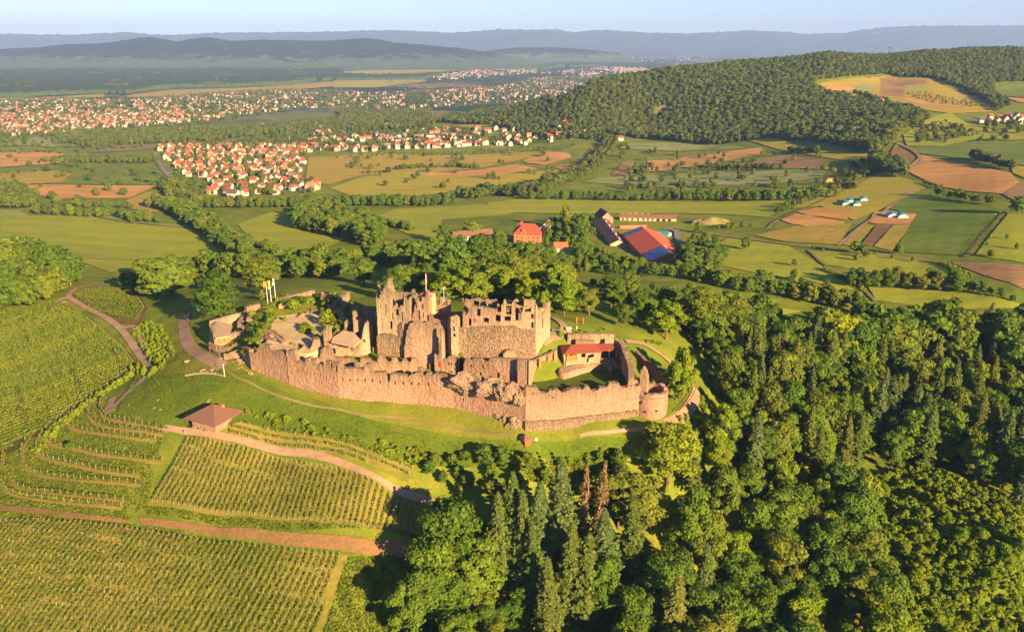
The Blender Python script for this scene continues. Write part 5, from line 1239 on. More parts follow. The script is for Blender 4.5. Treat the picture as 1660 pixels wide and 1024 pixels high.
for a in [(1125,698,29,10.8,'solitary tall spruce with bare lower trunk below the stepped track',None), (832,768,43,16.4,'left tallest dark spruce of the group at the wood edge',None), (852,800,41,14.6,'greenish spruce just right of the tallest dark one',None),
          (868,845,35,12.7,'slim lower spruce in front of the spruce group',None), (912,755,48,18.2,'highest blue green spruce in the middle of the group',None), (950,870,38,16.4,'pale blue green spruce low in the group',None), (925,850,39,16.4,'wide spruce in front of the blue green ones',None),
          (946,752,41,10.9,'leafless dead spruce with bare trunk beside the highest spruce','dead'), (975,750,42,14.6,'brown dying spruce at the right of the group','dead'), (985,830,36,16.4,'green spruce below the brown dying one',None), (812,800,38,14.6,'leftmost spruce of the group behind the broad tree',None), (880,790,39,16.4,'dense spruce between the two tallest ones',None),
          (890,910,31,14.6,'small spruce at the lower edge of the group',None), (1150,885,29,10.8,'yellowish spruce in the middle of the lower wood',None), (1220,680,26,12.3,'dark spruce among broadleaf trees right of the stepped track',None), (1335,690,31,10.8,'thin spruce high on the wooded slope',None),
          (1375,640,34,12.3,'tall spruce left of the open slope',None), (1500,590,36,13.9,'tall spruce in the upper right wood',None), (1440,600,34,12.3,'slim spruce left of the tall one in the upper right wood',None), (1290,590,31,12.3,'spruce at the upper left of the wood',None),(1560,640,34,12.3,'broad spruce near the right edge',None),(1620,650,36,12.3,'tall spruce at the right edge of the wood',None)]:
    top_tree(a[0], a[1], a[2], a[3], a[4], 'conifer', a[5])
# --- woods and hedgerows
gr = 'trees of the wood on the slope right of the castle'
RA = [G(*q)[:2] for q in [(1150,625),(1195,600),(1300,590),(1420,566),(1500,560),(1700,572),(1780,835),(1640,825),(1500,762),(1400,762),(1300,790),(1180,790),(1130,745),(1090,735),(1150,700)]]
clear = [G(*q)[:2] for q in [(1075,735),(1120,745),(1190,720),(1180,660),(1160,630),(1130,600),(1080,600),(1085,700)]]
scatter(RA, 10.3, [('broadleaf', .66), ('conifer', .34)], (21, 31), 'tree in the dense mixed wood on the slope right of the castle', gr, [clear], 5, wf=(.58, .78), opt='mix')
RB = [G(*q)[:2] for q in [(1070,780),(1180,800),(1300,800),(1400,830),(1440,900),(1430,1100),(1000,1300),(700,1200),(640,1080),(690,960),(700,900),(770,850),(900,855),(1000,810)]]
SPRX = [G(*q)[:2] for q in [(770,880),(860,850),(1000,850),(1010,960),(1000,1120),(790,1120),(760,980)]]
scatter(SPRX, 7.5, B_, (8, 13), 'small broadleaf tree among the feet of the spruces', 'small trees under the spruces', [], 61, wf=(.8, 1.1))
scatter([G(*q)[:2] for q in [(640,1000),(690,890),(760,840),(900,850),(1000,900),(1000,1200),(660,1300)]], 3.2, [('shrub', 1)], (1.5, 3.5), 'shrub in the undergrowth of the lower wood', 'undergrowth shrubs', [], 62, wf=(1.2, 1.6), check=False)
scatter(RB, 12.6, [('broadleaf', .9), ('conifer', .1)], (20, 29), 'tree in the lower part of the wood below the castle', 'trees of the lower wood below the castle', [SPRX], 6, wf=(.74, .98), opt='mix')
RC = [G(*q)[:2] for q in [(1440,835),(1500,815),(1560,845),(1700,945),(1760,1100),(1430,1200),(1420,980)]]
scatter(RC, 7.0, [('broadleaf', 1)], (4, 9), 'young bright green tree on the open slope below the forest track', 'young growth below the forest track', [], 7, wf=(.75, 1.0), opt='bright')
RC2 = [G(*q)[:2] for q in [(1420,775),(1500,758),(1640,820),(1790,830),(1790,1100),(1430,1200),(1420,980)]]
PTH = [G(*q)[:2] for q in [(1462,773),(1500,797),(1550,826),(1600,854),(1700,914),(1700,922),(1600,862),(1550,834),(1500,804),(1462,779)]]
scatter(RC2, 2.3, [('shrub', 1)], (1.5, 4.2), 'bright shrub on the open slope below the forest track', 'shrubs below the forest track', [PTH], 8, wf=(1.1, 1.5), opt='bright', check=False)
RD = [G(*q)[:2] for q in [(680,758),(730,738),(800,752),(900,775),(960,745),(1010,745),(1000,780),(900,820),(780,815),(720,790)]]
scatter(RD, 6.2, B_, (6, 11), 'shaded tree on the steep bank under the castle lawn', 'trees of the shaded bank', [], 9, wf=(.8, 1.1))
scatter([G(*q)[:2] for q in [(860,745),(960,728),(1010,728),(1010,745),(900,765)]], 3, [('shrub', 1)], (2, 3.5), 'shrub on the bank below the small shelter', 'shrubs of the shaded bank', [], 19, wf=(1.1, 1.5))
scatter([G(*q)[:2] for q in [(-60,520),(-60,440),(60,430),(118,446),(128,468),(100,482),(55,500),(20,508)]], 9.5, B_, (14, 20), 'tree in the grove at the left edge above the big vineyard', 'trees of the left grove', [], 10, wf=(.8, 1.05))
row([(200,470),(262,478),(330,462)], 8, (8, 12), 'tree in the row behind the small vineyard', 'tree row behind the small vineyard', n_rows=1, gap=7)
row([(255,452),(330,446),(400,452),(442,448)], 7.5, (12, 16), 'tree in the leafy row left of the flagpoles', 'tree row left of the flagpoles', n_rows=2, gap=7)
row([(262,335),(300,350),(345,378),(385,408),(425,432),(455,452)], 8.5, (9, 14), 'tree in the diagonal row between two meadows', 'trees of the diagonal row', n_rows=3, gap=9)
scatter(topoly([(478,352),(500,346),(545,346),(600,362),(628,392),(600,403),(565,388),(512,380),(480,372)]), 9, B_, (11, 16), 'tree in the dark copse behind the castle meadow', 'trees of the copse', [], 11)
row([(290,338),(360,336),(430,335),(500,335),(565,332),(620,333),(700,333),(740,330)], 8.5, (8, 13), 'tree in the long belt south of the village', 'trees of the village belt', n_rows=3, gap=9)
row([(590,358),(640,368),(672,375)], 6, (5, 8), 'tree in the short hedge above the meadow', 'hedge trees', n_rows=2)
row([(755,322),(800,315),(860,318),(900,298),(945,284),(968,262),(985,242),(992,226)], 9, (10, 15), 'tree in the tree belt winding up to the ridge wood', 'trees of the winding belt', n_rows=3, gap=13)
row([(860,324),(950,324),(1040,326),(1100,325)], 10, (8, 12), 'tree along the meadow edge behind the farm', 'meadow edge trees', n_rows=2, gap=8)
row([(1080,324),(1150,325),(1262,325),(1342,318)], 9, (9, 13), 'tree in the copse line between pale crop fields', 'crop field trees', n_rows=2, gap=9)
row([(1150,276),(1190,277),(1262,276)], 9, (7, 11), 'tree in the short row between brown fields', 'brown field trees', n_rows=1)
scatter(topoly([(1410,262),(1430,258),(1460,275),(1468,290),(1440,285),(1415,278)]), 10, B_, (11, 16), 'dark tree in the clump beside the curved farm road', 'trees beside the curved road', [], 12)
row([(1278,246),(1305,248),(1328,250)], 9, (9, 13), 'tree in the clump on the golden field', 'golden field clump', n_rows=2)
row([(1575,258),(1600,265),(1640,276)], 9, (9, 13), 'tree in the clump above the orange field', 'clump above the orange field', n_rows=2)
row([(1495,298),(1528,306)], 5, (4, 6), 'bush at the lower edge of the orange field', 'bushes at the orange field')
row([(1520,318),(1545,322),(1580,328),(1620,334)], 9, (7, 12), 'tree in the loose row above the green crop', 'trees above the green crop')
row([(1262,345),(1300,330),(1345,312),(1380,295),(1425,276)], 7, (4, 8), 'small tree in the scrubby hedge along the field road', 'scrubby hedge trees', n_rows=2, gap=6)
row([(1372,462),(1430,466),(1490,468),(1560,474)], 8, (9, 12), 'tree in the thick hedgerow across the right meadow', 'trees of the thick hedgerow', n_rows=2, gap=7)
row([(1559,468),(1600,478),(1650,490)], 6, (6, 9), 'tree in the hedgerow running to the right edge', 'right hedgerow trees')
row([(1335,437),(1370,455),(1403,472)], 4, (2.5, 4), 'shrub in the low hedge on the right meadow', 'low hedge shrubs', 'shrub', jit=1, n_rows=2, gap=2.5, wf=(1.1, 1.4))
row([(1526,428),(1550,440),(1573,452)], 4, (2.5, 4), 'shrub in the low hedge beside the brown field', 'low hedge shrubs by the brown field', 'shrub', jit=1, n_rows=2, gap=2.5, wf=(1.1, 1.4))
row([(1120,452),(1180,468),(1262,478),(1330,492),(1403,508)], 8, (9, 13), 'tree in the row between orchard and right meadow', 'orchard row trees', n_rows=2, gap=9)
row([(1403,520),(1480,526),(1560,530),(1660,534)], 8, (6, 10), 'tree at the upper edge of the right wood', 'upper edge trees', n_rows=2, gap=8)
row([(1275,398),(1310,405),(1330,408),(1380,412),(1440,412)], 16, (3, 6), 'bush beside the farm road', 'bushes along the farm road')
row([(1440,420),(1500,426),(1560,430)], 11, (4, 6), 'round bush below the green crop', 'bushes below the green crop')
row([(1566,416),(1590,385),(1628,345)], 8, (2.5, 3.5), 'young tree in the planted row beside the crop field', 'young planted trees', jit=.6)
row([(1590,405),(1610,395),(1640,385),(1655,410)], 22, (4, 6), 'single small tree on the far right meadow', 'single small trees')
for q in ([(1400,246),(1450,240)], [(1440,262),(1470,252)]): pass
# farm trees and orchard
fe = [topoly([(820,408),(884,408),(884,372),(820,372)]), topoly([(962,412),(1030,436),(1118,436),(1118,372),(960,350)]), topoly([(890,428),(930,428),(930,400),(890,400)]), topoly([(730,395),(805,392),(805,372),(730,374)])]
scatter(topoly([(705,402),(740,384),(830,388),(900,362),(955,352),(968,372),(960,400),(1010,425),(1050,432),(1120,444),(1120,452),(1000,448),(850,440),(720,425)]), 11, B_, (5.5, 9.5), 'garden tree around the farm below the castle', 'trees around the farm', fe, 13, wf=(.65, .95))
scatter(topoly([(1100,420),(1130,395),(1150,398),(1175,420),(1160,440),(1110,445)]), 9, B_, (9, 13), 'tree in the copse right of the big red barn', 'copse right of the barn', [], 14)
row([(1120,378),(1150,376),(1175,372),(1230,368)], 8, (5, 8), 'bush on the earth bank behind the farm', 'bushes behind the farm', n_rows=1)
for k in range(7):
    row([(930 + k * 32, 462 + k * 2), (965 + k * 34, 500 + k * 2)], 8.5, (4, 6.5), 'orchard tree on the slope behind the castle', 'orchard trees behind the castle', jit=1.0, seed=k)
scatter(topoly([(590,418),(700,410),(760,405),(840,412),(900,425),(900,440),(700,432),(600,436)]), 12, B_, (10, 14), 'dark tree in the belt between the castle and the farm meadow', 'tree belt behind the castle', [], 71)
scatter(topoly([(690,479),(760,475),(900,479),(935,500),(920,511),(840,500),(760,492),(700,492)]), 11.5, B_, (13, 18), 'bright tree crowding the back of the castle palace', 'trees crowding the back of the palace', [], 73, wf=(.85, 1.1), opt='bright')
scatter(topoly([(1120,525),(1240,532),(1270,560),(1210,605),(1165,600),(1135,565)]), 11, B_, (15, 21), 'tree on the slope between the round tower and the orchard', 'trees between tower and orchard', [], 74, wf=(.75, .95))
scatter(topoly([(455,432),(560,425),(600,440),(560,452),(480,455)]), 13, B_, (9, 13), 'tree in the belt north of the flagpoles', 'tree belt north of the flagpoles', [], 72)
scatter(topoly([(640,445),(700,432),(830,440),(900,448),(925,462),(900,478),(830,470),(720,468),(660,470)]), 9.5, B_, (10, 15), 'tree on the shaded slope behind the castle', 'trees on the slope behind the castle', [], 15, wf=(.75, 1.0))
scatter(topoly([(960,478),(1010,490),(1030,530),(1120,545),(1180,548),(1190,520),(1120,500),(1010,470)]), 11, B_, (8, 13), 'tree on the shaded orchard slope north east of the castle', 'trees north east of the castle', [topoly([(990,548),(1100,600),(1130,560),(1040,545)])], 16)
# left middle distance
scatter(topoly([(-40,315),(45,308),(58,338),(-40,340)]), 11, B_, (10, 14), 'tree in the copse at the left edge of the valley', 'left valley copse', [], 17)
row([(54,348),(90,349),(150,354),(192,350),(216,363),(233,360),(262,362)], 12, (8, 13), 'tree on the boundary of the big left meadow', 'trees bounding the left meadow')
row([(60,340),(140,335),(210,338)], 10, (6, 10), 'tree between brown field and big left meadow', 'trees below the brown field')
row([(85,262),(140,262),(190,262),(250,263)], 10, (9, 14), 'tree in the long wood strip between left fields', 'left wood strip', n_rows=4, gap=16)
row([(0,284),(45,280),(90,276)], 9, (4, 8), 'bush in the hedge left of the green field', 'left hedge bushes', n_rows=2)
scatter(topoly([(262,300),(285,292),(330,318),(320,332),(280,325),(262,312)]), 12, B_, (6, 12), 'garden tree south west of the village', 'trees south west of the village', [], 18)
row([(640,276),(690,272),(735,272),(780,274)], 10, (8, 12), 'tree in the short wood strip on the golden slope', 'golden slope trees', n_rows=2, gap=10)
row([(585,282),(635,280)], 8, (5, 8), 'bush clump on the golden slope', 'golden slope bushes', n_rows=2)
row([(560,258),(620,250),(700,252),(820,244),(930,240)], 20, (4, 8), 'scattered bush on the slope under the upper village', 'bushes under the upper village', n_rows=3, gap=20, jit=8)
scatter(topoly([(1495,205),(1530,195),(1575,215),(1600,222),(1560,225),(1478,232)]), 14, B_, (4, 6), 'fruit tree in the orchard on the right hillside', 'right hillside orchard', [], 20)
scatter(topoly([(1465,152),(1500,150),(1600,172),(1590,178),(1500,166)]), 15, B_, (4, 6), 'fruit tree below the hill clearing', 'clearing orchard', [], 21)
row([(1383,152),(1400,154),(1412,160),(1440,166)], 10, (8, 13), 'tree in the hill clearing hamlet', 'clearing trees', n_rows=2)
# forest masses far off
RIDGE = topoly([(925,207),(985,218),(1060,226),(1150,236),(1240,226),(1313,230),(1367,240),(1418,252),(1452,226),(1456,212),(1507,194),(1480,179),(1370,159),(1314,141),(1330,131),(1437,121),(1510,127),(1560,143),(1592,161),(1616,184),(1634,174),(1608,151),(1612,135),(1660,132),(1760,132)]) + [und(1760,90,3350)[:2], und(1600,90,3250)[:2], und(1400,90,3100)[:2], und(1200,90,3000)[:2], und(1050,90,2850)[:2], und(960,90,2650)[:2]] + topoly([(950,150),(900,165)])
scatter(RIDGE, 10.8, B_, (10, 19), 'ridge tree', 'ridge', [topoly([(1053,186),(1073,171),(1093,171),(1080,190)])], 30, wf=(.78, .98), check=False)
for i, pp in enumerate([[(700,197),(760,186),(830,172),(900,163),(940,160),(960,190),(930,207),(850,207),(760,203)], [(545,182),(640,182),(700,180),(700,198),(560,200)], [(340,212),(440,206),(560,192),(640,190),(705,198),(705,206),(560,214),(440,218),(350,228),(150,240),(84,230),(120,216)],
                        [(800,205),(860,200),(930,208),(985,220),(990,232),(900,225)]]):
    scatter(topoly(pp), 13, B_, (11, 17), 'wood tree', 'wood', [], 40 + i, check=False)
def bigrand(pp, n_, hr, seed):
    r = random.Random(seed); P_ = topoly(pp); xs = [p[0] for p in P_]; ys = [p[1] for p in P_]; k = 0; out = []
    while k < n_:
        x, y = r.uniform(min(xs), max(xs)), r.uniform(min(ys), max(ys))
        if bool(inpoly(np.array([x]), np.array([y]), P_)[0]): out.append((x, y)); k += 1
    return out
VILL = [(251,241),(298,236),(327,240),(392,229),(429,223),(476,215),(560,211),(560,243),(497,248),(486,288),(523,301),(507,313),(425,317),(390,321),(327,317),(335,290),(296,286),(271,258)]
UPV = [(500,216),(620,204),(645,210),(800,208),(830,197),(955,214),(960,223),(900,230),(800,236),(650,243),(600,246),(500,245)]
for P__, n_, sd_ in ((VILL, 1250, 1), (UPV, 700, 2)):
    for x, y in bigrand(P__, n_, None, sd_): add_tree('broadleaf', x, y, random.Random(int(x * 7)).uniform(6, 12), None, 'v', 'v'); TREES[-1][5] = TREES[-1][4] * .9
for P__, n_, sd_ in (([(0,163),(100,159),(200,162),(337,152),(439,146),(560,146),(560,170),(439,184),(337,203),(200,212),(100,221),(0,222)], 5500, 3), ([(540,150),(675,150),(810,140),(860,127),(980,122),(980,135),(940,158),(860,168),(780,172),(700,178),(640,180),(560,178)], 4600, 4),
                     ([(0,222),(150,210),(340,214),(560,200),(700,205),(560,225),(300,236),(100,250),(0,250)], 500, 5), ([(560,250),(960,235),(980,280),(560,320)], 60, 6), ([(1000,235),(1440,255),(1380,320),(1000,320)], 150, 7), ([(1460,200),(1660,200),(1660,230),(1470,235)], 70, 8), ([(0,255),(480,262),(300,345),(0,345)], 90, 9), ([(600,118),(980,105),(960,125),(650,150)], 1500, 10), ([(1180,390),(1600,400),(1640,460),(1300,500)], 12, 11)):
    for x, y in bigrand(P__, n_, None, sd_):
        h = random.Random(int(x * 7)).uniform(7, 14); add_tree('broadleaf', x, y, h, h, 'v', 'v')
# shrubs on the castle bank and elsewhere
scatter(topoly([(385,672),(420,665),(520,695),(640,725),(740,745),(700,765),(660,752),(560,722),(440,692)]), 2.5, [('shrub', 1)], (1.0, 3.2), 'leafy shrub on the grassy bank between the hut and the curtain wall', 'shrubs on the castle bank', [], 50, wf=(1.2, 1.7), opt='bright')
scatter(topoly([(215,540),(240,520),(262,530),(285,575),(262,590),(240,575)]), 2.6, [('shrub', 1)], (1.2, 2.4), 'low shrub on the mound beside the track junction', 'shrubs on the mound', [], 51, wf=(1.2, 1.7))
row([(60,735),(78,712),(100,690),(135,662),(175,634),(205,614),(222,600)], 2.6, (2, 3.6), 'shrub in the dark hedge below the big vineyard', 'shrubs of the vineyard hedge', 'shrub', jit=.8, n_rows=2, gap=2.4, wf=(1, 1.4))
row([(222,600),(245,612),(262,595),(240,570)], 3, (2, 4), 'shrub beside the sunken track', 'shrubs by the sunken track', 'shrub', jit=1.5, n_rows=2, gap=3)
row([(790,672),(800,676),(808,680)], 2, (1.5, 2.8), 'shrub growing at the wall foot left of the sharp corner', 'shrubs at the wall foot', 'shrub', jit=.4)
row([(715,776),(740,790),(770,800)], 3.5, (2, 4), 'shrub beside the end of the vineyard road', 'shrubs at the vineyard road', 'shrub')
row([(1085,700),(1110,705),(1140,690),(1150,660)], 3.2, (1.5, 3.5), 'shrub beside the stepped track', 'shrubs by the stepped track', 'shrub', n_rows=2, jit=1.5)
row([(1040,552),(1080,560),(1110,570)], 4, (1.5, 2.5), 'low shrub above the grass slope path', 'shrubs above the slope path', 'shrub')
row([(905,540),(940,540),(990,540)], 2.8, (1.0, 2.0), 'low shrub on the bank above the north wall', 'shrubs above the north wall', 'shrub', n_rows=2)
def at_z(px, py, z, h, w_, label, opt='bright', kind='shrub', group=None):
    h *= 1.35; w_ *= 1.45
    x, y = u2(px, py, z); add_tree(kind, x, y, h, w_, label, group, opt, z=z); TREES[-1][6] += 4
for q in ((418,562,3,2.5,3.5,'ivy bush hanging over the west bastion corner'),(445,545,4,2.2,3,'bush beside the lower end of the footbridge'),(533,545,4,4.5,5,'dense ivy mass against the east side of the sandy court'),(528,528,6,5,5.5,'climbing ivy at the north east corner of the sandy court'),
          (549,520,6,4,4.5,'ivy on top of the broken court wall'),(478,500,8,3.5,6,'round bush on the grassy mound right of the flagpoles'),(500,492,8,3,5,'spreading bush on the mound below the terrace parapet'),(462,520,5.5,1.8,1.6,'small bush on the sandy court'),
          (602,540,5,3.5,3,'bush filling the gap left of the gable tower'),(625,555,4,4,2.6,'bright ivy hanging on the foundation block'),(746,584,4,2.6,3,'yellow green bush beside the gatehouse'),(872,580,4,3,5,'leafy creeper on top of the buttress wall'),(884,574,5,2.6,4,'second leafy creeper on the buttress wall near the ramp'),
          (908,548,9,3,3,'climber at the top of the ramp'),(745,600,-1,2,1.8,'small shrub at the right corner of the gatehouse'),(870,608,-.6,1.4,2.6,'weeds at the foot of the buttress wall'),(905,608,-.6,1.4,3,'weeds by the end of the low retaining wall'),(480,497,8,2.5,3.5,'low bush near the terrace parapet'),
          (584,508,14,2,2,'sapling growing on top of the reddish wall block'),(399,575,0,2.5,3.2,'ivy covering the west bastion slope'),(410,560,2,2.5,3.4,'bush on the green west bastion slope')):
    at_z(q[0], q[1], q[2], q[3], q[4], q[5])
rm_ = random.Random(77)
for k in range(46):
    a, b = rm_.uniform(402, 566), rm_.uniform(480, 512)
    if b > 500 and 440 < a < 520: b -= 18
    if b > 512 - (a - 402) * .25 or a > 425: at_z(a, b, 7.2, rm_.uniform(.8, 2.6), rm_.uniform(2, 5), 'leafy shrub on the overgrown mound north of the sandy court', rm_.choice(['bright', None]), group='shrubs on the overgrown mound'); TREES[-1][6] -= 3.7
for k in range(26):
    a = rm_.uniform(412, 450); b = 500 + (450 - a) * 1.4 + rm_.uniform(-8, 8)
    at_z(a, b, 6.6, rm_.uniform(.8, 2.2), rm_.uniform(2, 4), 'leafy shrub on the green west bastion bank', rm_.choice(['bright', None]), group='shrubs on the west bastion bank'); TREES[-1][6] -= 3.7
for k in range(20):
    t = rm_.random(); a = 528 + 30 * t; b = 500 + 50 * t + rm_.uniform(-8, 8)
    at_z(a, b, 6.5, rm_.uniform(1.5, 3.5), rm_.uniform(2.5, 4.5), 'ivy mass on the wall east of the sandy court', 'bright', group='ivy east of the sandy court'); TREES[-1][6] -= 3.5
for k, (a, b) in enumerate([(405,535),(412,525),(420,515),(430,535),(440,520),(470,492),(490,486),(520,485),(540,490),(550,500)]):
    at_z(a, b, 7, 1.3, 3.4, 'low tuft shrub on the grassy mound inside the flag terrace', None, group='tuft shrubs on the grassy mound')
# ---------------- build
TREES.sort(key=lambda t: -t[6])
LIM = {'broadleaf': 292, 'conifer': 292, 'shrub': 292}; cnt = {k: 0 for k in LIM}; rest = {k: [] for k in LIM}
NAME = {'broadleaf': 'broadleaf_tree', 'conifer': 'conifer_tree', 'shrub': 'shrub'}
rt = random.Random(99); src = {}
ZONE = {'trees of the wood on the slope right of the castle': ('in the wood right of the castle', 1080, 1680, 480, 860),
        'trees of the lower wood below the castle': ('in the lower wood below the castle', 640, 1450, 740, 1060)}
def build_tree(t, lod=0):
    kind, x, y, z, h, w_, sc_, lab, grp, opt = t
    if grp in ZONE:
        zn, a0_, a1_, b0_, b1_ = ZONE[grp]; px_, py_ = pxof(x, y, z + h * .8)
        c_ = ['far left', 'centre left', 'centre right', 'far right'][int(min(3, max(0, (px_ - a0_) / (a1_ - a0_) * 4)))]; r_ = ['top', 'upper', 'lower', 'bottom'][int(min(3, max(0, (py_ - b0_) / (b1_ - b0_) * 4)))]
        sz = 'tall' if h > 27.5 else ('middling' if h > 23.5 else 'short')
        lab = f"{sz} {'pointed conifer' if kind == 'conifer' else ('bright broadleaf tree' if opt == 'bright' else 'dull broadleaf tree')} {zn}, {r_}, {c_}"
    if kind == 'broadleaf':
        me = rt.choice(BHb if opt == 'bright' else BH) if lod == 0 else (BM[lod % 10 % 4] if lod < 100 else BL[(lod - 100) % 6]); tk = rt.choice(TK); hs, ws = 16, 12
    elif kind == 'conifer': me = CD_[0] if opt == 'dead' else rt.choice(CH); tk = rt.choice(TKc); hs, ws = 28, 8.5
    else: me = rt.choice(SHb if opt == 'bright' else SHm); tk = TKs[0]; hs, ws = 3.2, 4.4
    w_ = w_ or h * .8
    e = empty(NAME[kind], (x, y, z), rt.uniform(0, 6.28), lab, {'broadleaf': 'tree', 'conifer': 'conifer', 'shrub': 'shrub'}[kind], grp)
    ax = rt.uniform(.84, 1.16); e.scale = (w_ / ws * ax, w_ / ws * (2 - ax), h / hs); e.rotation_euler = (rt.uniform(-.04, .04), rt.uniform(-.04, .04), e.rotation_euler[2])
    a = link('crown', me, e); link('trunk', tk, e); return a
far_src = []
for t in TREES:
    k = t[0]
    if t[6] > 0.0 and cnt[k] < LIM[k] and t[7] not in ('v', 'ridge tree', 'wood tree'):
        d = math.hypot(t[1], t[2]); lod = 0 if d < 480 else 1 + cnt[k] % 4
        build_tree(t, lod); cnt[k] += 1
    else: rest[k].append(t)
# a few more distant trees stand alone and lend their shape to the masses
rb_ = rest['broadleaf']; rb_.sort(key=lambda t: math.hypot(t[1], t[2]))
lone = [t for t in rb_ if t[6] > 0 and t[7] not in ('v', 'ridge tree', 'wood tree')]
srcB = []
for i, t in enumerate(lone[-6:]): rb_.remove(t); srcB.append(build_tree(t, 100 + i))
srcM = []
for i, t in enumerate(lone[:4]): rb_.remove(t); srcM.append(build_tree(t, 10 + i))
def mass(name, items, srcs, label, cat, hs, ws):
    """one object: instances of the tree crowns on scattered points"""
    r = np.random.RandomState(len(items)); n_ = len(items)
    me = D.meshes.new(name); me.vertices.add(n_); me.vertices.foreach_set("co", np.array([(t[1], t[2], t[3] - .02 * t[4]) for t in items], np.float32).ravel())
    at = me.attributes.new('scl', 'FLOAT_VECTOR', 'POINT'); at.data.foreach_set('vector', np.array([((t[5] or t[4] * .85) / ws * rt.uniform(.82, 1.18), (t[5] or t[4] * .85) / ws * rt.uniform(.82, 1.18), t[4] / hs * rt.uniform(.85, 1.15)) for t in items], np.float32).ravel())
    at = me.attributes.new('rot', 'FLOAT_VECTOR', 'POINT'); at.data.foreach_set('vector', np.stack([r.uniform(-.05, .05, n_), r.uniform(-.05, .05, n_), r.uniform(0, 6.28, n_)], 1).astype(np.float32).ravel())
    at = me.attributes.new('pick', 'INT', 'POINT'); at.data.foreach_set('value', r.randint(0, len(srcs), n_).astype(np.int32))
    o = link(name, me); tag(o, label, cat, None, 'stuff')
    ng = D.node_groups.new(name, 'GeometryNodeTree'); ng.interface.new_socket('Geometry', in_out='INPUT', socket_type='NodeSocketGeometry'); ng.interface.new_socket('Geometry', in_out='OUTPUT', socket_type='NodeSocketGeometry')
    gi = ng.nodes.new('NodeGroupInput'); go = ng.nodes.new('NodeGroupOutput'); iop = ng.nodes.new('GeometryNodeInstanceOnPoints'); m2p = ng.nodes.new('GeometryNodeMeshToPoints')
    jn = ng.nodes.new('GeometryNodeJoinGeometry')
    for s_ in srcs:
        oi = ng.nodes.new('GeometryNodeObjectInfo'); oi.transform_space = 'ORIGINAL'; oi.inputs['Object'].default_value = s_; oi.inputs['As Instance'].default_value = True
        ng.links.new(oi.outputs['Geometry'], jn.inputs[0])
    def na(nm, tp):
        q = ng.nodes.new('GeometryNodeInputNamedAttribute'); q.data_type = tp; q.inputs['Name'].default_value = nm; return q.outputs['Attribute']
    ng.links.new(gi.outputs[0], m2p.inputs['Mesh']); ng.links.new(m2p.outputs[0], iop.inputs['Points']); ng.links.new(jn.outputs[0], iop.inputs['Instance'])
    iop.inputs['Pick Instance'].default_value = True; ng.links.new(na('pick', 'INT'), iop.inputs['Instance Index'])
    ng.links.new(na('rot', 'FLOAT_VECTOR'), iop.inputs['Rotation']); ng.links.new(na('scl', 'FLOAT_VECTOR'), iop.inputs['Scale']); ng.links.new(iop.outputs[0], go.inputs[0])
    md = o.modifiers.new('scatter', 'NODES'); md.node_group = ng; return o
nearB = [t for t in rb_ if math.hypot(t[1], t[2]) < 1150]; farB = [t for t in rb_ if math.hypot(t[1], t[2]) >= 1150]
mass('woodland', farB, srcB, 'dense woods on the far ridge, in the valley and between the houses', 'woodland', 16, 12)
nearG = [t for t in nearB if t[9] == 'bright']; nearB = [t for t in nearB if t[9] != 'bright']
if nearG: mass('young_growth', nearG, [o for o in S.objects if o.name.startswith('crown') and o.data in BHb][:4], 'bright green young trees filling the open slope and the wood edges', 'trees', 16, 12)
if nearB: mass('tree_belt', nearB, srcM, 'remaining hedgerow and woodland trees in the middle distance', 'trees', 16, 12)
if rest['shrub']:
    sb = [t for t in rest['shrub'] if t[9] == 'bright']; rest['shrub'] = [t for t in rest['shrub'] if t[9] != 'bright']
    mass('bright_undergrowth', sb, [o for o in S.objects if o.name.startswith('crown') and o.data in SHb][:4], 'bright green undergrowth on the open slope and the castle bank', 'undergrowth', 3.2, 4.4)
    ss = [o for o in S.objects if o.name.startswith('crown') and o.data in SHm + SHb][:6]
    mass('undergrowth', rest['shrub'], ss, 'low green undergrowth on the slopes', 'undergrowth', 3.2, 4.4)
if rest['conifer']:
    ss = [o for o in S.objects if o.name.startswith('crown') and o.data in CH][:3]; mass('conifer_stand', rest['conifer'], ss, 'remaining conifers in the wood', 'conifers', 28, 8.5)
print('TREES', cnt, {k: len(v) for k, v in rest.items()}, len(nearB), len(farB))
# ================================================================ houses, farm, vineyards, small things
def gable(Lx, Wy, he, hr, m_w, m_r, ov=.5):
    """wall mesh and roof mesh of a gabled house centred on the origin, ridge along x"""
    a, b = Lx / 2, Wy / 2
    wv = [(-a,-b,-1.5),(a,-b,-1.5),(a,b,-1.5),(-a,b,-1.5),(-a,-b,he),(a,-b,he),(a,b,he),(-a,b,he),(-a,0,hr),(a,0,hr)]
    w_ = mesh_py('wall', wv, [(0,1,5,4),(1,2,6,9,5),(2,3,7,6),(3,0,4,8,7)], m_w)
    a += ov; b2 = b + ov; hz = he - ov * (hr - he) / b
    rv = [(-a,-b2,hz + .05),(a,-b2,hz + .05),(a,0,hr + .1),(-a,0,hr + .1),(a,b2,hz + .05),(-a,b2,hz + .05)]; rv += [(x, y, z - .25) for x, y, z in rv]
    r_ = mesh_py('roof', rv, [(0,1,2,3),(3,2,4,5),(9,8,7,6),(11,10,8,9),(0,6,7,1),(4,10,11,5),(1,7,8,2),(2,8,10,4),(0,3,9,6),(3,5,11,9)], m_r)
    return w_, r_
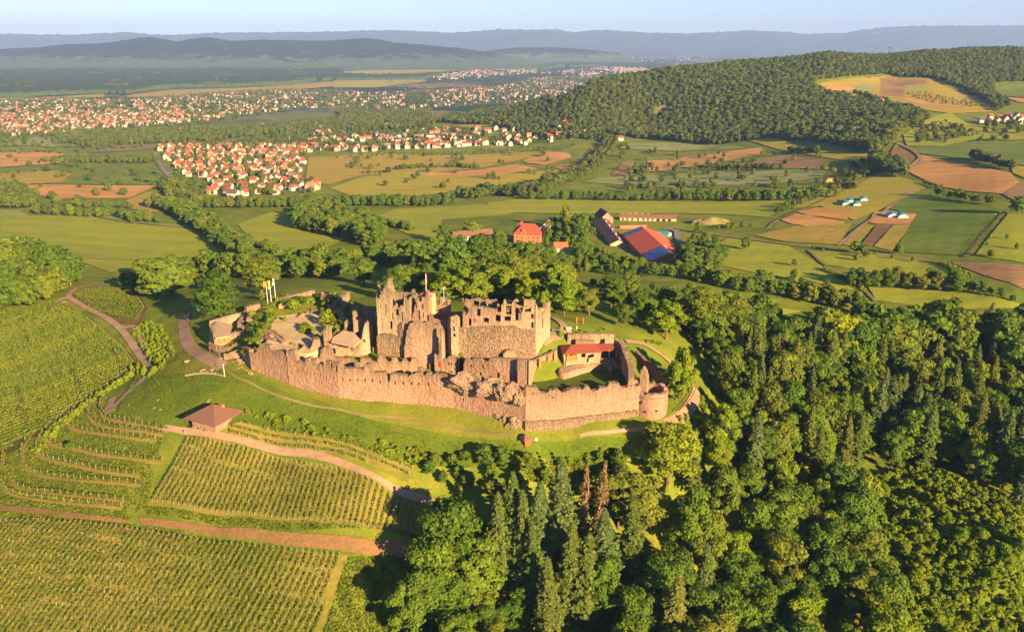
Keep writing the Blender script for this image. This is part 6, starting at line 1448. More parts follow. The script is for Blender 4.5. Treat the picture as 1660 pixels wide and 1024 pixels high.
def hip(Lx, Wy, he, hr, m_w, m_r, ov=.6, cut=.5):
    a, b = Lx / 2, Wy / 2; mb = MB(); mb.box((0, 0, -1.5), (Lx, Wy, he + 1.5)); w_ = mb.mesh('wall', m_w)
    A = a + ov; B = b + ov; c_ = a - b * cut * 2 if a > b else 0
    rv = [(-A,-B,he),(A,-B,he),(A,B,he),(-A,B,he),(-c_,0,hr),(c_,0,hr)]; rv += [(x, y, z - .3) for x, y, z in rv[:4]]
    return w_, mesh_py('roof', rv, [(0,1,5,4),(1,2,5),(2,3,4,5),(3,0,4),(0,6,7,1),(1,7,8,2),(2,8,9,3),(3,9,6,0),(9,8,7,6)], m_r)
def boxmesh(name, d, m, c_=(0, 0, 0), rz=0):
    mb = MB(); mb.box(c_, d, rz); return mb.mesh(name, m)
WIN = boxmesh('window', (1.1, .12, 1.4), M['glass']); CHIM = boxmesh('chimney', (.8, .8, 1.6), M['brickred'])
DORM, DORMR = gable(2.2, 2.0, 1.2, 2.2, M['white'], M['roof_red'], .15)
wallm = [M['white'], M['cream'], plain('pale_render', (.44, .37, .28), .8, .06), plain('bright_render', (.54, .50, .45), .8, .05)]
roofm = [M['roof_red'], plain('roof_orange', (.27, .08, .038), .8, .2, 1.0), plain('roof_rust', (.25, .065, .038), .8, .2, 1.0), M['roof_brown'], M['roof_dark'], plain('roof_salmon', (.30, .13, .08), .8, .15, 1.0)]
HV = []
rh_ = random.Random(4)
for k in range(12):
    Lx, Wy, he, rr_ = rh_.uniform(10, 15), rh_.uniform(8.5, 11), rh_.uniform(5.6, 8.4), rh_.uniform(.40, .58)
    HV.append((Lx, Wy, he, he + Wy * rr_, gable(Lx, Wy, he, he + Wy * rr_, wallm[k % 4], roofm[[0,2,0,2,1,5,3,0,4,2,5,3][k]])))
WN = ['white', 'cream', 'pale', 'bright white']; TW = [plain('town_wall_a', (.33, .28, .23), .8, .12), plain('town_wall_b', (.30, .24, .17), .8, .12), plain('town_wall_c', (.34, .30, .26), .8, .12), plain('town_wall_d', (.44, .41, .36), .8, .1)]
RN = ['red', 'rusty', 'red', 'rusty', 'orange', 'salmon', 'brown', 'red', 'dark', 'rusty', 'salmon', 'brown']
HOCC = []
def hfree(x, y, r):
    for a, b in HOCC[-700:]:
        if (a - x) ** 2 + (b - y) ** 2 < r * r: return False
    HOCC.append((x, y)); return True
def put_house(x, y, rz, k, place, group, det=True, sc_=1.0, label=None):
    Lx, Wy, he, hr, (wm, rm) = HV[k]; z = float(H(x, y))
    e = empty('house', (x, y, z), rz, label or f'{WN[k % 4]} house with {RN[k]} roof {place}', 'house', group); e.scale = (sc_,) * 3
    link('wall', wm, e); r_ = link('roof', rm, e)
    link('chimney', CHIM, r_, (Lx * .2, Wy * .12, hr - 1.0))
    if det:
        for q in range(2 + k % 2): link('window', WIN, e, (-Lx / 2 + Lx * (q + .7) / (2.4 + k % 2), -Wy / 2 - .02, he * .55))
        link('window', WIN, e, (Lx / 2 + .02, -Wy * .2, he * .55), (0, 0, math.pi / 2)); link('window', WIN, e, (Lx / 2 + .02, Wy * .2, he * .55), (0, 0, math.pi / 2))
        link('window', WIN, e, (-Lx / 2 - .02, -Wy * .2, he * .55), (0, 0, math.pi / 2)); link('window', WIN, e, (Lx / 2 + .02, 0, he + .9), (0, 0, math.pi / 2), .8)
    return e
def village(pp, spacing, group, seed, places, base=0.5, prob=.85, det=True, maxn=400):
    P_ = topoly(pp); rr = random.Random(seed); xs = [p[0] for p in P_]; ys = [p[1] for p in P_]; ca, sa = math.cos(base), math.sin(base); n_ = 0
    cx, cy = sum(xs) / len(xs), sum(ys) / len(ys); Rm = max(max(xs) - min(xs), max(ys) - min(ys)); k = int(Rm / spacing) + 2; sp = []
    for i in range(-k, k):
        for j in range(-k, k):
            u_, v_ = i * spacing * .95, j * spacing * 1.12 + (spacing * .35 if j % 3 == 0 else 0)
            x, y = cx + u_ * ca - v_ * sa + rr.uniform(-2.5, 2.5), cy + u_ * sa + v_ * ca + rr.uniform(-2.5, 2.5)
            if y > 60 and bool(inpoly(np.array([x]), np.array([y]), P_)[0]) and rr.random() < prob: sp.append((x, y))
    sp.sort(key=lambda p: p[1])
    for x, y in sp[:maxn]:
        if not hfree(x, y, spacing * .55): continue
        z = float(H(x, y)); px_, py_ = pxof(x, y, z)
        bx = (px_ - min(q[0] for q in pp)) / (max(q[0] for q in pp) - min(q[0] for q in pp)); by = (py_ - min(q[1] for q in pp)) / (max(q[1] for q in pp) - min(q[1] for q in pp))
        pl = places[0].format(['left', 'middle left', 'middle right', 'right'][min(3, max(0, int(bx * 4)))], ['far', 'middle', 'near'][min(2, max(0, int(by * 3)))])
        put_house(x, y, base + rr.choice([0, math.pi / 2, math.pi / 2, math.pi / 2 + .2]) + rr.uniform(-.12, .12) + rr.uniform(-.6, .6) * (rr.random() < .5), rr.randrange(12), pl, group, det, rr.uniform(.75, 1.12)); n_ += 1
    return n_
nv1 = village(VILL, 31.5, 'houses of the near village', 3, ['in the {1} {0} part of the near village'], -.35, .95, True, 232)
UPV1 = UPV
nv2 = village(UPV1, 27.0, 'houses of the upper village', 5, ['in the {1} {0} part of the upper village'], .1, .8, False, 52)
nv3 = village([(1562,184),(1600,176),(1662,178),(1675,200),(1600,203)], 22, 'houses of the hillside hamlet', 7, ['in the {1} {0} part of the hillside hamlet'], .2, .8, False, 14)
print('HOUSES', nv1, nv2, nv3)
for (a, b, k, l) in ((1428,166,0,'lone white house with red roof in the hill clearing'), (940,204,3,'long pale house at the foot of the ridge wood'), (915,203,1,'small cream house beside the ridge wood'), (1005,228,6,'cottage at the edge of the winding tree belt')):
    x, y, z = G(a, b); put_house(x, y, .3, k, '', None, True, 1.0, l)
# the town beyond: one joined mass, far too many to tell apart
def town(name, polys, label, seed):
    r = np.random.RandomState(seed); vs = []; fs = []; fm = []
    for pp, n_, spx in polys:
        P_ = topoly(pp); X0 = np.array([p[0] for p in P_]); Y0 = np.array([p[1] for p in P_]); x = r.uniform(X0.min(), X0.max(), n_ * 6); y = r.uniform(Y0.min(), Y0.max(), n_ * 6)
        ok = inpoly(x, y, P_); x = x[ok][:n_]; y = y[ok][:n_]
        ok = wav(x, y, 420, seed + 3) > -.28; x = x[ok]; y = y[ok]
        z = H(x, y)
        for q in range(len(x)):
            big = r.rand() < .05; L_ = r.uniform(24, 60) if big else r.uniform(10, 17); W__ = r.uniform(16, 28) if big else r.uniform(9, 12); he = r.uniform(5, 9) if big else r.uniform(5, 8.5); hr = he + (W__ * .42 if not big else 1.0)
            L_ *= spx; W__ *= spx; a = r.choice([.1, .1 + 1.57, .5, 2.0]) + r.uniform(-.15, .15); ca, sa = math.cos(a), math.sin(a); k = len(vs)
            for (u_, v_, h_) in ((-1,-1,-2),(1,-1,-2),(1,1,-2),(-1,1,-2),(-1,-1,he),(1,-1,he),(1,1,he),(-1,1,he),(-1,0,hr),(1,0,hr)):
                dx, dy = u_ * L_ / 2, v_ * W__ / 2; vs.append((x[q] + dx * ca - dy * sa, y[q] + dx * sa + dy * ca, z[q] + h_))
            fs += [(k,k+1,k+5,k+4),(k+2,k+3,k+7,k+6),(k+4,k+5,k+9,k+8),(k+6,k+7,k+8,k+9),(k+1,k+2,k+6,k+5),(k+3,k,k+4,k+7),(k+5,k+6,k+9,k+9),(k+7,k+4,k+8,k+8)]
            wi = r.choice([0, 1, 2, 3]); ri = 4 + (r.choice([0, 1, 2, 3, 5, 1]) if not big else r.choice([3, 4, 5])); fm += [wi, wi, ri, ri, wi, wi, wi, wi]
    fs = [tuple(dict.fromkeys(f)) for f in fs]
    me = mesh_py(name, vs, fs, TW + roofm, fm=[int(i) for i in fm]); o = link(name, me); tag(o, label, 'town', None, 'stuff'); return len(fs) // 8
n_t = town('town_houses', [([(0,165),(100,161),(200,164),(337,154),(439,148),(560,148),(560,170),(439,182),(337,197),(200,207),(100,217),(0,220)], 900, 1.0),
    ([(540,150),(675,150),(810,140),(860,127),(980,122),(990,128),(940,155),(860,165),(780,170),(700,175),(640,178),(560,176)], 820, 1.0),
    (UPV, 190, 1.0), ([(420,205),(560,200),(620,205),(560,215),(470,214)], 50, 1.0),
    ([(682,125),(776,113),(871,110),(871,118),(776,127),(709,130)], 380, 1.15), ([(860,120),(980,108),(1050,108),(1050,116),(960,122)], 260, 1.3), ([(0,185),(300,180),(300,200),(0,222)], 350, 1.0),
    ([(250,104),(262,98),(300,96),(318,103)], 130, 1.6), ([(30,101),(60,98),(110,99),(112,103)], 50, 1.8), ([(105,113),(120,109),(132,114),(120,116)], 30, 2.0), ([(330,105),(440,105),(440,108),(330,108)], 40, 1.8),
    ([(621,100),(640,95),(700,95),(729,99),(700,102)], 120, 1.8), ([(990,116),(1000,108),(1050,110),(1052,117)], 120, 1.6), ([(530,108),(560,107),(560,110),(532,111)], 8, 4.0), ([(940,82),(1100,86),(1180,96),(1090,104),(940,100)], 260, 2.4), ([(1130,88),(1260,83),(1400,78),(1420,80),(1300,86)], 180, 2.6)],
    'the town and villages far out on the plain, thousands of small red roofed houses', 11)
print('TOWN', n_t)
tw_ = [(500,158,26,'slim church spire over the town'), (413,185,30,'tall white mast between the upper village and the town'), (1017,83,60,'pinkish ruin on the low hill beyond the town')]
x, y, z = G(672,184); mb = MB(); mb.tube((0, 0, 0), (0, 0, 34), 1.6, 1.2, 8); o = link('chimney_stack', mb.mesh('chimney_stack', M['white']), None, (x, y, z)); tag(o, 'slim white stack rising out of the wood south of the town', 'chimney')
x, y, z = G(470,232); mb = MB(); mb.tube((0, 0, 0), (0, 0, 20), .5, .3, 6); o = link('mast', mb.mesh('mast', M['white']), None, (x, y, z)); tag(o, 'thin white mast standing in the middle of the villages', 'mast')
x, y, z = und(1443, 82, 2930); z = float(H(x, y)); mb = MB()
for sx in (-1, 1):
    for sy in (-1, 1): mb.tube((sx * 4, sy * 4, 0), (sx * 2.4, sy * 2.4, 34), .6, .5, 5)
lt = empty('lookout_tower', (x, y, z), 0, 'small timber lookout tower above the trees on the wooded ridge', 'tower'); link('frame', mb.mesh('frame', M['timber']), lt); mb = MB(); mb.box((0, 0, 33), (8, 8, 4)); link('cabin', mb.mesh('cabin', M['timber']), lt)

# ---- farm
def place(px, py): x, y, z = G(px, py); return x, y, z
def edge_house(name, label, cat, A, B, depth, he, hr, mw, mr, windows=(), hipd=False, ov=.6):
    """building whose visible long wall runs between two photo points"""
    a, b = Vector(G(*A)[:2]), Vector(G(*B)[:2]); d = b - a; L_ = d.length; ang = math.atan2(d.y, d.x); n__ = Vector((-d.y, d.x)).normalized()
    c_ = a.lerp(b, .5) + n__ * depth / 2; z = float(H(c_.x, c_.y)); e = empty(name, (c_.x, c_.y, z), ang, label, cat)
    wm, rm = (hip if hipd else gable)(L_, depth, he, hr, mw, mr, ov); link('wall', wm, e); r_ = link('roof', rm, e)
    for (t, zc, ww, wh, face) in windows:
        m_ = boxmesh('window', (ww, .14, wh), M['glass'])
        if face == 'f': link('window', m_, e, (-L_ / 2 + t * L_, -depth / 2 - .03, zc - wh / 2))
        else: link('window', m_, e, (L_ / 2 + .03, -depth / 2 + t * depth, zc - wh / 2), (0, 0, math.pi / 2))
    return e, r_, L_
# big red barn: ridge runs away up-left
p1, p2 = Vector(G(1058,429)[:2]), Vector(G(1112,408)[:2])       # near gable
ax = Vector(G(1010,372)[:2]); d = (p1.lerp(p2, .5) - Vector(G(1033,366)[:2])); ang = math.atan2(d.y, d.x)
ez = float(H(*G(1060,420)[:2])) + 6.0; eA, eB, eC = Vector(u2(1052,417,ez)), Vector(u2(1112,405,ez)), Vector(u2(1008,372,ez))
dr = (eA - eC).normalized(); ang = math.atan2(dr.y, dr.x); Lb = (eA - eC).length - 1.6; nr_ = Vector((-dr.y, dr.x)); nearw = abs((eB - eA).dot(nr_)) - 1.6
nr_ = nr_ if (eB - eA).dot(nr_) > 0 else -nr_
print('BARN', Lb, nearw, ang)
cc_ = eA - dr * (Lb / 2 + .8) + nr_ * (nearw / 2 + .8)
zz = float(H(cc_.x, cc_.y)) + .3
bn = empty('riding_barn', (cc_.x, cc_.y, zz), ang, 'very large barn with bright red roof and blue solar panels at both roof ends', 'barn')
wm, rm = gable(Lb, nearw, 5.5, 5.5 + nearw * .19, M['brickred'], M['roof_bright'], .8); link('wall', wm, bn); rb2 = link('roof', rm, bn)
sl_ = .38; RH = 5.5 + nearw * .19; KX = Lb / 62.0; KY = nearw / 26.0
def roofpanel(name, x0, x1, y0, y1, m, lift=.25, par=None):
    x0 *= KX; x1 *= KX; y0 *= KY; y1 *= KY; z0 = RH + .1 - abs(y0) * sl_ + lift; z1 = RH + .1 - abs(y1) * sl_ + lift
    v = [(x0, y0, z0), (x1, y0, z0), (x1, y1, z1), (x0, y1, z1)]; v += [(a, b, c_ - .12) for a, b, c_ in v]
    link(name, mesh_py(name, v, [(0,1,2,3),(7,6,5,4),(0,4,5,1),(1,5,6,2),(2,6,7,3),(3,7,4,0)], m), par)
sy = -1 if (nr_.x * -math.sin(ang) + nr_.y * math.cos(ang)) > 0 else 1
for i in range(4):
    for j in range(3): roofpanel('solar_panel', 15.5 + i * 3.7, 19.0 + i * 3.7, sy * (.8 + j * 4.1), sy * (4.6 + j * 4.1), M['solar'], .25, rb2)
for i in range(2):
    for j in range(3): roofpanel('solar_panel', -30.5 + i * 3.4, -27.3 + i * 3.4, sy * (.8 + j * 4.1), sy * (4.6 + j * 4.1), M['solar'], .25, rb2)
roofpanel('skylight', 12, 28, 1.0, 2.2, M['metal'], .2, rb2)
for t in (-.25, .15): link('door', boxmesh('door', (.15, 5, 4), M['timber_red']), bn, (Lb / 2 + .05, nearw * t, 0))
# manor house
mh_, mr_, L_ = edge_house('manor_house', 'big red brick manor house with steep hipped roof and stepped gable at the farm', 'manor house', (833,394), (877,395), 17, 10, 19.5, M['brickred'], M['roof_red'],
    [(t, zc, 1.1, 1.7, 'f') for t in (.12, .3, .56, .72, .88) for zc in (3, 6.6)] + [(t, zc, 1.1, 1.7, 'r') for t in (.25, .5, .75) for zc in (3, 6.6)], True, .7)
mb = MB(); mb.add([(-3.4,0,9.3),(3.4,0,9.3),(3.4,0,11.0),(2.2,0,11.0),(2.2,0,12.6),(1.1,0,12.6),(1.1,0,14.2),(-1.1,0,14.2),(-1.1,0,12.6),(-2.2,0,12.6),(-2.2,0,11.0),(-3.4,0,11.0)] + [(x, 5, z) for x, _, z in [(-3.4,0,9.3),(3.4,0,9.3),(3.4,0,11.0),(2.2,0,11.0),(2.2,0,12.6),(1.1,0,12.6),(1.1,0,14.2),(-1.1,0,14.2),(-1.1,0,12.6),(-2.2,0,12.6),(-2.2,0,11.0),(-3.4,0,11.0)]],
   [tuple(range(12))] + [(i, (i + 1) % 12, 12 + (i + 1) % 12, 12 + i) for i in range(12)])
link('stepped_gable', mb.mesh('stepped_gable', M['brickred']), mh_, (-L_ * .15, -8.65, .5)); link('window', boxmesh('window', (1.6, .14, 1.2), M['glass']), mh_, (-L_ * .15, -8.8, 11.5))
for x_ in (-.42, .42): link('chimney', boxmesh('chimney', (1, 1.2, 4.5), M['brickred']), mr_, (L_ * x_, 2, 11.5))
wg, rg = gable(20, 11, 9, 17, M['brickred'], M['roof_red'], .6)
e2 = link('rear_wing', wg, mh_, (-L_ * .42, 13, 0), (0, 0, math.pi / 2)); link('roof', rg, e2)
edge_house('farmhouse', 'long white house with brown roof left of the manor among trees', 'house', (737,392), (800,388), 11, 6, 10.5, M['white'], M['roof_brown'], [(t, 3, 1.2, 1.5, 'f') for t in (.05, .12, .3, .5, .7, .9)])
edge_house('small_house', 'white half timbered house with vivid red roof in front of the farmyard', 'house', (899,410), (920,410), 9, 5.8, 9.6, M['white'], M['roof_bright'], [(t, zc, 1.3, 1.4, 'f') for t in (.18, .42, .66, .88) for zc in (1.9, 4.6)])
edge_house('outbuilding', 'narrow pale outbuilding with dark roof hidden behind the bright trees', 'outbuilding', (889,374), (897,366), 8, 6, 9.5, M['white'], M['roof_brown'])
_, rr__, L_ = edge_house('stable', 'long brown roofed stable with a line of pale roof vents left of the big barn', 'stable', (977,399), (1007,399), 40, 5, 8.5, M['cream'], M['roof_brown'], ov=.6)
e_ = rr__.parent; D.objects.remove(rr__); [D.objects.remove(o_) for o_ in list(e_.children)]
gx_ = Vector(G(1003,399)[:2]); st_a = Vector(G(975,366)[:2]) ; dd_ = (gx_ - st_a); L2 = dd_.length; cst = gx_.lerp(st_a, .5)
e_.location = (cst.x, cst.y, float(H(cst.x, cst.y))); e_.rotation_euler = (0, 0, math.atan2(dd_.y, dd_.x))
wm, rm = gable(L2, 17, 4.5, 8.5, M['cream'], M['roof_brown'], .6); link('wall', wm, e_); rr__ = link('roof', rm, e_)
for k in range(6): link('roof_vent', boxmesh('roof_vent', (1.0, 1.0, 2.4), M['white']), rr__, (-L2 / 2 + 4 + k * (L2 - 8) / 5, 1.2, 7.4))
_, rs_, L_ = edge_house('machine_shed', 'very long low cream shed with brown roof and open bays behind the farm', 'shed', (1005,357), (1096,359), 11, 4.2, 7.6, M['cream'], M['roof_brown'], [(t, 1.9, 2.4, 2.4, 'f') for t in (.05, .13, .22, .32, .42, .5, .58)] + [(t, 1.8, 4.2, 3, 'f') for t in (.68, .78, .88)])
for k in range(4): link('roof_vent', boxmesh('roof_vent', (.7, .7, 1.6), M['white']), rs_, (-L_ / 2 + 12 + k * 7, 0, 7))
a, b = Vector(G(975,362)[:2]), Vector(G(993,362)[:2]); d_ = b - a; nn_ = Vector((-d_.y, d_.x)).normalized(); c_ = a.lerp(b, .5) + nn_ * 12
bb2 = empty('brick_barn', (c_.x, c_.y, float(H(c_.x, c_.y))), math.atan2(d_.y, d_.x) + math.pi / 2, 'tall pale brick barn with dark steep roof at the back of the farmyard', 'barn')
wm, rm = gable(24, d_.length * 1.1, 7, 14, M['stone'], M['roof_dark'], .6); link('wall', wm, bb2); link('roof', rm, bb2); link('door', boxmesh('door', (.15, 2.6, 3), M['glass']), bb2, (-12.05, 3, 0))
a, b = Vector(G(1005,371)[:2]), Vector(G(1048,371)[:2]); mb = MB(); c_ = a.lerp(b, .5); mb.box((0, 0, -1), ((b - a).length, 3, 4.6)); o = link('brick_wall', mb.mesh('brick_wall', M['brickred']), None, (c_.x, c_.y + 3, float(H(c_.x, c_.y))), math.atan2((b - a).y, (b - a).x)); tag(o, 'long orange brick wall behind the ridge of the big barn', 'wall')
mb = MB(); mb.box((0, 0, -1), ((b - a).length * 1.0, 14, 3.6)); o = link('lean_to', mb.mesh('lean_to', M['roof_dark']), None, (*Vector(G(1000,385)[:2]), float(H(*G(1000,385)[:2])))); tag(o, 'dark low lean-to roof between stable and big barn', 'outbuilding')
def tunnel(px, py, Lt, Wt, rz, label, group='polytunnels on the plots'):
    x, y, z = G(px, py); n_ = 12; R_ = Wt / 2; vs = []; fs = []
    for i in range(n_ + 1):
        a = math.pi * i / n_; vs += [(-Lt / 2, -math.cos(a) * R_, 1.2 + math.sin(a) * R_ * .72), (Lt / 2, -math.cos(a) * R_, 1.2 + math.sin(a) * R_ * .72)]
    fs = [(2 * i, 2 * i + 1, 2 * i + 3, 2 * i + 2) for i in range(n_)]
    e = empty('polytunnel', (x, y, z), rz, label, 'polytunnel', group); link('cover', mesh_py('cover', vs, fs, M['teal'], True), e)
    base = MB(); base.box((0, 0, -.5), (Lt - .2, Wt - .2, 1.75)); link('side_wall', base.mesh('side_wall', M['metal']), e)
    for s_ in (-1, 1):
        v2 = [(s_ * Lt / 2 * .99, -math.cos(math.pi * i / n_) * R_ * .98, 1.15 + math.sin(math.pi * i / n_) * R_ * .70) for i in range(n_ + 1)]
        link('end_wall', mesh_py('end_wall', v2, [tuple(range(n_ + 1))], M['metal']), e)
for a in ((1378,328,'upper left tunnel of the group of four with teal covers'), (1400,325,'upper right tunnel of the group of four with teal covers'), (1371,332,'lower left tunnel of the group of four with teal covers'), (1389,333,'lower right tunnel of the group of four with teal covers')): tunnel(a[0], a[1], 18, 9, 1.25, a[2])
for a in ((1446,352,'left one of the two teal tunnels on the brown plot'), (1462,353,'right one of the two teal tunnels on the brown plot')): tunnel(a[0], a[1], 14, 11, 1.35, a[2])
tunnel(1076, 382, 14, 9, -.6, 'single turquoise tunnel beside the red barn', None)
lump('earth_heap', 'big pale heap of earth and gravel behind the farm', (*G(1150,362)[:2], float(H(*G(1150,362)[:2]))), (20, 9, 7), M['soil_olive'], 71, 3, 'heap')
lump('earth_heap', 'small orange heap of earth beside the crop field copse', (*G(1350,294)[:2], float(H(*G(1350,294)[:2]))), (12, 6, 4), M['soil'], 72, 3, 'heap')

# ---- vineyard hut below the castle
hx = [Vector(G(*q)[:2]) for q in ((322,703), (352,712), (381,692))]
d1 = (hx[1] - hx[0]); d2 = (hx[2] - hx[1]); ang = math.atan2(d1.y, d1.x) ; Lh, Wh = 13.5, 12.5
ch = hx[1] + Vector((-math.sin(ang), math.cos(ang))) * Wh / 2 - Vector((math.cos(ang), math.sin(ang))) * Lh / 2
zh = float(H(ch.x, ch.y)) + .6
vh = empty('vineyard_hut', (ch.x, ch.y, zh), ang, 'square open sided hut with a large brown pyramid roof beside the vineyard road', 'hut')
A = 9.3; B = 8.8
rv = [(-A,-B,3.2),(A,-B,3.2),(A,B,3.2),(-A,B,3.2),(-.4,0,8.2),(.4,0,8.2)]; rv += [(x, y, z - .35) for x, y, z in rv[:4]]
vr = link('roof', mesh_py('roof', rv, [(0,1,5,4),(1,2,5),(2,3,4,5),(3,0,4),(0,6,7,1),(1,7,8,2),(2,8,9,3),(3,9,6,0),(9,8,7,6)], M['roof_hut']), vh)
link('chimney', boxmesh('chimney', (1.1, 1.1, 2.6), M['brickred']), vr, (3.4, 2.2, 5.2))
for (c3, d3) in (((0, -6.2, -1.5), (13.5, .4, 3.0)), ((6.6, 0, -1.5), (.4, 12.5, 3.0)), ((0, 6.2, -1.5), (13.5, .4, 4.6)), ((-6.6, 0, -1.5), (.4, 12.5, 3.0))): link('wall', boxmesh('wall', d3, M['stone'], c3), vh)
for i in range(4):
    for (x_, y_) in ((-6.3 + i * 4.2, -6.2), (6.6, -6.2 + i * 4.1)): link('post', boxmesh('post', (.35, .35, 2.2), M['timber'], (x_, y_, 1.2)), vh)
link('back_panel', boxmesh('back_panel', (12, .2, 2), M['brickred'], (0, -5.2, 1.2)), vh); link('back_panel', boxmesh('back_panel', (.2, 11, 2), M['brickred'], (5.6, 0, 1.2)), vh)
for k in range(3): link('bench', boxmesh('bench', (2.2, .6, .5), M['timber_grey']), vh, (-4 + k * 3.6, -8.0, -.7))
x, y, z = G(853,719); kh = empty('shelter_hut', (x, y, z), .5, 'tiny wooden shelter with a tiled hipped roof on the lawn below the wall corner', 'shelter')
mb = MB(); mb.box((0, 0, -.5), (2.6, 2.6, 3.2)); link('wall', mb.mesh('wall', M['timber_red']), kh); rv = [(-2.2,-2.2,2.5),(2.2,-2.2,2.5),(2.2,2.2,2.5),(-2.2,2.2,2.5),(-.6,0,4.4),(.6,0,4.4)]
link('roof', mesh_py('roof', rv, [(0,1,5,4),(1,2,5),(2,3,4,5),(3,0,4),(3,2,1,0)], M['roof_hut']), kh)
x, y, z = G(869,715); o = link('info_board', boxmesh('info_board', (1.2, .15, 1.6), M['white']), None, (x, y, z)); tag(o, 'white information board right of the tiny shelter', 'sign')
# street lamp, fence wall, boulders, sand pit
x, y, z = G(364.5,612); zt_ = zpy(y, 591); lp = empty('lamp_post', (x, y, z), 0, 'tall grey lamp post at the end of the curved wooden fence', 'lamp post'); mb = MB(); mb.tube((0, 0, 0), (0, 0, zt_ - z), .16, .1); link('pole', mb.mesh('pole', M['pole']), lp); link('lamp_head', boxmesh('lamp_head', (.9, .5, .35), M['metal'], (0, 0, zt_ - z - .1)), lp)
fpts = [G(*q) for q in ((301,611),(315,608.5),(332,607),(350,608.5),(366,612.5))]
fw = empty('low_fence', fpts[2], 0, 'curved low board fence on the lawn left of the lamp post', 'fence'); inv = __import__('mathutils').Matrix.Translation(-Vector(fpts[2]))
for i in range(4):
    a, b = Vector(fpts[i]), Vector(fpts[i + 1])
    for j in range(5):
        p0, p1 = a.lerp(b, j / 5 + .01), a.lerp(b, (j + 1) / 5 - .01); c3 = p0.lerp(p1, .5); mb = MB(); mb.box((c3.x, c3.y, c3.z - .2), ((p1 - p0).length, .18, 1.5), math.atan2((b - a).y, (b - a).x)); rel(fw, link('board', mb.mesh('board', M['timber_grey'])))
    mb = MB(); mb.box((a.x, a.y, a.z - .2), (.3, .3, 1.8)); rel(fw, link('post', mb.mesh('post', M['timber_grey'])))
o = lump('sand_heap', 'small pale flat sand heap on the lawn beside the dirt track', G(309,585), (3.4, 2.2, .5), M['sand_court'], 80, 2, 'sand heap')
rb__ = random.Random(8)
BL_ = [(378,588),(380,590),(383,586),(386,585),(389,587),(391,590),(388,592),(393,593),(385,591),(390,584),(395,588),(392,596),(396,598),(387,598),(400,601),(404,604),(407,606),(341,600),(344,601),(346,599),(327,602),(330,601),(334,601),(337,603),(356,584),(359,582)]
PLC = lambda a: 'in the stone heap before the shaded west bastion face' if 376 < a < 402 else ('by the corner of the west bastion' if a >= 402 else 'on the lawn near the curved board fence')
for i, (a, b) in enumerate(BL_):
    x, y, z = G(a, b); s_ = rb__.uniform(.55, 1.25)
    lump('boulder', f"{['flat','rounded','angular','squat','long'][i % 5]} {['pale','reddish','grey brown'][i % 3]} sandstone block {PLC(a)}", (x, y, z + s_ * .25), (s_ * rb__.uniform(.9, 1.4), s_, s_ * .7), M['stone_inner'], 90 + i, 1, 'boulder')
# steps and railing of the curved track right of the tower
for k, off in enumerate((-1.0, .9, 2.3)):
    pp = [G(1094 + off * 3, 668), G(1108 + off * 3, 655), G(1118 + off * 3, 640), G(1122 + off * 3, 628)]; mb = MB()
    for i in range(3):
        a, b = Vector(pp[i]) + Vector((0, 0, .9)), Vector(pp[i + 1]) + Vector((0, 0, .9)); mb.tube(a, b, .13)
        for j in range(4): q = a.lerp(b, j / 4); mb.tube(q, q - Vector((0, 0, 1.2)), .09)
    o = link('handrail', mb.mesh('handrail', M['timber'])); tag(o, ['inner', 'middle', 'outer'][k] + ' dark wooden handrail of the stepped track beside the round tower', 'handrail')
# bank of loose pale stones near the hut
for i, (a, b) in enumerate(((312,665),(318,668),(303,672),(306,682),(300,678),(337,651),(334,655),(340,648),(258,648),(252,661),(262,664))):
    x, y, z = G(a, b); lump('boulder', f"{['pale','reddish','weathered'][i % 3]} stone {['lying','half buried','standing out'][(i // 3) % 3]} in the grassy bank {'above' if a > 320 else ('far left of' if a < 270 else 'left of')} the pyramid roofed hut", (x, y, z), (1.1, .9, .6), M['stone_inner'], 130 + i, 1, 'boulder')
# signpost / gate post by the road and bench at the crossing
x, y, z = G(300,704); o = link('gate_post', boxmesh('gate_post', (.3, .3, 2.2), M['timber_grey']), None, (x, y, z)); tag(o, 'wooden post at the vineyard corner where the road begins', 'post')
x, y, z = G(104,491); e = empty('bench', (x, y, z), .4, 'pale bench at the corner where the two dirt tracks meet', 'bench'); link('seat', boxmesh('seat', (3, .7, .12), M['white'], (0, 0, .5)), e); link('leg', boxmesh('leg', (.12, .6, .5), M['timber'], (-1.2, 0, 0)), e); link('leg', boxmesh('leg', (.12, .6, .5), M['timber'], (1.2, 0, 0)), e)
x, y, z = G(115,462); o = link('signpost', boxmesh('signpost', (.25, .25, 3), M['white']), None, (x, y, z)); tag(o, 'white marker post where the track meets the grove', 'post')

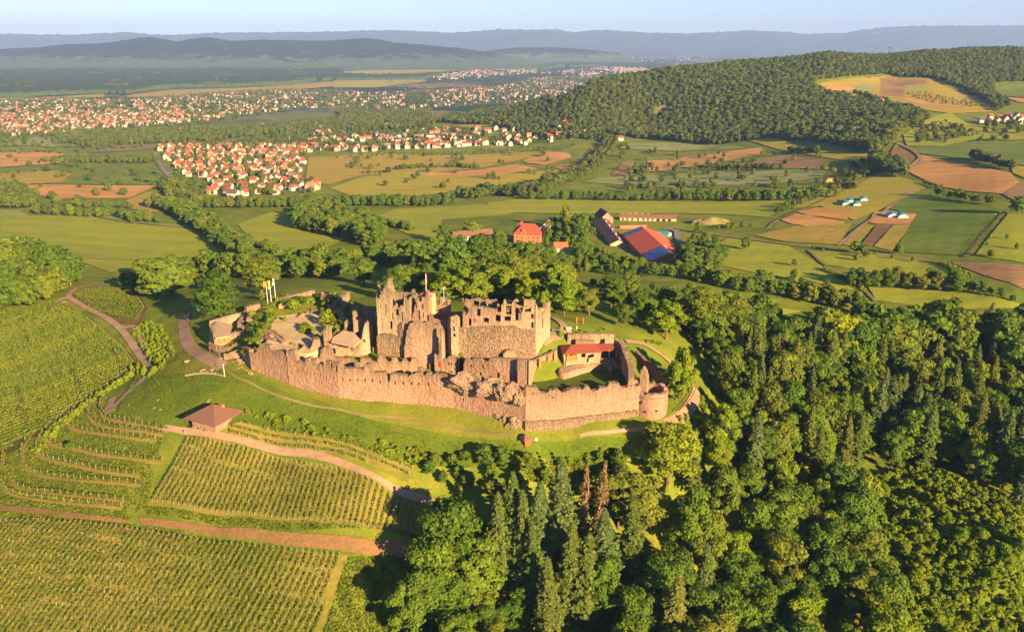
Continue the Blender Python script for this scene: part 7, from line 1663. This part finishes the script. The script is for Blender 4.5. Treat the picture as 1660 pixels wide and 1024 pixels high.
# ---- vines
def leaf_strip(pts, dens, hgt, wid, m, r, size=.30, name='foliage', z0=.35):
    """foliage of a vine row along a list of ground points"""
    P_ = np.array(pts); seg = np.linalg.norm(np.diff(P_[:, :2], axis=0), axis=1); cum = np.concatenate([[0], np.cumsum(seg)]); L_ = cum[-1]
    n_ = max(6, int(L_ * dens)); s_ = np.sort(r.uniform(0, L_, n_)); gapm = (wav(s_, s_ * 0 + P_[0, 0] * 3 + P_[0, 1], 6, 3) > -.42) | (r.rand(n_) < .25); s_ = s_[gapm]; n_ = len(s_)
    x = np.interp(s_, cum, P_[:, 0]); y = np.interp(s_, cum, P_[:, 1]); z = np.interp(s_, cum, P_[:, 2])
    d = (P_[-1] - P_[0])[:2]; d = d / np.linalg.norm(d); nx_, ny_ = -d[1], d[0]
    q = r.uniform(-1, 1, n_) * wid / 2; h = z0 + (hgt - z0) * r.rand(n_) ** .8
    C_ = np.stack([x + nx_ * q, y + ny_ * q, z + h], 1); N_ = np.stack([nx_ * np.sign(q) + r.normal(size=n_) * .5, ny_ * np.sign(q) + r.normal(size=n_) * .5, .5 + r.normal(size=n_) * .5], 1)
    return quads(name, C_, N_, r.uniform(.6, 1.25, n_) * size, m, r)
def stakes(pts_list, h, m, name='stake', t=.09):
    mb = MB()
    for p in pts_list: mb.box((p[0], p[1], p[2] - .1), (t * 2, t * 2, h + .1))
    return mb.mesh(name, m)
def clip_line(p, d, poly):
    ts = []
    for i in range(len(poly)):
        a = Vector(poly[i][:2]); b = Vector(poly[(i + 1) % len(poly)][:2]); e = b - a; den = d.x * e.y - d.y * e.x
        if abs(den) < 1e-9: continue
        w_ = a - p; t = (w_.x * e.y - w_.y * e.x) / den; u_ = (w_.x * d.y - w_.y * d.x) / den
        if 0 <= u_ < 1: ts.append(t)
    ts.sort(); return [(ts[i], ts[i + 1]) for i in range(0, len(ts) - 1, 2)]
def vineyard(pp, A, B, spacing, group, where, hgt=1.7, wid=.55, dens=9, stk=5.0, seed=0, size=.30, sh=2.0, st=.06):
    poly = [G(*q)[:2] for q in pp]; a, b = Vector(G(*A)[:2]), Vector(G(*B)[:2]); d = (b - a).normalized(); n__ = Vector((-d.y, d.x)); r = np.random.RandomState(seed)
    ks = [(Vector(q) - a).dot(n__) for q in poly]; k0, k1 = min(ks), max(ks); cnt_ = 0; num = int((k1 - k0) / spacing)
    for i in range(num + 1):
        p = a + n__ * (k0 + (i + .5) * spacing)
        for (t0, t1) in clip_line(p, d, poly):
            if t1 - t0 < 4: continue
            m_ = max(2, int((t1 - t0) / 2.5)); pts_ = []
            for j in range(m_ + 1):
                q = p + d * (t0 + (t1 - t0) * j / m_); pts_.append((q.x, q.y, float(H(q.x, q.y)) + .15 + q.length * .0006))
            mid = pts_[m_ // 2]; posn = ['the first', 'an early', 'a middle', 'a late', 'the last'][min(4, int(5 * i / max(1, num)))] if 0 < i < num else ('the first' if i == 0 else 'the last')
            e = empty('vine_row', mid, 0, f'{"long" if t1 - t0 > 45 else ("middling" if t1 - t0 > 25 else "short")} vine row, {posn} one of {where}', 'vine row', group); cnt_ += 1
            off = -np.array(mid); P2 = [tuple(np.array(q) + off) for q in pts_]
            link('foliage', leaf_strip(P2, dens, hgt, wid, M['vine'], r, size), e)
            ns_ = max(2, int((t1 - t0) / stk)); sp = []
            for j in range(ns_ + 1):
                t = t0 + (t1 - t0) * j / ns_; q = p + d * t; sp.append((q.x + off[0], q.y + off[1], float(H(q.x, q.y)) + off[2]))
            so_ = link('stakes', stakes(sp, sh, M['stake'], 'stakes', st), e); so_['kind'] = 'stuff'
    return cnt_
nr = []
nr.append(vineyard([(0,521),(98,498),(128,508),(162,533),(196,563),(218,590),(205,604),(165,634),(115,664),(65,700),(-10,738),(-60,700),(-60,540)], (0,640), (200,562), 3.9, 'rows of the big left vineyard', 'the large vineyard on the left', 1.9, .8, 17, 7, 1, .30, 1.9, .05))
nr.append(vineyard([(121,480),(160,468),(213,471),(234,500),(222,522),(198,520),(152,503)], (150,492), (230,499), 3.2, 'rows of the small upper vineyard', 'the small upper vineyard', 1.8, .7, 16, 7, 2, .30, 1.9, .05))
nr.append(vineyard([(304,713),(450,747),(612,788),(704,830),(676,862),(607,857),(412,836),(243,814)], (304,711), (245,816), 2.35, 'rows of the middle vineyard', 'the middle vineyard below the road', 1.65, .5, 16, 5.2, 3, .23, 1.95, .06))
nr.append(vineyard([(26,845),(130,849),(304,875),(434,890),(558,903),(533,970),(500,1060),(0,1090),(-50,1000),(-50,860)], (560,902), (520,1000), 2.35, 'rows of the lower vineyard', 'the large lower vineyard', 1.65, .5, 16, 5.2, 4, .23, 1.95, .06))
nr.append(vineyard([(380,690),(394,686),(670,757),(660,780),(372,708)], (380,695), (665,772), 2.6, 'rows of the narrow vineyard strip', 'the narrow strip beside the hut', 1.8, .6, 9, 4.5, 5, .3, 2.0, .09))
CURV = [([(0,777),(12,795),(39,804),(117,814),(197,822)], 'lowest curved terrace row'), ([(6,730),(3,748),(12,767),(25,787),(49,795),(117,802),(200,812)], 'second lowest curved terrace row'),
        ([(60,690),(44,710),(34,728),(35,740),(41,756),(57,767),(137,777),(227,785)], 'long curved terrace row wrapping the left bend'), ([(88,679),(72,698),(60,718),(60,732),(74,742),(110,750),(166,762),(225,770)], 'curved terrace row passing below the small fruit tree'),
        ([(109,663),(94,680),(80,700),(76,714),(94,722),(121,726),(166,736),(242,746),(264,748)], 'curved terrace row passing behind the small fruit tree'), ([(131,649),(120,664),(108,676),(112,690),(141,698),(211,708),(252,712)], 'third highest terrace row with a hooked left end'),
        ([(150,642),(143,656),(142,670),(158,686),(195,694),(264,704)], 'second highest terrace row near the road'), ([(175,627),(164,645),(162,662),(172,676),(215,686),(271,697)], 'highest terrace row starting under the track')]
for pp, lab in CURV: strip('terrace_strip', [(a + 2, b + 4.5) for a, b in pp], 1.6, M['terrace_soil'])
r = np.random.RandomState(9)
for pp, lab in CURV:
    c_ = [Vector(G(*q)[:2]) for q in pp]; pts_ = []
    for i in range(len(c_) - 1):
        k = max(2, int((c_[i + 1] - c_[i]).length / 2)); pts_ += [c_[i].lerp(c_[i + 1], j / k) for j in range(k)]
    pts_.append(c_[-1]); P3 = [(q.x, q.y, float(H(q.x, q.y)) + .3) for q in pts_]; mid = P3[len(P3) // 2]
    e = empty('vine_row', mid, 0, lab, 'vine row', 'rows of the curved terraces'); off = -np.array(mid); P2 = [tuple(np.array(q) + off) for q in P3]
    link('foliage', leaf_strip(P2, 12, 1.5, .8, M['vine'], r, .3), e); so_ = link('stakes', stakes([P2[i] for i in range(0, len(P2), 2)], 1.9, M['stake'], 'stakes'), e); so_['kind'] = 'stuff'
print('VINES', nr)

# ---- long grass: small blades in tufts on the slopes near the camera, nobody could count them
def tufts(name, pps, n_, size, m, label, seed):
    r = np.random.RandomState(seed); Cs = []
    for pp, k in pps:
        P_ = [G(*q)[:2] for q in pp]; X0 = [p[0] for p in P_]; Y0 = [p[1] for p in P_]; x = r.uniform(min(X0), max(X0), k * 4); y = r.uniform(min(Y0), max(Y0), k * 4); ok = inpoly(x, y, P_) & (wav(x, y, 9, seed) + .5 * r.normal(size=x.shape) > -.1); x = x[ok][:k]; y = y[ok][:k]
        Cs.append(np.stack([x, y, H(x, y) + .35], 1))
    C_ = np.concatenate(Cs); n_ = len(C_); N_ = np.stack([r.normal(size=n_), r.normal(size=n_), .6 + .4 * r.rand(n_)], 1)
    o = link(name, quads(name, C_, N_, r.uniform(.5, 1.3, n_) * size, m, r)); tag(o, label, 'grass', None, 'stuff')
BANK_ = [(190,668),(225,600),(262,520),(318,545),(365,592),(400,612),(470,645),(560,672),(700,705),(850,722),(1000,715),(1000,745),(740,750),(640,745),(560,715),(440,700),(390,688),(330,680),(260,688)]
tufts('long_grass', [(BANK_, 26000), ([(0,745),(80,695),(170,640),(190,668),(265,700),(240,815),(210,845),(0,835)], 16000), ([(230,820),(420,842),(680,870),(690,880),(450,862),(240,835)], 4000), ([(0,830),(210,850),(440,888),(440,895),(210,870),(0,845)], 4000), ([(560,905),(690,910),(640,1100),(500,1100)], 6000), ([(0,500),(90,488),(98,498),(0,520)], 1500), ([(860,745),(1010,728),(1000,780),(780,815)], 5000)],
      0, .42, leaf_mat('grass_blades', [(.10, .16, .014), (.15, .18, .018)], .3), 'long grass growing on the castle bank, the terraces and field edges', 3)
# ================================================================ air
mh = D.materials.new('haze'); mh.use_nodes = True; nt = mh.node_tree; nt.nodes.remove(nt.nodes["Principled BSDF"])
pv = nt.nodes.new("ShaderNodeVolumePrincipled"); pv.inputs["Density"].default_value = 3.7e-5
pv.inputs["Color"].default_value = (.36, .55, 1.0, 1); pv.inputs["Anisotropy"].default_value = 0.0
nt.links.new(pv.outputs[0], nt.nodes["Material Output"].inputs["Volume"])
b_ = MB(); b_.box((0, 15900, -163), (110000, 36000, 1033))
o = link('haze', b_.mesh('haze', mh)); tag(o, 'pale morning haze lying over the whole valley and plain', 'haze', None, 'stuff')
